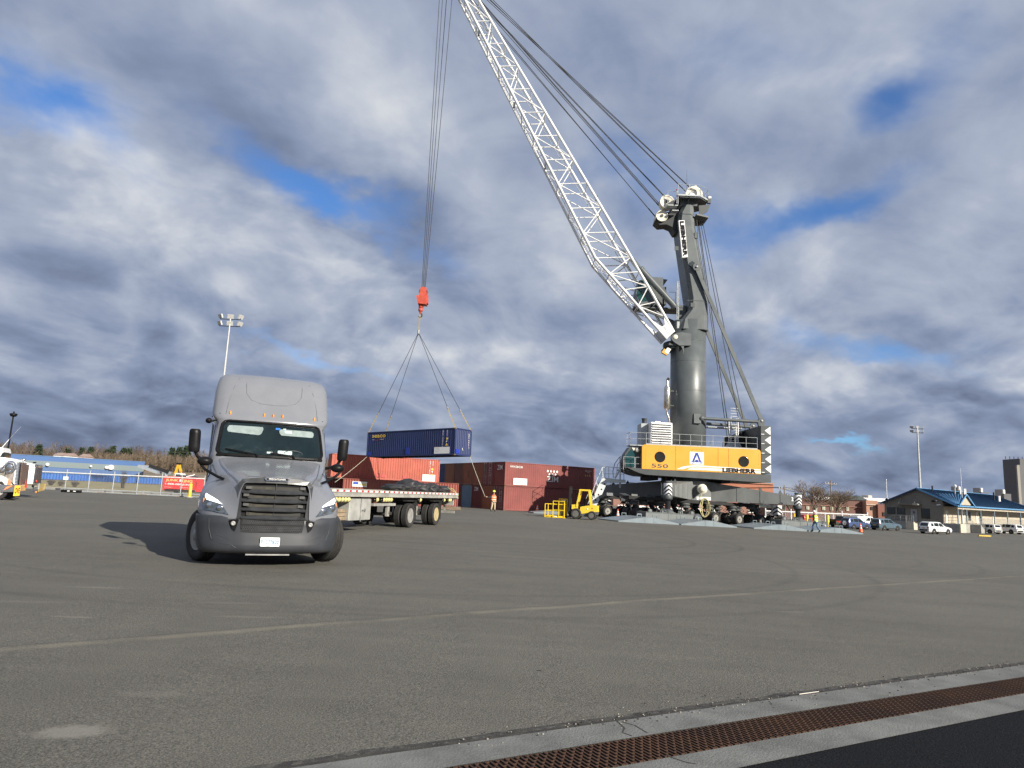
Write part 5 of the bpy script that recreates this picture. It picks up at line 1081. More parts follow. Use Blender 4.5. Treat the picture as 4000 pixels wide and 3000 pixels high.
def jack(J, ztop, zmid, zcol, zpad):
    b = MB(); c = Vector((J.x, J.y, 0)); r = .36
    b.lathe([(r, zmid), (r, ztop)], c, ZZ, LBL, 20); b.lathe([(r * .6, ztop), (r * .9, ztop + .12), (r * .5, ztop + .2), (.001, ztop + .22)], c, ZZ, CGD, 16); b.lathe([(r, zmid), (r + .05, zmid - .02), (r + .05, zmid - .3), (r - .03, zmid - .45), (r - .03, zcol)], c, ZZ, CGD, 20)
    b.tube(c + Vector((-.6, -.1, zmid)), c + Vector((-.6, -.1, ztop)), .03, CGD, 6); jk = b.build('outrigger_jack', crane)
    b = MB()
    for k in range(3):
        z = zmid + (ztop - zmid) * (k + .25) / 3; hgt = (ztop - zmid) / 6
        for sg in (-1, 1):
            secs = []
            for t in range(7): a_ = -math.pi / 2 + sg * t * .26; dz = -t * .07; secs.append([(c.x + (r + .006) * math.cos(a_), c.y + (r + .006) * math.sin(a_), z + dz), (c.x + (r + .006) * math.cos(a_), c.y + (r + .006) * math.sin(a_), z + dz + hgt)])
            b.loft(secs, CHB, closed=False)
    b.build('chevrons', jk)
    b = MB(); b.tube(c + Vector((0, 0, zpad + .1)), c + Vector((0, 0, zcol + .1)), .24, mat('piston_black', (.02, .02, .022), .25, .3), 18); b.build('piston', jk)
    b = MB(); b.lathe([(.55, zpad), (.5, zpad + .1), (.38, zpad + .3), (.3, zpad + .32)], c, ZZ, CGD, 18); b.box(c.x - .55, c.x + .55, c.y - .5, c.y + .5, zpad - .0, zpad + .05, CGU); b.build('jack_foot', jk)
PADH = .85
for J in (J1, J2, J3, J4):
    ref = {id(J1): (2608, 1888, 1934, 1950), id(J2): (3128, 1934, 1974, 1990)}.get(id(J))
    zp_ = gz(CC.x + J.x, CC.y + J.y) - CC.z + PADH
    if ref: jack(J, zat(ref[0], ref[1], J), zat(ref[0], ref[2], J), zat(ref[0], ref[3], J), zp_)
    else: jack(J, hub_t - .6, hub_b + .5, hub_b - .3, zp_)
# bogie rows
AXD = Vector((.55, -.83, 0)).normalized(); tr = .56; TRIM = mat('bogie_rim', (.30, .29, .26), .5, .3, var=.25, scale=5)
proto = None; mrow = MB()
for row in (3.0, -3.2):
    sgr = 1 if row > 0 else -1
    e0, e1 = un(-9.2, row), un(9.4, row)
    bb = MB(); bb.bar(e0 + Vector((0, 0, 1.98)), e1 + Vector((0, 0, 1.98)), 1.0, .30, DARK)
    for k in range(7):
        s_ = -8.4 + k * 2.85; q = un(s_, row); q2 = un(s_ + .75, row + .0)
        bb.bar(q + Vector((0, 0, 1.75)), un(s_, row * .35) + Vector((0, 0, 2.2)), .7, .3, CGD)
    bb.build('bogie_girder', crane)
    for k in range(7):
        s_ = -8.4 + k * 2.85 + (.35 if row < 0 else 0); q = un(s_, row); z0 = q.z
        b = MB(); b.lathe([(.001, 1.80), (.5, 1.80), (.55, 1.74), (.55, 1.62), (.46, 1.60), (.46, 1.46), (.58, 1.44), (.58, 1.34), (.001, 1.33)], q, ZZ, mat('bogie_steel', (.075, .08, .078), .6, .2, var=.3, scale=4), 20)
        ac = q + Vector((0, 0, tr)); fwd = Vector((-AXD.y, AXD.x, 0))
        piv = q + fwd * .55 + Vector((0, 0, 1.05)); b.bar(q + fwd * .1 + Vector((0, 0, 1.34)), piv, .3, .3, CGD); b.bar(piv, ac, .26, .26, CGD); b.tube(ac - AXD * .95, ac + AXD * .95, .09, CGD, 10); b.tube(q - AXD * .1 + fwd * -.3 + Vector((0, 0, 1.35)), ac - fwd * .1, .06, STEEL, 8)
        for t in range(5): a_ = t * 1.3 + k; b.path([q + Vector((.5 * math.cos(a_), .5 * math.sin(a_), 1.6)), q + Vector((.8 * math.cos(a_), .8 * math.sin(a_), 1.5 + .3 * math.sin(a_ * 2))), q + Vector((.45 * math.cos(a_ + .7), .45 * math.sin(a_ + .7), 1.05))], .022, BLK, 5)
        b.build('wheel_bogie', crane)
        for off_ in (-.80, -.42, .42, .80):
            wc = ac + AXD * off_
            if proto is None:
                proto = wheel(crane, (0, 0, 0), AXD, tr, .33, TRIM, dish=.10, n=26, grooves=2); proto.location = wc
            else:
                w_ = proto.copy(); COL.objects.link(w_); w_.parent = crane; w_.location = wc
                r_ = proto.children[0].copy(); COL.objects.link(r_); r_.parent = w_
b = MB()
for i in range(12):   # hoses, boxes and cabinets slung under the girders
    s_ = random.Random(i).uniform(-9, 9); o_ = random.Random(i + 50).uniform(-3.5, 3.5); q = un(s_, o_); r0 = random.Random(i + 99)
    b.box(q.x - r0.uniform(.1, .5), q.x + r0.uniform(.1, .5), q.y - .25, q.y + .25, q.z + r0.uniform(1.3, 1.7), q.z + r0.uniform(1.8, 2.2), r0.choice([CGD, DARK, CGD, CGU]))
b.build('underside_equipment', crane)
b = MB(); q = at(2370, 1990, 70.2) - CC
for (px, py, yy) in ((2370, 1952, 69.6), (3035, 1992, 68.)): q = at(px, py, yy) - CC; b.box(q.x - .45, q.x + .45, q.y - .1, q.y + .2, q.z - .45, q.z + .45, LBL); [b.prism([(q.x - .45, q.z - .45 + k * .36), (q.x, q.z - .15 + k * .36), (q.x + .45, q.z - .45 + k * .36), (q.x + .45, q.z - .28 + k * .36), (q.x, q.z + .02 + k * .36), (q.x - .45, q.z - .28 + k * .36)], q.y - .115, q.y - .1, CHB) for k in range(2)]
for (px, py, yy) in ((2434, 1936, 68.4), (2978, 1975, 67.)): q = at(px, py, yy) - CC; b.box(q.x - .33, q.x + .33, q.y - .05, q.y, q.z - .16, q.z + .14, mat('notice_plate', (.60, .58, .48), .6))
b.build('notice_plates', crane)
# cable reel with hanging coil
q = at(2745, 1910, CC.y - 3.6) - CC; b = MB(); b.lathe([(.001, .20), (.24, .19), (.27, .15), (.27, -.05), (.46, -.06), (.47, -.10), (.30, -.12), (.30, -.25), (.46, -.27), (.46, -.33), (.001, -.33)], q, (0, -1, 0), CREAM, 28); b.lathe([(.40, -.11), (.40, -.26)], q, (0, -1, 0), WEB, 24); b.bar(q + Vector((0, .35, 0)), q + Vector((0, 1.6, .1)), .6, .6, CGU); b.box(q.x - .6, q.x + .75, q.y - .1, q.y + .1, q.z - 1.05, q.z - .75, LBL); reel = b.build('cable_reel', crane)
b = MB(); CORD = mat('cord_yellow', (.48, .42, .22), .8, var=.2, scale=8)
for k in range(7):
    cx, rx, rz_ = q.x + .15 + .05 * math.sin(k * 2.1), .24 + .05 * k % .2 + .03 * k, .85 + .05 * math.sin(k * 1.7); cz = q.z - 1.75
    P = [(cx + rx * math.cos(t), q.y - .12 - .02 * k, cz + rz_ * math.sin(t)) for t in [i * .3307 for i in range(20)]]; b.path(P, .022, CORD, 5)
b.path([(q.x - .1, q.y - .2, q.z - .3), (q.x - .3, q.y - .2, q.z - .9), (q.x, q.y - .15, q.z - 1.2)], .03, CORD, 5); b.build('hanging_cable', reel)
# access stairs
SW = WHITE if False else mat('stair_white', (.55, .58, .57), .5, var=.08, scale=2)
def sp2(px, py, y): return at(px, py, y) - CC
st = None
b = MB(); yn, yf_ = 68.6, 69.7
for y in (yn, yf_):
    P = [sp2(2299, 2000, y), sp2(2318, 1999, y), sp2(2352, 1930, y), sp2(2371, 1886, y), sp2(2440, 1886, y), sp2(2445, 1876, y), sp2(2365, 1866, y), sp2(2352, 1870, y), sp2(2340, 1890, y), sp2(2310, 1960, y)]
    b.prism([(v.x, v.z) for v in P], y - CC.y - .04, y - CC.y + .04, SW)
st = b.build('access_stairs', crane)
b = MB()
for k in range(5): c = sp2(2307 + (2364 - 2307) * (k + .3) / 5, 1980 + (1876 - 1980) * (k + .3) / 5, yn); b.lathe([(.001, .0), (.085, .0), (.085, -.01)], c + Vector((.12, -.05, 0)), (0, -1, 0), DARK, 12)
b.build('stair_holes', st)
b = MB()
for k in range(12): c = sp2(2306 + 58 * k / 12, 1994 + (1880 - 1994) * k / 12, yn); b.box(c.x - .1, c.x + .25, .0 + yn - CC.y + .05, yf_ - CC.y - .05, c.z - .02, c.z + .02, GALV)
pz = sp2(2400, 1872, yn).z; b.box(sp2(2366, 1872, yn).x, sp2(2443, 1872, yn).x, yn - CC.y + .05, yf_ - CC.y - .05, pz - .05, pz, GALV); b.build('stair_tread', st)
b = MB()
for y in (yn, yf_):
    P = [sp2(2296, 1968, y), sp2(2300, 1960, y), sp2(2330, 1878, y), sp2(2352, 1827, y), sp2(2372, 1823, y), sp2(2437, 1829, y), sp2(2437, 1874, y)]; b.path(P, .035, SW, 8)
    P = [sp2(2302, 1985, y), sp2(2338, 1903, y), sp2(2358, 1850, y), sp2(2437, 1852, y)]; b.path(P, .028, SW, 6)
    for (a0, a1) in (((2318, 1950), (2310, 1932)), ((2338, 1905), (2328, 1884)), ((2363, 1870), (2363, 1824)), ((2378, 1872), (2378, 1823)), ((2424, 1876), (2424, 1828)), ((2356, 1872), (2352, 1828))): b.tube(sp2(*a0, y), sp2(*a1, y), .035, SW, 6)
for y in (yn + .2, yf_): b.path([sp2(2284, 1985, y), sp2(2286, 1955, y), sp2(2297, 1930, y)], .02, SW, 6)
b.build('stair_rail', st)
b = MB()
for y in (69.2, 69.9): P = [sp2(2396, 1866, y), sp2(2394, 1840, y), sp2(2402, 1810, y), sp2(2418, 1788, y), sp2(2426, 1782, y)]; b.path(P, .035, CGD, 6); b.path([sp2(2402, 1868, y), sp2(2424, 1830, y), sp2(2432, 1810, y)], .09, SW, 6); b.path([sp2(2408, 1856, y), sp2(2412, 1815, y), sp2(2422, 1802, y)], .028, GALV, 6)
b.tube(sp2(2422, 1890, 69.), sp2(2422, 1786, 69.), .06, SW, 8); b.tube(sp2(2422, 1905, 69.), sp2(2422, 1886, 69.), .08, SW, 8); b.build('upper_steps', st)
# ------------------------------------------------------------------ support pads and plates on the asphalt
PADM = mat('pad_grey', (.125, .138, .135), .6, var=.12, scale=1.5, col2=(.10, .10, .09), f2=.63); PLT = mat('plate_pale_grey', (.165, .20, .22), .45, var=.06, scale=1.2)
def local(o_, s0, s1, b0, b1):   # corners in yard coordinates
    return [CC + un(s0, b0), CC + un(s1, b0), CC + un(s1, b1), CC + un(s0, b1)]
padlab = {0: 'long grey support pad under the striped front jack on the left', 1: 'long grey support pad under the striped jack at the right end of the crane', 2: 'grey support pad under the rear left jack behind the stairs', 3: 'grey support pad under the rear right jack behind the wheels'}
for i, J in enumerate((J1, J2, J3, J4)):
    c = CC + Vector((J.x, J.y, 0)); o = thing('support_pad', padlab[i], 'support pad', (c.x, c.y, gz(c.x, c.y)), UA, TILT(c.x), 'crane support pads'); b = MB()
    b.cbox(-2.75, 2.75, -.7, .7, .02, PADH - .02, PADM, .02); b.box(-2.76, 2.76, -.74, .74, PADH - .06, PADH - .022, PADM); b.box(-2.76, 2.76, -.74, .74, .0, .05, PADM)
    for x in (-.45, .45): b.box(x - .02, x + .02, -.725, .725, .05, PADH - .06, PADM)
    for x in (-2.2, 2.2, -1.0, 1.0): b.lathe([(.001, -.03), (.2, -.03), (.2, .03), (.001, .03)], (x, -.5, PADH + .05), (0, 1, 0), PADM, 14)
    b.build('pad_body', o)
    for x in (-.85, .85):
        b = MB(); b.path([(x - .2, -.6, PADH - .03), (x - .2, -.6, PADH + .2), (x + .2, -.6, PADH + .2), (x + .2, -.6, PADH - .03)], .03, PADM, 6); b.build('handle', o)
    b = MB(); b.lathe([(.001, -.78), (.42, -.78), (.42, -.6), (.001, -.6)], (2.6, 0, .5), (0, 1, 0), CGD, 20); b.lathe([(.001, -.84), (.14, -.84), (.14, -.7)], (2.6, 0, .5), (0, 1, 0), STEEL, 12); b.build('pad_lug', o)
prs = [((-15.0, -9.3), 'pale grey ground plate at the left end of the row, a cone on its corner'), ((-9.1, -3.4), 'pale grey ground plate in the middle of the front row below the reel'), ((-1.6, 4.8), 'pale grey ground plate right of the gap, below the right-hand wheels'), ((5.0, 11.3), 'pale grey ground plate at the right end beside the walking worker')]
for (s0, s1), lab in prs:
    A, B_, C_, D_ = local(None, s0, s1, 11.0, 7.9); L_ = (B_ - A).length; c = (A + B_ + C_ + D_) / 4
    o = thing('ground_plate', lab, 'ground plate', (c.x, c.y, gz(c.x, c.y)), UA, TILT(c.x), 'crane ground plates'); b = MB(); h = L_ / 2
    b.prism([(-h, 0.0), (h, 0), (h, .09), (.35, .46), (-.35, .46), (-h, .09)], -1.55, 1.55, PLT)
    for x in (-.42, .42): b.box(x - .015, x + .015, -1.565, -1.55, .03, .43, PLT)
    b.build('plate_body', o)
    for x in (-.75, .75):
        for y in (-1.2, 1.0):
            b = MB(); z = .44 - (abs(x) - .35) * .15; b.path([(x - .2, y, z - .02), (x - .2, y, z + .26), (x + .2, y, z + .26), (x + .2, y, z - .02)], .032, PLT, 6); b.build('handle', o)
c = grd(2150, 2008); o = thing('ground_plate', 'pale grey ground plate lying behind the yellow forklift basket', 'ground plate', (c.x, c.y, gz(c.x, c.y)), UA - .25, 0, 'crane ground plates'); b = MB(); b.prism([(-2.0, 0), (3.2, 0), (3.2, .12), (.6, .42), (-2.0, .15)], -1.4, 1.4, PLT); b.build('plate_body', o)
# ------------------------------------------------------------------ hook block, slings, tag lines
HKM = mat('hook_red', (.46, .075, .045), .5, var=.12, scale=3)
hw = CC + HK; ho = thing('hook_block', 'red hook block hanging on four wire ropes from the crane boom', 'hook block', hw); hz = lambda py: (at(1648, py, CC.y) - hw).z
b = MB(); b.hexa([(-.42, -.5, hz(1190)), (.5, -.5, hz(1192)), (.5, .5, hz(1192)), (-.42, .5, hz(1190)), (-.62, -.55, hz(1160)), (.42, -.55, hz(1158)), (.42, .55, hz(1158)), (-.62, .55, hz(1160))], HKM); b.prism([(-.35, hz(1160)), (.35, hz(1160)), (.42, hz(1128)), (.1, hz(1124)), (-.2, hz(1126)), (-.3, hz(1140))], -.42, -.3, HKM); b.prism([(-.3, hz(1160)), (.42, hz(1160)), (.45, hz(1132)), (.1, hz(1124)), (-.25, hz(1130))], .25, .4, HKM); b.prism([(.3, hz(1192)), (.62, hz(1186)), (.55, hz(1150)), (.42, hz(1140))], -.35, .35, HKM); b.build('block_body', ho)
b = MB(); b.lathe([(.2, -.22), (.42, -.2), (.45, -.22), (.40, -.1), (.45, 0), (.40, .1), (.45, .22), (.42, .2), (.2, .22)], (.05, 0, hz(1142)), (0, 1, 0), mat('sheave_dark', (.12, .04, .03), .6), 22); b.build('sheave', ho)
b = MB(); b.lathe([(.2, 0), (.26, -.1), (.26, -.3), (.16, -.4)], (-.1, 0, hz(1192) + .05), ZZ, HKM, 14); b.lathe([(.14, hz(1204)), (.24, hz(1206)), (.24, hz(1216)), (.12, hz(1218)), (.10, hz(1226))], (-.12, 0, 0), ZZ, HKM, 14); b.lathe([(.12, hz(1188)), (.12, hz(1206))], (-.1, 0, 0), ZZ, HKM, 12); b.build('swivel', ho)
b = MB(); P = [(-.14 + .2 * math.sin(t), 0, hz(1232) + .22 * math.cos(t)) for t in [-.2 + k * .45 for k in range(11)]]
for i, (p, q) in enumerate(zip(P, P[1:])): b.tube(p, q, .085 - .004 * i, mat('hook_steel', (.06, .05, .045), .6, .3), 10)
b.build('hook', ho)
AP = at(1641, 1300, CC.y); AP.x = hw.x - .18
b = MB(); P0 = Vector((hw.x - .14, hw.y, at(1645, 1226, CC.y).z - .12)); SLG = mat('sling_tan', (.30, .25, .14), .85, var=.3, scale=9)
M_ = bc.matrix_world; tops = [M_ @ Vector(v) for v in ((.09, .08, CH), (.09, CW - .08, CH), (12.1, .08, CH), (12.1, CW - .08, CH))]
sl_ = thing('lifting_sling', 'four-legged wire sling with tan strops between the hook and the blue container', 'lifting sling', AP)
b = MB()
for dx in (-.09, .08): b.bar(P0 - AP + Vector((dx, 0, .2)), Vector((dx * .5, 0, .35)), .05, .11, SLG, up=(0, 1, 0))
b.build('top_strop', sl_); b = MB(); b.lathe([(.05, -.3), (.11, -.2), (.11, .2), (.05, .34)], (0, 0, .05), ZZ, STEEL, 10); b.build('master_link', sl_)
for t in tops:
    d_ = t - AP; k = .80; q = d_ * k; b = MB(); b.tube((0, 0, 0), q, .026, ROPE, 6); leg = b.build('sling_leg', sl_)
    b = MB(); b.tube(q, q + d_.normalized() * .25, .07, STEEL, 8); b.build('shackle', leg); b = MB(); b.bar(q + d_.normalized() * .2, d_ * 1.0, .10, .045, SLG, up=(0, 1, 0)); b.build('strop', leg)
LINE = mat('tag_rope', (.46, .44, .34), .8, var=.2, scale=10)
def rope(pts, r, n=16):
    b = MB(); a_, c_ = Vector(pts[0]), Vector(pts[1]); P = [a_.lerp(c_, t / n) + Vector((0, 0, -.35 * 4 * (t / n) * (1 - t / n) * pts[2])) for t in range(n + 1)]; b.path(P, r, LINE, 5); return b
HAND = at(1895, 1940, 62.6)
rope((M_ @ Vector((12.1, CW - .05, .02)), HAND, .25), .022).build('tag_line', label='pale tag line from the blue container down to the worker in orange vest', category='rope')
rope((M_ @ Vector((.05, .05, .02)), at(1308, 1884, 66.), .25), .022).build('tag_line', label='pale tag line from the left corner of the blue container down behind the trailer', category='rope')
# ------------------------------------------------------------------ people
SKIN = mat('skin', (.42, .25, .17), .6); VEST_O = mat('vest_orange', (.85, .17, .05), .7, var=.1, scale=6); VEST_Y = mat('vest_yellow', (.62, .72, .05), .7, var=.1, scale=6); JACKET = mat('dark_jacket', (.016, .016, .018), .85, var=.3, scale=8); KHAKI = mat('khaki_trousers', (.46, .36, .25), .85, var=.15, scale=7); JEANS = mat('blue_jeans', (.10, .16, .27), .85, var=.25, scale=9); BOOT = mat('dark_boot', (.03, .022, .018), .7)
def skin_obj(name, verts, edges, radii, m, parent, root=0):
    me = bpy.data.meshes.new(name); me.from_pydata([tuple(v) for v in verts], edges, []); me.materials.append(m); o = bpy.data.objects.new(name, me); COL.objects.link(o)
    if parent: o.parent = parent
    q = o.modifiers.new('skin', 'SKIN')
    if not me.skin_vertices: me.skin_vertices.new() if hasattr(me.skin_vertices, 'new') else None
    for i, r in enumerate(radii):
        rr = r if hasattr(r, '__len__') else (r, r); me.skin_vertices[0].data[i].radius = rr; me.skin_vertices[0].data[i].use_root = (i == root)
    q = o.modifiers.new('sub', 'SUBSURF'); q.levels = q.render_levels = 2; q.use_custom_normals = False if hasattr(q, 'use_custom_normals') else None
    for p in me.polygons: p.use_smooth = True
    return o
def person(label, loc, rz, pose, vest, trousers, helmet, bare_stripe=None):
    o = thing('person', label, 'person', loc, rz)   # faces local -y
    P = {k: Vector(v) for k, v in pose.items()}
    V = []; E = []; R_ = []
    def ad(p, r, par=None):
        V.append(Vector(p)); R_.append(r)
        if par is not None: E.append((par, len(V) - 1))
        return len(V) - 1
    pel = ad(P['pelvis'], (.15, .11)); ch_ = ad(P['chest'], (.17, .12), pel); nk = ad(P['neck'], .06, ch_); hd0 = ad(P['head'] + Vector((0, .0, -.06)), (.075, .09), nk); hd1 = ad(P['head'] + Vector((0, 0, .07)), (.08, .095), hd0)
    for s in 'LR':
        hp = ad(P['hip' + s], .095, pel); kn = ad(P['knee' + s], .062, hp); an = ad(P['ankle' + s], .042, kn); ad(P['toe' + s], .038, an)
        sh = ad(P['sho' + s], .065, ch_); el_ = ad(P['elb' + s], .045, sh); wr = ad(P['wri' + s], .032, el_); d_ = (P['wri' + s] - P['elb' + s]).normalized(); pm = ad(P['wri' + s] + d_ * .08, (.042, .022), wr)
        u = d_.cross(Vector((0, 1, 0))).normalized() if abs(d_.y) < .9 else Vector((1, 0, 0))
        for k in range(4): base_ = P['wri' + s] + d_ * .10 + u * (.03 - .02 * k); f1 = ad(base_, .010, pm); ad(base_ + d_ * (.045 + .01 * (k in (1, 2))) + Vector((0, -.02, -.01)), .008, f1)
        t_ = ad(P['wri' + s] + d_ * .05 + u * .045, .011, pm); ad(P['wri' + s] + d_ * .09 + u * .065, .009, t_)
    skin_obj('body', V, E, R_, SKIN, o)
    b = MB(); h = P['head']; b.ball(h + Vector((0, -.10, .0)), .022, SKIN, 6, (.8, 1, 1.3)); b.build('nose', o)
    b = MB(); 
    for s in (-1, 1): b.ball(h + Vector((s * .035, -.093, .025)), .011, BLK, 6)
    b.box(h.x - .025, h.x + .025, h.y - .098, h.y - .088, h.z - .055, h.z - .048, mat('lips', (.25, .10, .08), .6)); b.build('face', o)
    V = []; E = []; R_ = []
    pel = ad(P['pelvis'] + Vector((0, 0, .02)), (.175, .13))
    for s in 'LR': hp = ad(P['hip' + s], .115, pel); kn = ad(P['knee' + s], .085, hp); ad(P['ankle' + s] + Vector((0, 0, .03)), .075, kn)
    skin_obj('trousers', V, E, R_, trousers, o)
    V = []; E = []; R_ = []
    pel = ad(P['pelvis'] + Vector((0, 0, -.03)), (.20, .15)); wst = ad(P['pelvis'].lerp(P['chest'], .5), (.20, .15), pel); ch_ = ad(P['chest'], (.205, .15), wst); nk = ad(P['neck'] + Vector((0, 0, .0)), .085, ch_)
    for s in 'LR': sh = ad(P['sho' + s], .09, ch_); el_ = ad(P['elb' + s], .068, sh); ad(P['wri' + s], .052, el_)
    skin_obj('jacket', V, E, R_, JACKET, o)
    b = MB(); n = 20; secs = []; pz, cz = P['pelvis'], P['chest']
    for t, rx, ry_ in ((-.12, .235, .18), (.2, .235, .185), (.6, .245, .19), (.95, .25, .19), (1.25, .215, .165), (1.38, .14, .13)):
        c = pz.lerp(cz, t); secs.append([(c.x + rx * math.cos(6.2832 * k / n), c.y + ry_ * math.sin(6.2832 * k / n), c.z) for k in range(n)])
    b.loft(secs, vest, caps=False, smooth=True); v_ = b.build('safety_vest', o)
    b = MB(); RS = mat('vest_stripe', (.70, .66, .48), .4)
    for t in ((.18, .34), (.75, .9)):
        b.loft([[(pz.lerp(cz, tt).x + .252 * math.cos(6.2832 * k / n), pz.lerp(cz, tt).y + .196 * math.sin(6.2832 * k / n), pz.lerp(cz, tt).z) for k in range(n)] for tt in t], RS, caps=False)
    if bare_stripe: b.loft([[(cz.x + s * .09, cz.y + yy, cz.z + .22 * 0 + dz) for s, dz in ((-1, -.4), (-.2, -.4), (-.2, .2), (-1, .2))] for yy in (-.205, -.195)], bare_stripe)
    b.build('reflective_stripes', v_)
    b = MB(); h = P['head'] + Vector((0, 0, .07)); b.lathe([(.145, 0), (.15, .01), (.128, .02), (.128, .06), (.10, .12), (.05, .15), (.001, .155)], h, ZZ, helmet, 18); b.loft([[h + Vector((x, -.11, z)) for x, z in ((-.1, 0), (.1, 0), (.1, .015), (-.1, .015))], [h + Vector((x, -.19, z - .01)) for x, z in ((-.06, 0), (.06, 0), (.06, .012), (-.06, .012))]], helmet); b.build('hard_hat', o)
    for s in 'LR':
        b = MB(); a_ = P['ankle' + s]; t_ = P['toe' + s]; d_ = (t_ - a_); b.tube(a_ + Vector((0, 0, .08)), a_ + Vector((0, 0, -.04)), .075, BOOT, 10); b.obox(a_ + d_ * .45 + Vector((0, 0, -.02)), Vector((d_.x, d_.y, d_.z * .7)) * .7, Vector((-d_.y, d_.x, 0)).normalized() * .05, (0, 0, .045), BOOT); b.build('boot', o, bevel=.02)
    return o
g = grd(1926, 1998); hl_ = HAND - g
person('worker in orange vest, dark jacket and khaki trousers pulling the tag line', g, rad(20), dict(pelvis=(0, 0, .98), chest=(0, .03, 1.36), neck=(0, .02, 1.56), head=(0, -.02, 1.70), hipL=(.10, 0, .93), kneeL=(.13, -.02, .50), ankleL=(.15, .02, .10), toeL=(.17, -.14, .05), hipR=(-.10, 0, .93), kneeR=(-.14, -.03, .50), ankleR=(-.19, .02, .10), toeR=(-.21, -.14, .05),
       shoL=(.19, .03, 1.46), elbL=(.24, .05, 1.18), wriL=(.20, -.1, .98), shoR=(-.19, .02, 1.45), elbR=(-.40, -.02, 1.22), wriR=(-.62, -.02, 1.28)), VEST_O, KHAKI, mat('helmet_lime', (.58, .75, .08), .45))
g = grd(3187, 2079)
person('worker in yellow vest, white hard hat and jeans walking past the ground plates', g, rad(200), dict(pelvis=(0, 0, .96), chest=(0, -.05, 1.34), neck=(0, -.07, 1.53), head=(0, -.13, 1.67), hipL=(.10, 0, .91), kneeL=(.10, -.22, .52), ankleL=(.10, -.30, .11), toeL=(.10, -.46, .08), hipR=(-.10, 0, .91), kneeR=(-.10, .06, .50), ankleR=(-.10, .34, .14), toeR=(-.10, .22, .05),
       shoL=(.19, -.05, 1.44), elbL=(.27, .12, 1.2), wriL=(.28, .02, .98), shoR=(-.19, -.05, 1.44), elbR=(-.28, -.2, 1.2), wriR=(-.26, -.42, 1.06)), VEST_Y, JEANS, WHITE, VEST_O)
# ------------------------------------------------------------------ cones
ORC = mat('cone_orange', (.80, .13, .035), .5, var=.1, scale=5); CW_ = mat('cone_white', (.75, .73, .70), .5)
def cone(label, loc, h):
    o = thing('traffic_cone', label, 'traffic cone', loc, .4, group='orange traffic cones'); b = MB(); r = lambda t: .17 * (1 - t) + .028
    b.cbox(-.2, .2, -.2, .2, 0, .035, BLK, .01); b.build('cone_base', o); b = MB(); b.lathe([(r(0), .03), (r(1) , h), (.001, h)], (0, 0, 0), ZZ, ORC, 18); c = b.build('cone_body', o)
    for t0, t1 in ((.42, .60), (.70, .82)): b = MB(); b.lathe([(r(t0) + .004, h * t0), (r(t1) + .004, h * t1)], (0, 0, 0), ZZ, CW_, 18); b.build('reflective_band', c)
cone('orange cone beside the red container stack left of the forklift', grd(2098, 2000), .78)
cone('orange cone on the front corner of the leftmost ground plate', grd(2413, 2030), .88)
cone('orange cone at the far right end of the ground plates by the parked cars', grd(3363, 2080), .92)
# ------------------------------------------------------------------ forklift and the basket on its forks
FY = mat('forklift_yellow', (.78, .56, .05), .42, var=.06, scale=2); BY = mat('basket_yellow', (.80, .55, .02), .45, var=.08, scale=3)
fg = grd(2243, 2027); fd = fg.y
def fq(px, py, dy=0.): return at(px, py, fd + dy) - fg
fo = thing('forklift', 'yellow forklift with black mast and grey underside beside the white crane stairs', 'forklift', fg)
# axis runs left-right in the view (mast to the left), slightly turned
FA = rad(-14); fx = Vector((math.cos(FA), math.sin(FA), 0)); fy = Vector((-fx.y, fx.x, 0))   # fx: towards the tail
fo.rotation_euler.z = FA
b = MB()   # local: x to the tail, y away from the camera, z up; near side y = 0
b.prism([(.05, .55), (.35, .50), (.45, .95), (.95, 1.05), (1.35, 1.12), (1.75, 1.08), (1.78, .62), (1.2, .56), (.6, .42), (.05, .42)], .12, 1.08, FY); b.prism([(-.25, .75), (.2, .75), (.2, 1.12), (-.25, 1.08)], .15, 1.05, FY); bd = b.build('forklift_body', fo)
b = MB(); b.prism([(.50, .22), (1.1, .20), (1.75, .40), (1.78, .62), (1.2, .56), (.5, .50)], .14, 1.06, mat('forklift_grey', (.08, .085, .085), .6, var=.2)); b.build('counterweight', fo)
b = MB()
for y in (.18, 1.0): b.bar((.12, y, .95), (.38, y, 2.2), .10, .14, FY, up=(0, 1, 0)); b.bar((.30, y, 2.22), (1.1, y, 2.22), .10, .12, FY, up=(0, 1, 0)); b.bar((1.06, y, 2.25), (1.22, y, 1.05), .10, .14, FY, up=(0, 1, 0))
for k in range(6): b.bar((.35 + k * .14, .18, 2.27), (.35 + k * .14, 1.0, 2.27), .04, .05, FY)
b.build('overhead_guard', fo)
b = MB(); b.cbox(.35, .75, .35, .85, .95, 1.1, BLK, .03); b.cbox(.66, .80, .35, .85, 1.05, 1.6, BLK, .03); b.tube((.2, .6, .95), (.12, .6, 1.35), .03, BLK); b.build('seat', fo)
b = MB()
for y in (.28, .45, .78, .95): b.box(-.50, -.36, y - .05, y + .05, .1, 2.35 if y in (.28, .95) else 2.5, DARK)
b.box(-.46, -.40, .3, .95, 2.2, 2.3, DARK); b.tube((-.42, .6, .2), (-.42, .6, 2.0), .05, DARK); b.box(-.55, -.5, .12, 1.1, .35, .85, DARK); b.build('mast', fo)
b = MB()
for y in (.35, .85): b.box(-1.7, -.5, y - .07, y + .07, .10, .16, DARK)
b.build('fork', fo)
for (x, r) in ((.12, .41), (1.35, .33)):
    for y, s in ((.02, -1), (1.18, 1)): wheel(fo, (x, y, r), (0, s, 0), r, .26, mat('forklift_rim', (.12, .12, .11), .6), n=22, grooves=1)
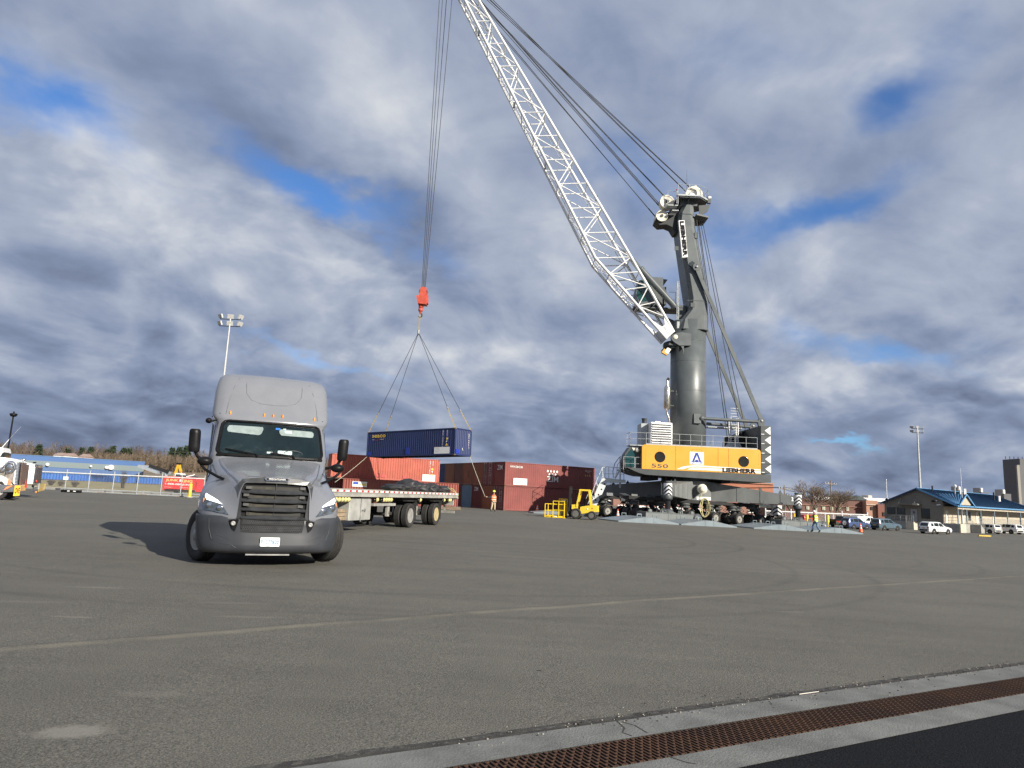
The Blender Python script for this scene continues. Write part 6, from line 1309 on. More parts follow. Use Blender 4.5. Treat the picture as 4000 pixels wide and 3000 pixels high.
b = MB(); b.text('H', (1.3, .118, .80), XX, ZZ, .12, RED, off=.02); b.lathe([(.001, .0), (.07, .0), (.07, -.01)], (.98, .118, .80), (0, -1, 0), LBL, 16); b.build('decal', fo)
bk = thing('man_basket', 'yellow steel work basket with mesh panels carried on the forklift forks', 'work basket', fg + fx * -1.72 + fy * .05, FA); b = MB()
MESHY = mat('mesh_ochre', (.28, .20, .04), .7, var=.2, scale=30)
for x in (-.55, .50, .98):
    for y in (-.35, .95): b.tube((x, y, .05), (x, y, 1.05 if x < 0 else 1.15), .035, BY, 6)
for z in (.55, 1.05):
    for y in (-.35, .95): b.tube((-.55, y, z), (.98, y, z), .032, BY, 6)
    b.tube((-.55, -.35, z), (-.55, .95, z), .032, BY, 6)
b.box(-.58, 1.0, -.38, .98, .0, .05, BY); b.box(-.58, 1.0, -.385, -.355, .05, .18, BY); b.box(-.58, 1.0, .955, .985, .05, .18, BY); b.build('basket_frame', bk)
b = MB(); 
for (x0, x1, z1_) in ((.10, .98, 1.3),):
    for z in (.06, .62, z1_): b.bar((x0, -.42, z), (x1, -.42, z), .05, .05, BY)
    for x in (x0, (x0 + x1) / 2, x1): b.bar((x, -.42, .0), (x, -.42, z1_), .05, .05, BY, up=(0, 1, 0))
b.build('basket_gate', bk)
b = MB(); b.box(.42, .98, .955, .965, .1, 1.45, MESHY); b.box(.30, 1.0, .94, .98, 1.45, 1.5, BY); b.box(.30, .35, .93, .99, .05, 1.5, BY); b.box(.96, 1.01, .93, .99, .05, 1.5, BY); b.box(.6, .85, .93, .95, 1.28, 1.42, mat('basket_label', (.6, .55, .35), .6)); b.build('mesh_back', bk)
b = MB(); b.text('CAPACITY 1000 LB', (-.5, -.388, .08), XX, ZZ, .06, BLK); b.box(.2, .5, -.392, -.384, .07, .15, LBL); b.build('basket_lettering', bk)
# ------------------------------------------------------------------ parked vehicles
LAMP_R = mat('tail_lamp', (.35, .015, .015), .3); RIMC = mat('car_rim', (.55, .55, .55), .3, .7, var=.1)
def vehicle(name, label, cat, loc, rz, paint, st, W, wb, wr, side, rear=None, front=None, lamps=((.62, .82, .80, 1.05),), tailgate=None, rims=RIMC, bumper=None, group='vehicles parked by the office'):
    """st: (x, z_bottom, z_belt, z_roof, roof half width ratio); nose towards +x"""
    o = thing(name, label, cat, loc, rz, TILT(loc[0]) * .0, group=group); b = MB(); hw = W / 2; secs = []
    for x, zb, zl_, zr, k in st:
        e = 1 - .10 * max(0, abs(x) / (abs(st[0][0])) - .86) / .14
        w_ = hw * e; secs.append([(x, -w_ * .93, zb), (x, -w_, zb + .16), (x, -w_, (zb + zl_) / 2), (x, -w_ * .975, zl_ - .03), (x, -w_ * .94, zl_), (x, -hw * k, zr - .05), (x, -hw * k * .86, zr), (x, hw * k * .86, zr), (x, hw * k, zr - .05), (x, w_ * .94, zl_), (x, w_ * .975, zl_ - .03), (x, w_, (zb + zl_) / 2), (x, w_, zb + .16), (x, w_ * .93, zb)])
    b.loft(secs, paint, smooth=False); tr_ = bvh(b); bo = b.build('body', o, bevel=.025)
    for sg in (-1, 1):
        for poly in side: q = MB(); decal(q, tr_, rpoly(poly, .05, 3), GLASSD, .008, 'y', sg, sg * 5., rings=2, n=20, lip=.02); q.build('side_window', o)
        q = MB()
        for x in wb: q.lathe([(.001, .0), (wr + .075, .0), (wr + .075, .02)], (x, sg * (hw - .012), wr + .02), (0, sg, 0), DARK, 22)
        q.box(-1.0, 1.0, sg * hw - .01, sg * hw + .012, st[len(st) // 2][1] - .02, st[len(st) // 2][1] + .1, DARK); q.build('arch_trim', o)
        for x in wb: wheel(o, (x, sg * (hw - .10), wr), (0, sg, 0), wr, .23, rims, rimr=.64, dish=.03, n=22, grooves=1)
        q = MB(); xm = side[-1][1][0] + .05; zm = side[-1][0][1]; q.ball((xm, sg * (hw + .1), zm + .06), .11, paint, 8, (.6, .9, .75)); q.build('mirror', o)
        q = MB(); z0 = st[len(st) // 2][2] - .17; [q.box(x - .1, x + .1, sg * hw - .02, sg * (hw + .02) if sg > 0 else sg * hw + .02, z0, z0 + .03, DARK) if sg > 0 else q.box(x - .1, x + .1, sg * hw - .02, sg * hw + .02, z0, z0 + .03, DARK) for x in (-.75, .35)]; q.build('door_handle', o)
        q = MB()
        for y0, y1, z0, z1_ in lamps: decal(q, tr_, [(sg * y0 * hw, z0), (sg * y1 * hw, z0), (sg * y1 * hw, z1_), (sg * y0 * hw, z1_)], LAMP_R, .012, 'x', -1, -6., rings=2, n=16)
        q.build('tail_lamp', o); q = MB(); decal(q, tr_, [(sg * .62 * hw, st[-1][2] - .22), (sg * .93 * hw, st[-1][2] - .20), (sg * .93 * hw, st[-1][2] - .06), (sg * .6 * hw, st[-1][2] - .08)], LENS, .012, 'x', 1, 6., rings=2, n=16); q.build('headlamp', o)
    if rear: q = MB(); decal(q, tr_, rpoly(rear, .08, 3), GLASSD, .010, 'x', -1, -6., rings=3, n=24); q.build('rear_window', o)
    if front: q = MB(); decal(q, tr_, rpoly(front, .08, 3), GLASSD, .010, 'x', 1, 6., rings=5, n=24); q.build('windscreen', o)
    q = MB(); decal(q, tr_, [(-.26, .78), (.26, .78), (.26, .92), (-.26, .92)] if tailgate is None else tailgate, mat('plate_amber', (.55, .38, .10), .5), .014, 'x', -1, -6., rings=2, n=12); q.build('number_plate', o)
    q = MB(); decal(q, tr_, [(-hw * .9, st[0][1] + .02), (hw * .9, st[0][1] + .02), (hw * .9, st[0][1] + .25), (-hw * .9, st[0][1] + .25)], bumper or DARK, .02, 'x', -1, -6., rings=2, n=20); q.build('rear_bumper', o)
    return o
SUVst = [(-2.5, .42, .92, .98, .88), (-2.44, .34, 1.10, 1.16, .86), (-2.2, .32, 1.12, 1.70, .74), (-1.8, .30, 1.10, 1.78, .74), (-.6, .30, 1.08, 1.80, .74), (.25, .30, 1.06, 1.76, .73), (.75, .30, 1.06, 1.48, .72), (1.15, .30, 1.06, 1.12, .80), (1.9, .30, 1.03, 1.08, .82), (2.35, .32, .92, .97, .84), (2.52, .42, .80, .84, .84)]
SUVside = [[(-2.0, 1.17), (-1.45, 1.17), (-1.45, 1.60), (-1.9, 1.58)], [(-1.3, 1.16), (-.35, 1.14), (-.35, 1.66), (-1.3, 1.64)], [(-.25, 1.14), (.78, 1.12), (.35, 1.60), (-.25, 1.66)]]
SUVrear = [(-.62, 1.16), (.62, 1.16), (.56, 1.60), (-.56, 1.60)]
SUVfront = [(-.66, 1.16), (.66, 1.16), (.58, 1.66), (-.58, 1.66)]
WP = mat('white_car_paint', (.70, .70, .69), .3, var=.03, coat=.5); GBP = mat('grey_blue_car_paint', (.085, .13, .165), .3, .2, var=.05, coat=.5); BLP = mat('blue_car_paint', (.055, .085, .19), .3, .3, var=.05, coat=.5); GNP = mat('dark_green_paint', (.035, .050, .030), .35, .1, var=.08, coat=.4)
def scale_st(st, sx, sz): return [(x * sx, zb, zl_ * sz, zr * sz, k) for x, zb, zl_, zr, k in st]
def scale_p(ps, sx, sz): return [[(x * sx, z * sz) for x, z in p] for p in ps]
def by_wheel(px, py, rz, lx, ly):   # places a vehicle so that the wheel at local (lx, ly) stands at this pixel
    g_ = grd(px, py); c, s = math.cos(rz), math.sin(rz); x, y = g_.x - (lx * c - ly * s), g_.y - (lx * s + ly * c); return g3(x, y)
r_ = rad(22); vehicle('parked_car', 'white estate-bodied off-roader parked nearest, alone in front of the office', 'car', by_wheel(3649, 2087, r_, -1.5, -.9), r_, WP, SUVst, 1.93, (-1.5, 1.52), .38, SUVside, SUVrear, SUVfront)
r_ = rad(23); tah = vehicle('parked_car', 'grey-blue off-roader with chrome wheels parked in front of the white van', 'car', by_wheel(3455, 2073, r_, -1.5, -.95), r_, GBP, scale_st(SUVst, 1.02, 1.06), 2.0, (-1.5, 1.5), .39, scale_p(SUVside, 1.02, 1.06), [(x, z * 1.05) for x, z in SUVrear], [(x, z * 1.05) for x, z in SUVfront], lamps=((.80, .96, .95, 1.35),), rims=CHROME)
r_ = rad(21); rav = vehicle('parked_car', 'blue compact off-roader with a round spare wheel on its tailgate', 'car', by_wheel(3318, 2066, r_, -1.3, .0), r_, BLP, scale_st(SUVst, .90, .97), 1.82, (-1.3, 1.32), .36, scale_p(SUVside, .90, .97), SUVrear, SUVfront)
b = MB(); b.lathe([(.001, .16), (.30, .16), (.38, .10), (.38, .0), (.001, 0)], (-2.2, -.05, .88), (-1, 0, 0), mat('spare_cover', (.03, .045, .09), .4), 22); b.lathe([(.33, .165), (.38, .12)], (-2.2, -.05, .88), (-1, 0, 0), CHROME, 22); b.build('spare_wheel', rav)
PKst = [(-2.75, .50, 1.14, 1.16, .93), (-2.7, .45, 1.16, 1.18, .93), (-1.0, .40, 1.18, 1.20, .93), (-.95, .40, 1.18, 1.84, .76), (-.8, .40, 1.18, 1.88, .76), (.5, .40, 1.18, 1.86, .76), (1.25, .40, 1.16, 1.26, .82), (2.2, .42, 1.12, 1.18, .84), (2.6, .45, 1.02, 1.06, .86), (2.75, .55, .9, .95, .86)]
r_ = rad(22); pk = vehicle('pickup_truck', 'dark green pickup with black bed cover, leftmost of the parked vehicles', 'pickup', by_wheel(3288, 2062, r_, -1.65, -.95), r_, GNP, PKst, 2.0, (-1.65, 1.75), .40, [[(-.75, 1.26), (-.1, 1.25), (-.1, 1.72), (-.7, 1.74)], [(0, 1.25), (1.0, 1.22), (.55, 1.70), (0, 1.72)]], [(-.6, 1.28), (.6, 1.28), (.56, 1.74), (-.56, 1.74)], [(-.66, 1.3), (.66, 1.3), (.6, 1.74), (-.6, 1.74)], lamps=((.84, .98, .85, 1.12),), rims=DARK)
b = MB(); b.cbox(-2.70, -1.02, -.92, .92, 1.19, 1.34, BLK, .04); b.box(-2.77, -2.74, -.82, .82, .72, 1.12, BLK); b.build('bed_cover', pk)
VNst = [(-2.6, .5, 1.2, 1.26, .92), (-2.55, .42, 1.25, 2.0, .80), (-2.3, .40, 1.25, 2.08, .80), (.6, .40, 1.22, 2.08, .80), (.95, .40, 1.22, 2.0, .80), (1.65, .40, 1.20, 1.28, .84), (2.3, .42, 1.08, 1.14, .86), (2.5, .5, .95, 1.0, .86)]
r_ = rad(23); vl = tah.location + Vector((-1.0, 4.6, 0)); vn = vehicle('parked_van', 'white panel van with roof rack parked behind the grey-blue off-roader', 'van', g3(vl.x, vl.y), r_, WP, VNst, 2.05, (-1.7, 1.7), .38, [[(-1.0, 1.35), (.25, 1.33), (.25, 1.85), (-1.0, 1.85)], [(.35, 1.32), (1.35, 1.3), (.95, 1.84), (.35, 1.86)]], None, [(-.7, 1.34), (.7, 1.34), (.64, 1.92), (-.64, 1.92)])
b = MB()
for x in (-2.0, -.8, .4): b.bar((x, -.75, 2.2), (x, .75, 2.2), .05, .04, STEEL); [b.bar((x, y, 2.06), (x, y, 2.2), .04, .04, STEEL, up=(0, 1, 0)) for y in (-.75, .75)]
for y in (-.75, .75): b.bar((-2.1, y, 2.24), (.5, y, 2.24), .04, .04, STEEL)
b.box(1.2, 2.3, -1.03, -1.0, .95, 1.1, mat('van_amber_stripe', (.7, .42, .08), .5)); b.build('roof_rack', vn)
r_ = rad(106); vehicle('parked_car', 'white crossover parked tail-on beside the porch stairs, nose to the left', 'car', by_wheel(3868, 2085, r_, -1.35, .85), r_, WP, scale_st(SUVst, .91, .93), 1.84, (-1.35, 1.35), .35, scale_p(SUVside, .91, .93), SUVrear, SUVfront)
r_ = rad(105); vehicle('parked_car', 'white off-roader at the right edge of the frame next to the white crossover', 'car', by_wheel(3950, 2086, r_, -1.4, .9), r_, WP, scale_st(SUVst, .99, .98), 1.95, (-1.45, 1.5), .38, SUVside, SUVrear, SUVfront)
c = at(3158, 2026, 122.); vehicle('parked_car', 'small red car far behind the fence left of the pickup', 'car', (c.x, c.y, c.z - .8), rad(30), mat('red_car_paint', (.40, .03, .025), .3, coat=.4), scale_st(SUVst, .88, .85), 1.8, (-1.3, 1.3), .33, scale_p(SUVside, .88, .85), None, None)
c = grd(3846, 2096); b = MB(); b.cbox(-.95, .95, -.14, .14, 0, .2, mat('kerb_yellow', (.62, .42, .06), .7, var=.2, scale=5), .03); o = b.build('wheel_stop', label='yellow concrete wheel stop lying on the asphalt before the white crossover', category='wheel stop'); o.location = c; o.rotation_euler.z = rad(4)
b = MB()
for (x0, x1, py) in ((3812, 3872, 2090), (3890, 3920, 2096)):
    a_, e = grd(x0, py), grd(x1, py + 3); d_ = (e - a_).normalized(); n_ = Vector((-d_.y, d_.x, 0)) * .12
    b.quad(a_ + n_ + Vector((0, 0, .006)), a_ - n_ + Vector((0, 0, .006)), e - n_ + Vector((0, 0, .006)), e + n_ + Vector((0, 0, .006)), mat('faded_yellow_line', (.34, .27, .10), .8, var=.4, scale=6))
b.build('road_marking', kind='structure')
# ------------------------------------------------------------------ office with the blue roof
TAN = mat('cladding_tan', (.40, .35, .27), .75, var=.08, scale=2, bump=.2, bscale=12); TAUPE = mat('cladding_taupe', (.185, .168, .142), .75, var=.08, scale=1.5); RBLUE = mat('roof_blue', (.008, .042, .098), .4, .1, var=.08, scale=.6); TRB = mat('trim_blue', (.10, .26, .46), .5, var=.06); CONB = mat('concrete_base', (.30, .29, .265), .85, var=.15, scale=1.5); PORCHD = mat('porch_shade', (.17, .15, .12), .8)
GC = at(3593, 2074, 123.); BZ = gz(GC.x, GC.y)
oa = rad(36.5)                                   # long axis direction
off_ = thing('office_building', 'low office with blue metal roof, taupe gable end and tan porch', 'building', (GC.x, GC.y, BZ), oa)
# local: x along the ridge, -y towards the porch side
EV, AP_, HWD, LG = 4.75, 7.30, 6.1, 40.
b = MB(); yw = -3.9
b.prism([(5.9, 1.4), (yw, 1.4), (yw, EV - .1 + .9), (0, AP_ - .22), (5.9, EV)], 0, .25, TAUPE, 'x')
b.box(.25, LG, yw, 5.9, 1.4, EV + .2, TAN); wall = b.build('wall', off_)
b = MB(); b.box(-.02, LG, yw, 5.9, -.6, 1.4, CONB); b.box(.3, LG, -HWD, yw - .01, -.6, 1.38, CONB); b.build('foundation', off_)
b = MB(); t = .14
def slab(P, m): b.hexa([(x, y, z - t) for x, y, z in P] + P, m)
slab([(-.5, -HWD - .3, EV - .25), (LG + .5, -HWD - .3, EV - .25), (LG - 5, 0, AP_), (-.5, 0, AP_)], RBLUE); slab([(-.5, 0, AP_), (LG - 5, 0, AP_), (LG + .5, HWD + .3, EV - .25), (-.5, HWD + .3, EV - .25)], RBLUE)
for k in range(int(LG / .6)):
    x = -.3 + k * .6; xe = min(x, LG); b.bar((min(x, LG - 5), -.05, AP_ + .02), (xe, -HWD - .25, EV - .22), .05, .06, RBLUE)
roof = b.build('roof', off_)
b = MB()
for s in (-1, 1): b.bar((-.55, s * (HWD + .3), EV - .35), (-.55, 0, AP_ - .08), .06, .26, TRB if s < 0 else RBLUE)
b.bar((-.5, -HWD - .36, EV - .34), (LG + .5, -HWD - .36, EV - .34), .08, .22, TRB); b.bar((-.5, 0, AP_ + .06), (LG - 5, 0, AP_ + .06), .2, .08, TRB); b.build('roof_trim', roof)
# dormer
b = MB(); dx0, dx1, dz = -2.0, 6.2, 6.5; ys = -HWD - .15
b.prism([(dx0 + 2.2, EV - .1), (dx1, EV - .1), ((dx0 + 2.2 + dx1) / 2, dz - .15)], ys, ys + .1, TAN)
xm = (dx0 + 2.2 + dx1) / 2; yb_ = -1.7
b.hexa([(dx0 + 1.9, ys - .3, EV - .35), (xm, ys - .3, dz - .12), (xm, yb_, dz - .12), (dx0 + 1.9, ys + .3, EV - .1), (dx0 + 1.9, ys - .3, EV - .2), (xm, ys - .3, dz), (xm, yb_, dz), (dx0 + 1.9, ys + .3, EV + .05)], RBLUE)
b.hexa([(xm, ys - .3, dz - .12), (dx1 + .3, ys - .3, EV - .35), (dx1 + .3, ys + .3, EV - .1), (xm, yb_, dz - .12), (xm, ys - .3, dz), (dx1 + .3, ys - .3, EV - .2), (dx1 + .3, ys + .3, EV + .05), (xm, yb_, dz)], RBLUE)
for k in range(9): f = k / 9; b.bar((xm + .02 - .0, yb_ + (ys - yb_) * f, dz + .03), (dx0 + 1.9, ys + .25 - .5 * f, EV), .07, .10, TRB)
b.bar((dx0 + 1.9, ys - .34, EV - .25), (xm, ys - .34, dz - .02), .06, .2, TRB); b.bar((xm, ys - .34, dz - .02), (dx1 + .3, ys - .34, EV - .25), .06, .2, TRB); b.build('dormer', roof)
for x, y, h, m in ((4.5, -.6, .9, DARK), (13.2, -1.0, 1.2, GALV), (14.6, -1.4, 1.0, WHITE), (16.4, -1.4, 1.2, WHITE), (17.0, -1.4, 1.2, WHITE), (27.5, -2.6, 1.5, DARK), (28.2, -3.2, 1.1, WHITE), (28.7, -3.2, 1.1, WHITE)):
    b = MB(); z = AP_ - abs(y) * .44; b.tube((x, y, z - .2), (x, y, z + h), .14, m, 10); b.build('roof_vent', roof)
b = MB(); b.ball((13.2, -1.0, AP_ + .9), .35, WHITE, 8, (.4, 1, 1)); b.build('satellite_dish', roof)
b = MB(); b.tube((2.2, -HWD - .1, EV - 1.0), (2.2, -HWD - .1, EV + 6.2), .05, WHITE, 6, .02); b.build('mast_antenna', off_)
# porch: posts, beam, doors, rail, stairs
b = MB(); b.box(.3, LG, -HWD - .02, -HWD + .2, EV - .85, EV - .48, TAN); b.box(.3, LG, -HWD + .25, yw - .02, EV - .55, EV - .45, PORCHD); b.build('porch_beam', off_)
for x in (.5, 2.1, 4.2, 10.4, 16.8, 23.3, 30.2, 37.): b = MB(); b.box(x - .09, x + .09, -HWD + .02, -HWD + .18, 1.4, EV - .86, mat('post_blue_grey', (.20, .26, .30), .5)); b.build('porch_post', off_)
DOORW = mat('door_cream', (.62, .58, .50), .5)
for x in (1.4, 8.4, 14.6, 22.6):
    b = MB(); b.box(x - .5, x + .5, yw - .08, yw - .02, 1.42, 3.55, DOORW); d_ = b.build('door', off_); b = MB(); b.box(x - .02, x + .2, yw - .09, yw - .075, 2.7, 3.1, DARK); b.build('door_window', d_); b = MB(); b.ball((x + .4, yw - .1, 2.4), .05, STEEL, 6); b.build('handle', d_)
for x in (16.4, 11.2): b = MB(); b.box(x - .55, x + .55, yw - .06, yw - .02, 2.0, 3.5, GLASSD); b.box(x - .62, x + .62, yw - .04, yw - .015, 1.93, 3.57, TAUPE); b.build('window', off_)
b = MB(); b.ball((13.1, yw - .9, 2.6), .42, WHITE, 8, (.7, .7, 1.1)); b.ball((13.0, yw - .9, 1.9), .42, JACKET, 8, (.8, .7, 1.2)); 
for x in (12.8, 13.3): b.tube((x, yw - .9, 1.4), (x, yw - .9, 1.7), .12, JEANS, 8)
b.build('porch_figure', off_) if False else None
railing('porch_rail', [(3.0, -HWD + .1, 1.4), (5.2, -HWD + .1, 1.4)], off_, 1.05, posts=.45, r=.03); railing('porch_rail', [(9.4, -HWD + .1, 1.4), (LG, -HWD + .1, 1.4)], off_, 1.05, posts=.55, r=.03); railing('porch_rail', [(.4, yw - .1, 1.4), (.4, -HWD + .1, 1.4)], off_, 1.05, posts=1.0, r=.03)
b = MB()
for k in range(8): b.box(5.3 + k * .32, 5.3 + (k + 1) * .32 + .02, -HWD - 1.6, -HWD - .03, -.5, 1.36 - k * .19, CONB)
b.box(.3, 2.6, -HWD - .30, -HWD - .03, -.6, 1.40, mat('concrete_light', (.46, .42, .34), .85)); b.build('porch_stairs', off_)
for y in (-1.55, -.1): railing('stair_rail', [(5.3, -HWD + y, 1.4), (8.1, -HWD + y, -.2)], off_, 1.0, posts=.9, r=.03)
# gable details
for y in (4.7, 3.0, -1.1): b = MB(); b.box(-.03, .0, y - .62, y + .62, 2.0 + (.5 if y > 2 else 0), 3.75, GLASSD); w_ = b.build('window', off_); b = MB(); b.box(-.045, -.031, y - .70, y - .62, 1.95 + (.5 if y > 2 else 0), 3.82, DARK); b.box(-.045, -.031, y + .62, y + .70, 1.95 + (.5 if y > 2 else 0), 3.82, DARK); b.build('window_frame', w_)
b = MB(); b.box(-.05, .0, .3, 1.35, 1.45, 3.6, mat('door_grey', (.30, .30, .29), .5)); d_ = b.build('door', off_); b = MB(); b.box(-.06, -.05, .6, 1.0, 2.8, 3.2, LINK); b.text('OFFICE', (-.055, 1.1, 2.6), (0, -1, 0), ZZ, .1, LINK); b.build('door_sign', d_)
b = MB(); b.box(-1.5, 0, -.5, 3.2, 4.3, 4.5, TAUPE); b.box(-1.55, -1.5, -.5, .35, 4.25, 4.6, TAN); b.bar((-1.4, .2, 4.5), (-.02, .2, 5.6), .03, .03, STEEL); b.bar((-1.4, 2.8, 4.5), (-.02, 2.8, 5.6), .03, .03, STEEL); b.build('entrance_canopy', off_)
b = MB(); b.box(-2.0, -.03, .1, 1.45, -.6, 1.35, mat('concrete_light', (.46, .42, .34), .85)); b.box(-1.6, -.03, 1.46, 3.6, -.6, 1.3, CONB)
for k in range(7): b.box(-1.6, -.03, 3.6 + k * .32, 3.92 + k * .32, -.6, 1.1 - k * .19, CONB)
b.build('entrance_steps', off_); railing('entrance_rail', [(-1.9, .15, 1.35), (-1.9, 1.4, 1.35)], off_, 1.05, posts=.3, r=.025); railing('entrance_rail', [(-1.6, 1.5, 1.35), (-1.6, 3.5, 1.35), (-1.6, 5.8, .1)], off_, 1.05, posts=.8, r=.03)
for y, z in ((-2.6, 4.95), (5.2, 5.0)): b = MB(); b.tube((-.02, y, z), (-.5, y, z + .1), .05, BLK); b.lathe([(.05, .3), (.28, .1), (.28, -.05), (.001, -.05)], (-.5, y, z + .05), ZZ, BLK, 12); b.build('wall_lamp', off_)
b = MB(); b.obox((-.35, -3.4, 4.5), (.25, -.2, .05), (.05, .06, 0), (0, 0, .08), WHITE); b.ball((-.12, -3.0, 5.2), .12, WHITE, 8); b.box(-.04, .0, .6, 1.2, 5.6, 6.2, TAUPE); b.build('camera_bracket', off_)
b = MB(); b.box(LG + .01, LG + 4, yw + 1., 5, -.5, 4.0, mat('deep_blue_wall', (.02, .045, .16), .5)); b.build('end_annex', off_)
# ------------------------------------------------------------------ masts, poles, flagpole
POLE = mat('pole_grey', (.42, .43, .43), .5, .2, var=.08)
def lightmast(label, px, pyb, pyt, dist, n=6, r=.3, s=1.):
    c = at(px, pyb, dist); z0 = gz(c.x, c.y) - .05; t_ = at(px, pyt, dist); h = t_.z - z0; o = thing('light_mast', label, 'light mast', (c.x, c.y, z0), 0, group='floodlight masts round the yard')
    b = MB(); b.tube((0, 0, 0), (0, 0, h), r, POLE, 14, r * .45); b.build('mast', o)
    for k, (z, xs_) in enumerate(((h - .2, (-1.9, 0, 1.9)), (h - .2 - 1.35 * s, (-1.9, 0, 1.9)))):
        b = MB(); b.bar((-1.9 * s, 0, z), (1.9 * s, 0, z), .12, .12, DARK); b.build('cross_arm', o)
        for i, x in enumerate(xs_):
            b = MB(); x = x * s; an = (-.9, 0, .9)[i] + .25; d_ = Vector((math.sin(an), -math.cos(an), 0)); u = Vector((d_.y, -d_.x, 0)); b.obox((x, 0, z + .55 * s), u * .55 * s, (d_ + Vector((0, 0, -.5))).normalized() * .14 * s, Vector((d_.x * .4, d_.y * .4, .9)).normalized() * .38 * s, mat('floodlight_shell', (.55, .55, .53), .4, .3)); b.tube((x, 0, z), (x, 0, z + .3 * s), .06, DARK); b.build('floodlight', o)
lightmast('tall light mast with six floodlights rising behind the grey lorry', 828, 1880, 1240, 126., s=1.0)
lightmast('tall light mast with floodlights rising behind the office roof', 3601, 2040, 1672, 142., s=.62)
c = at(2, 1935, 60.); o = thing('lamp_post', 'black lamp post with a flat round head at the left edge', 'lamp post', (c.x, c.y, gz(c.x, c.y)), 0); tt = at(20, 1616, 60.); b = MB(); b.tube((0, 0, 0), (0, 0, tt.z - o.location.z), .09, BLK, 10, .06); b.build('post', o); b = MB(); h = tt.z - o.location.z; b.lathe([(.05, -.25), (.22, -.2), (.32, 0), (.22, .06), (.06, .08), (.06, .22), (.001, .24)], (0, 0, h), ZZ, BLK, 16); b.build('lamp_head', o)
WOODP = mat('pole_wood', (.22, .18, .14), .9, var=.2)
def upole(label, px, pyb, pyt, dist, can=False):
    c = at(px, pyb, dist); z0 = gz(c.x, c.y); t_ = at(px, pyt, dist); h = t_.z - z0; o = thing('utility_pole', label, 'utility pole', (c.x, c.y, z0), .25, group='wooden utility poles'); b = MB(); b.tube((0, 0, 0), (0, 0, h), .2, WOODP, 10, .13); b.build('pole', o); b = MB(); b.box(-1.6, 1.6, -.2, -.06, h - .95, h - .78, WOODP); b.build('cross_arm', o)
    for x in (-1.5, -.8, .8, 1.5): b = MB(); b.tube((x, -.13, h - .78), (x, -.13, h - .5), .06, WHITE, 6); b.build('insulator', o)
    if can: b = MB(); [b.tube((x, -.35, h - 3.2), (x, -.35, h - 2.2), .28, mat('transformer_grey', (.5, .52, .52), .5), 12) for x in (-.35, .35)]; b.build('transformer', o)
    return Vector((c.x, c.y, t_.z))
A1 = upole('wooden utility pole with grey transformer cans beside the bare tree', 3066, 2030, 1896, 165., True); A2 = upole('taller wooden utility pole standing between the two bare trees', 3249, 2035, 1876, 160.)
b = MB()
for dx in (-1.5, -.8, .8, 1.5): 
    P = [(A1 + Vector((dx, 0, -.5))).lerp(A2 + Vector((dx, 0, -.5)), t / 8) - Vector((0, 0, 1.6 * 4 * (t / 8) * (1 - t / 8))) for t in range(9)]; b.path(P, .03, BLK, 4); Q = A1 + Vector((dx, 0, -.5)); b.path([Q, Q + Vector((-20, 6, -1.2)), Q + Vector((-40, 12, 0))], .03, BLK, 4)
b.build('power_lines', label='thin black power lines strung from the wooden utility poles', category='power lines')
c = at(3467, 2000, 150.); b = MB(); h = at(3469, 1874, 150.).z - gz(c.x, 150); b.tube((0, 0, 0), (0, 0, h), .10, WHITE, 8, .05); b.ball((0, 0, h), .12, WHITE, 8); o = b.build('flagpole', label='bare white flagpole behind the left eave of the office', category='flagpole'); o.location = (c.x, c.y, gz(c.x, c.y))
# ------------------------------------------------------------------ brick buildings and towers behind
def brick(name, c1, c2, mort, sc_=1.):
    m = bpy.data.materials.new(name); m.use_nodes = True; t = NT(m.node_tree); t.n.clear(); p = t.new('ShaderNodeBsdfPrincipled', inp={'Roughness': .85}); t.new('ShaderNodeOutputMaterial', inp={0: p.outputs[0]})
    g_ = t.new('ShaderNodeTexCoord').outputs['Object']; s_ = t.new('ShaderNodeSeparateXYZ', inp={0: g_}); v = t.new('ShaderNodeCombineXYZ', inp={0: t.math('ADD', s_.outputs[0], s_.outputs[1]), 1: s_.outputs[2], 2: 0.}).outputs[0]
    br = t.new('ShaderNodeTexBrick', inp={'Vector': v, 'Color1': c1 + (1,), 'Color2': c2 + (1,), 'Mortar': mort + (1,), 'Scale': 1.6 * sc_, 'Mortar Size': .012}); nz = t.noise(g_, .5, 6); cl = t.mix(t.math('MULTIPLY', nz, .5), br.outputs[0], tuple(q * .7 for q in c1)); t.l.new(cl, p.inputs['Base Color']); return m
BR1 = brick('brick_red', (.22, .085, .06), (.17, .065, .05), (.2, .13, .1)); BR2 = brick('brick_pink', (.40, .22, .15), (.34, .18, .12), (.36, .25, .2)); BR3 = brick('brick_orange', (.42, .16, .09), (.34, .13, .075), (.38, .22, .16)); BR4 = brick('brick_shaded', (.17, .085, .068), (.14, .07, .058), (.17, .11, .09)); ROOFW = mat('flat_roof_white', (.72, .72, .70), .6)
def pbox(o, name, px0, py0, px1, py1, dist, depth, m, thick=0, parent=None, zb=None):
    """a block whose front face spans these corners at one distance, in the coordinates of thing o"""
    a_, c_ = at(px0, (py0 + py1) / 2, dist), at(px1, (py0 + py1) / 2, dist); zt_ = at((px0 + px1) / 2, py0, dist).z; zb_ = at((px0 + px1) / 2, py1, dist).z if zb is None else zb
    L_ = o.location; b = MB(); b.box(a_.x - L_.x, c_.x - L_.x, dist - L_.y, dist + depth - L_.y, zb_ - L_.z, zt_ - L_.z, m); return b.build(name, parent or o)
def far_thing(name, label, cat, px, dist, group=None): c = at(px, 1990, dist); return thing(name, label, cat, (c.x, c.y, gz(c.x, c.y)), 0, group=group)
o = far_thing('brick_building', 'long dark red-brown brick building with white flat roof behind the bare trees', 'building', 3260, 185.); GZ = o.location.z - .5
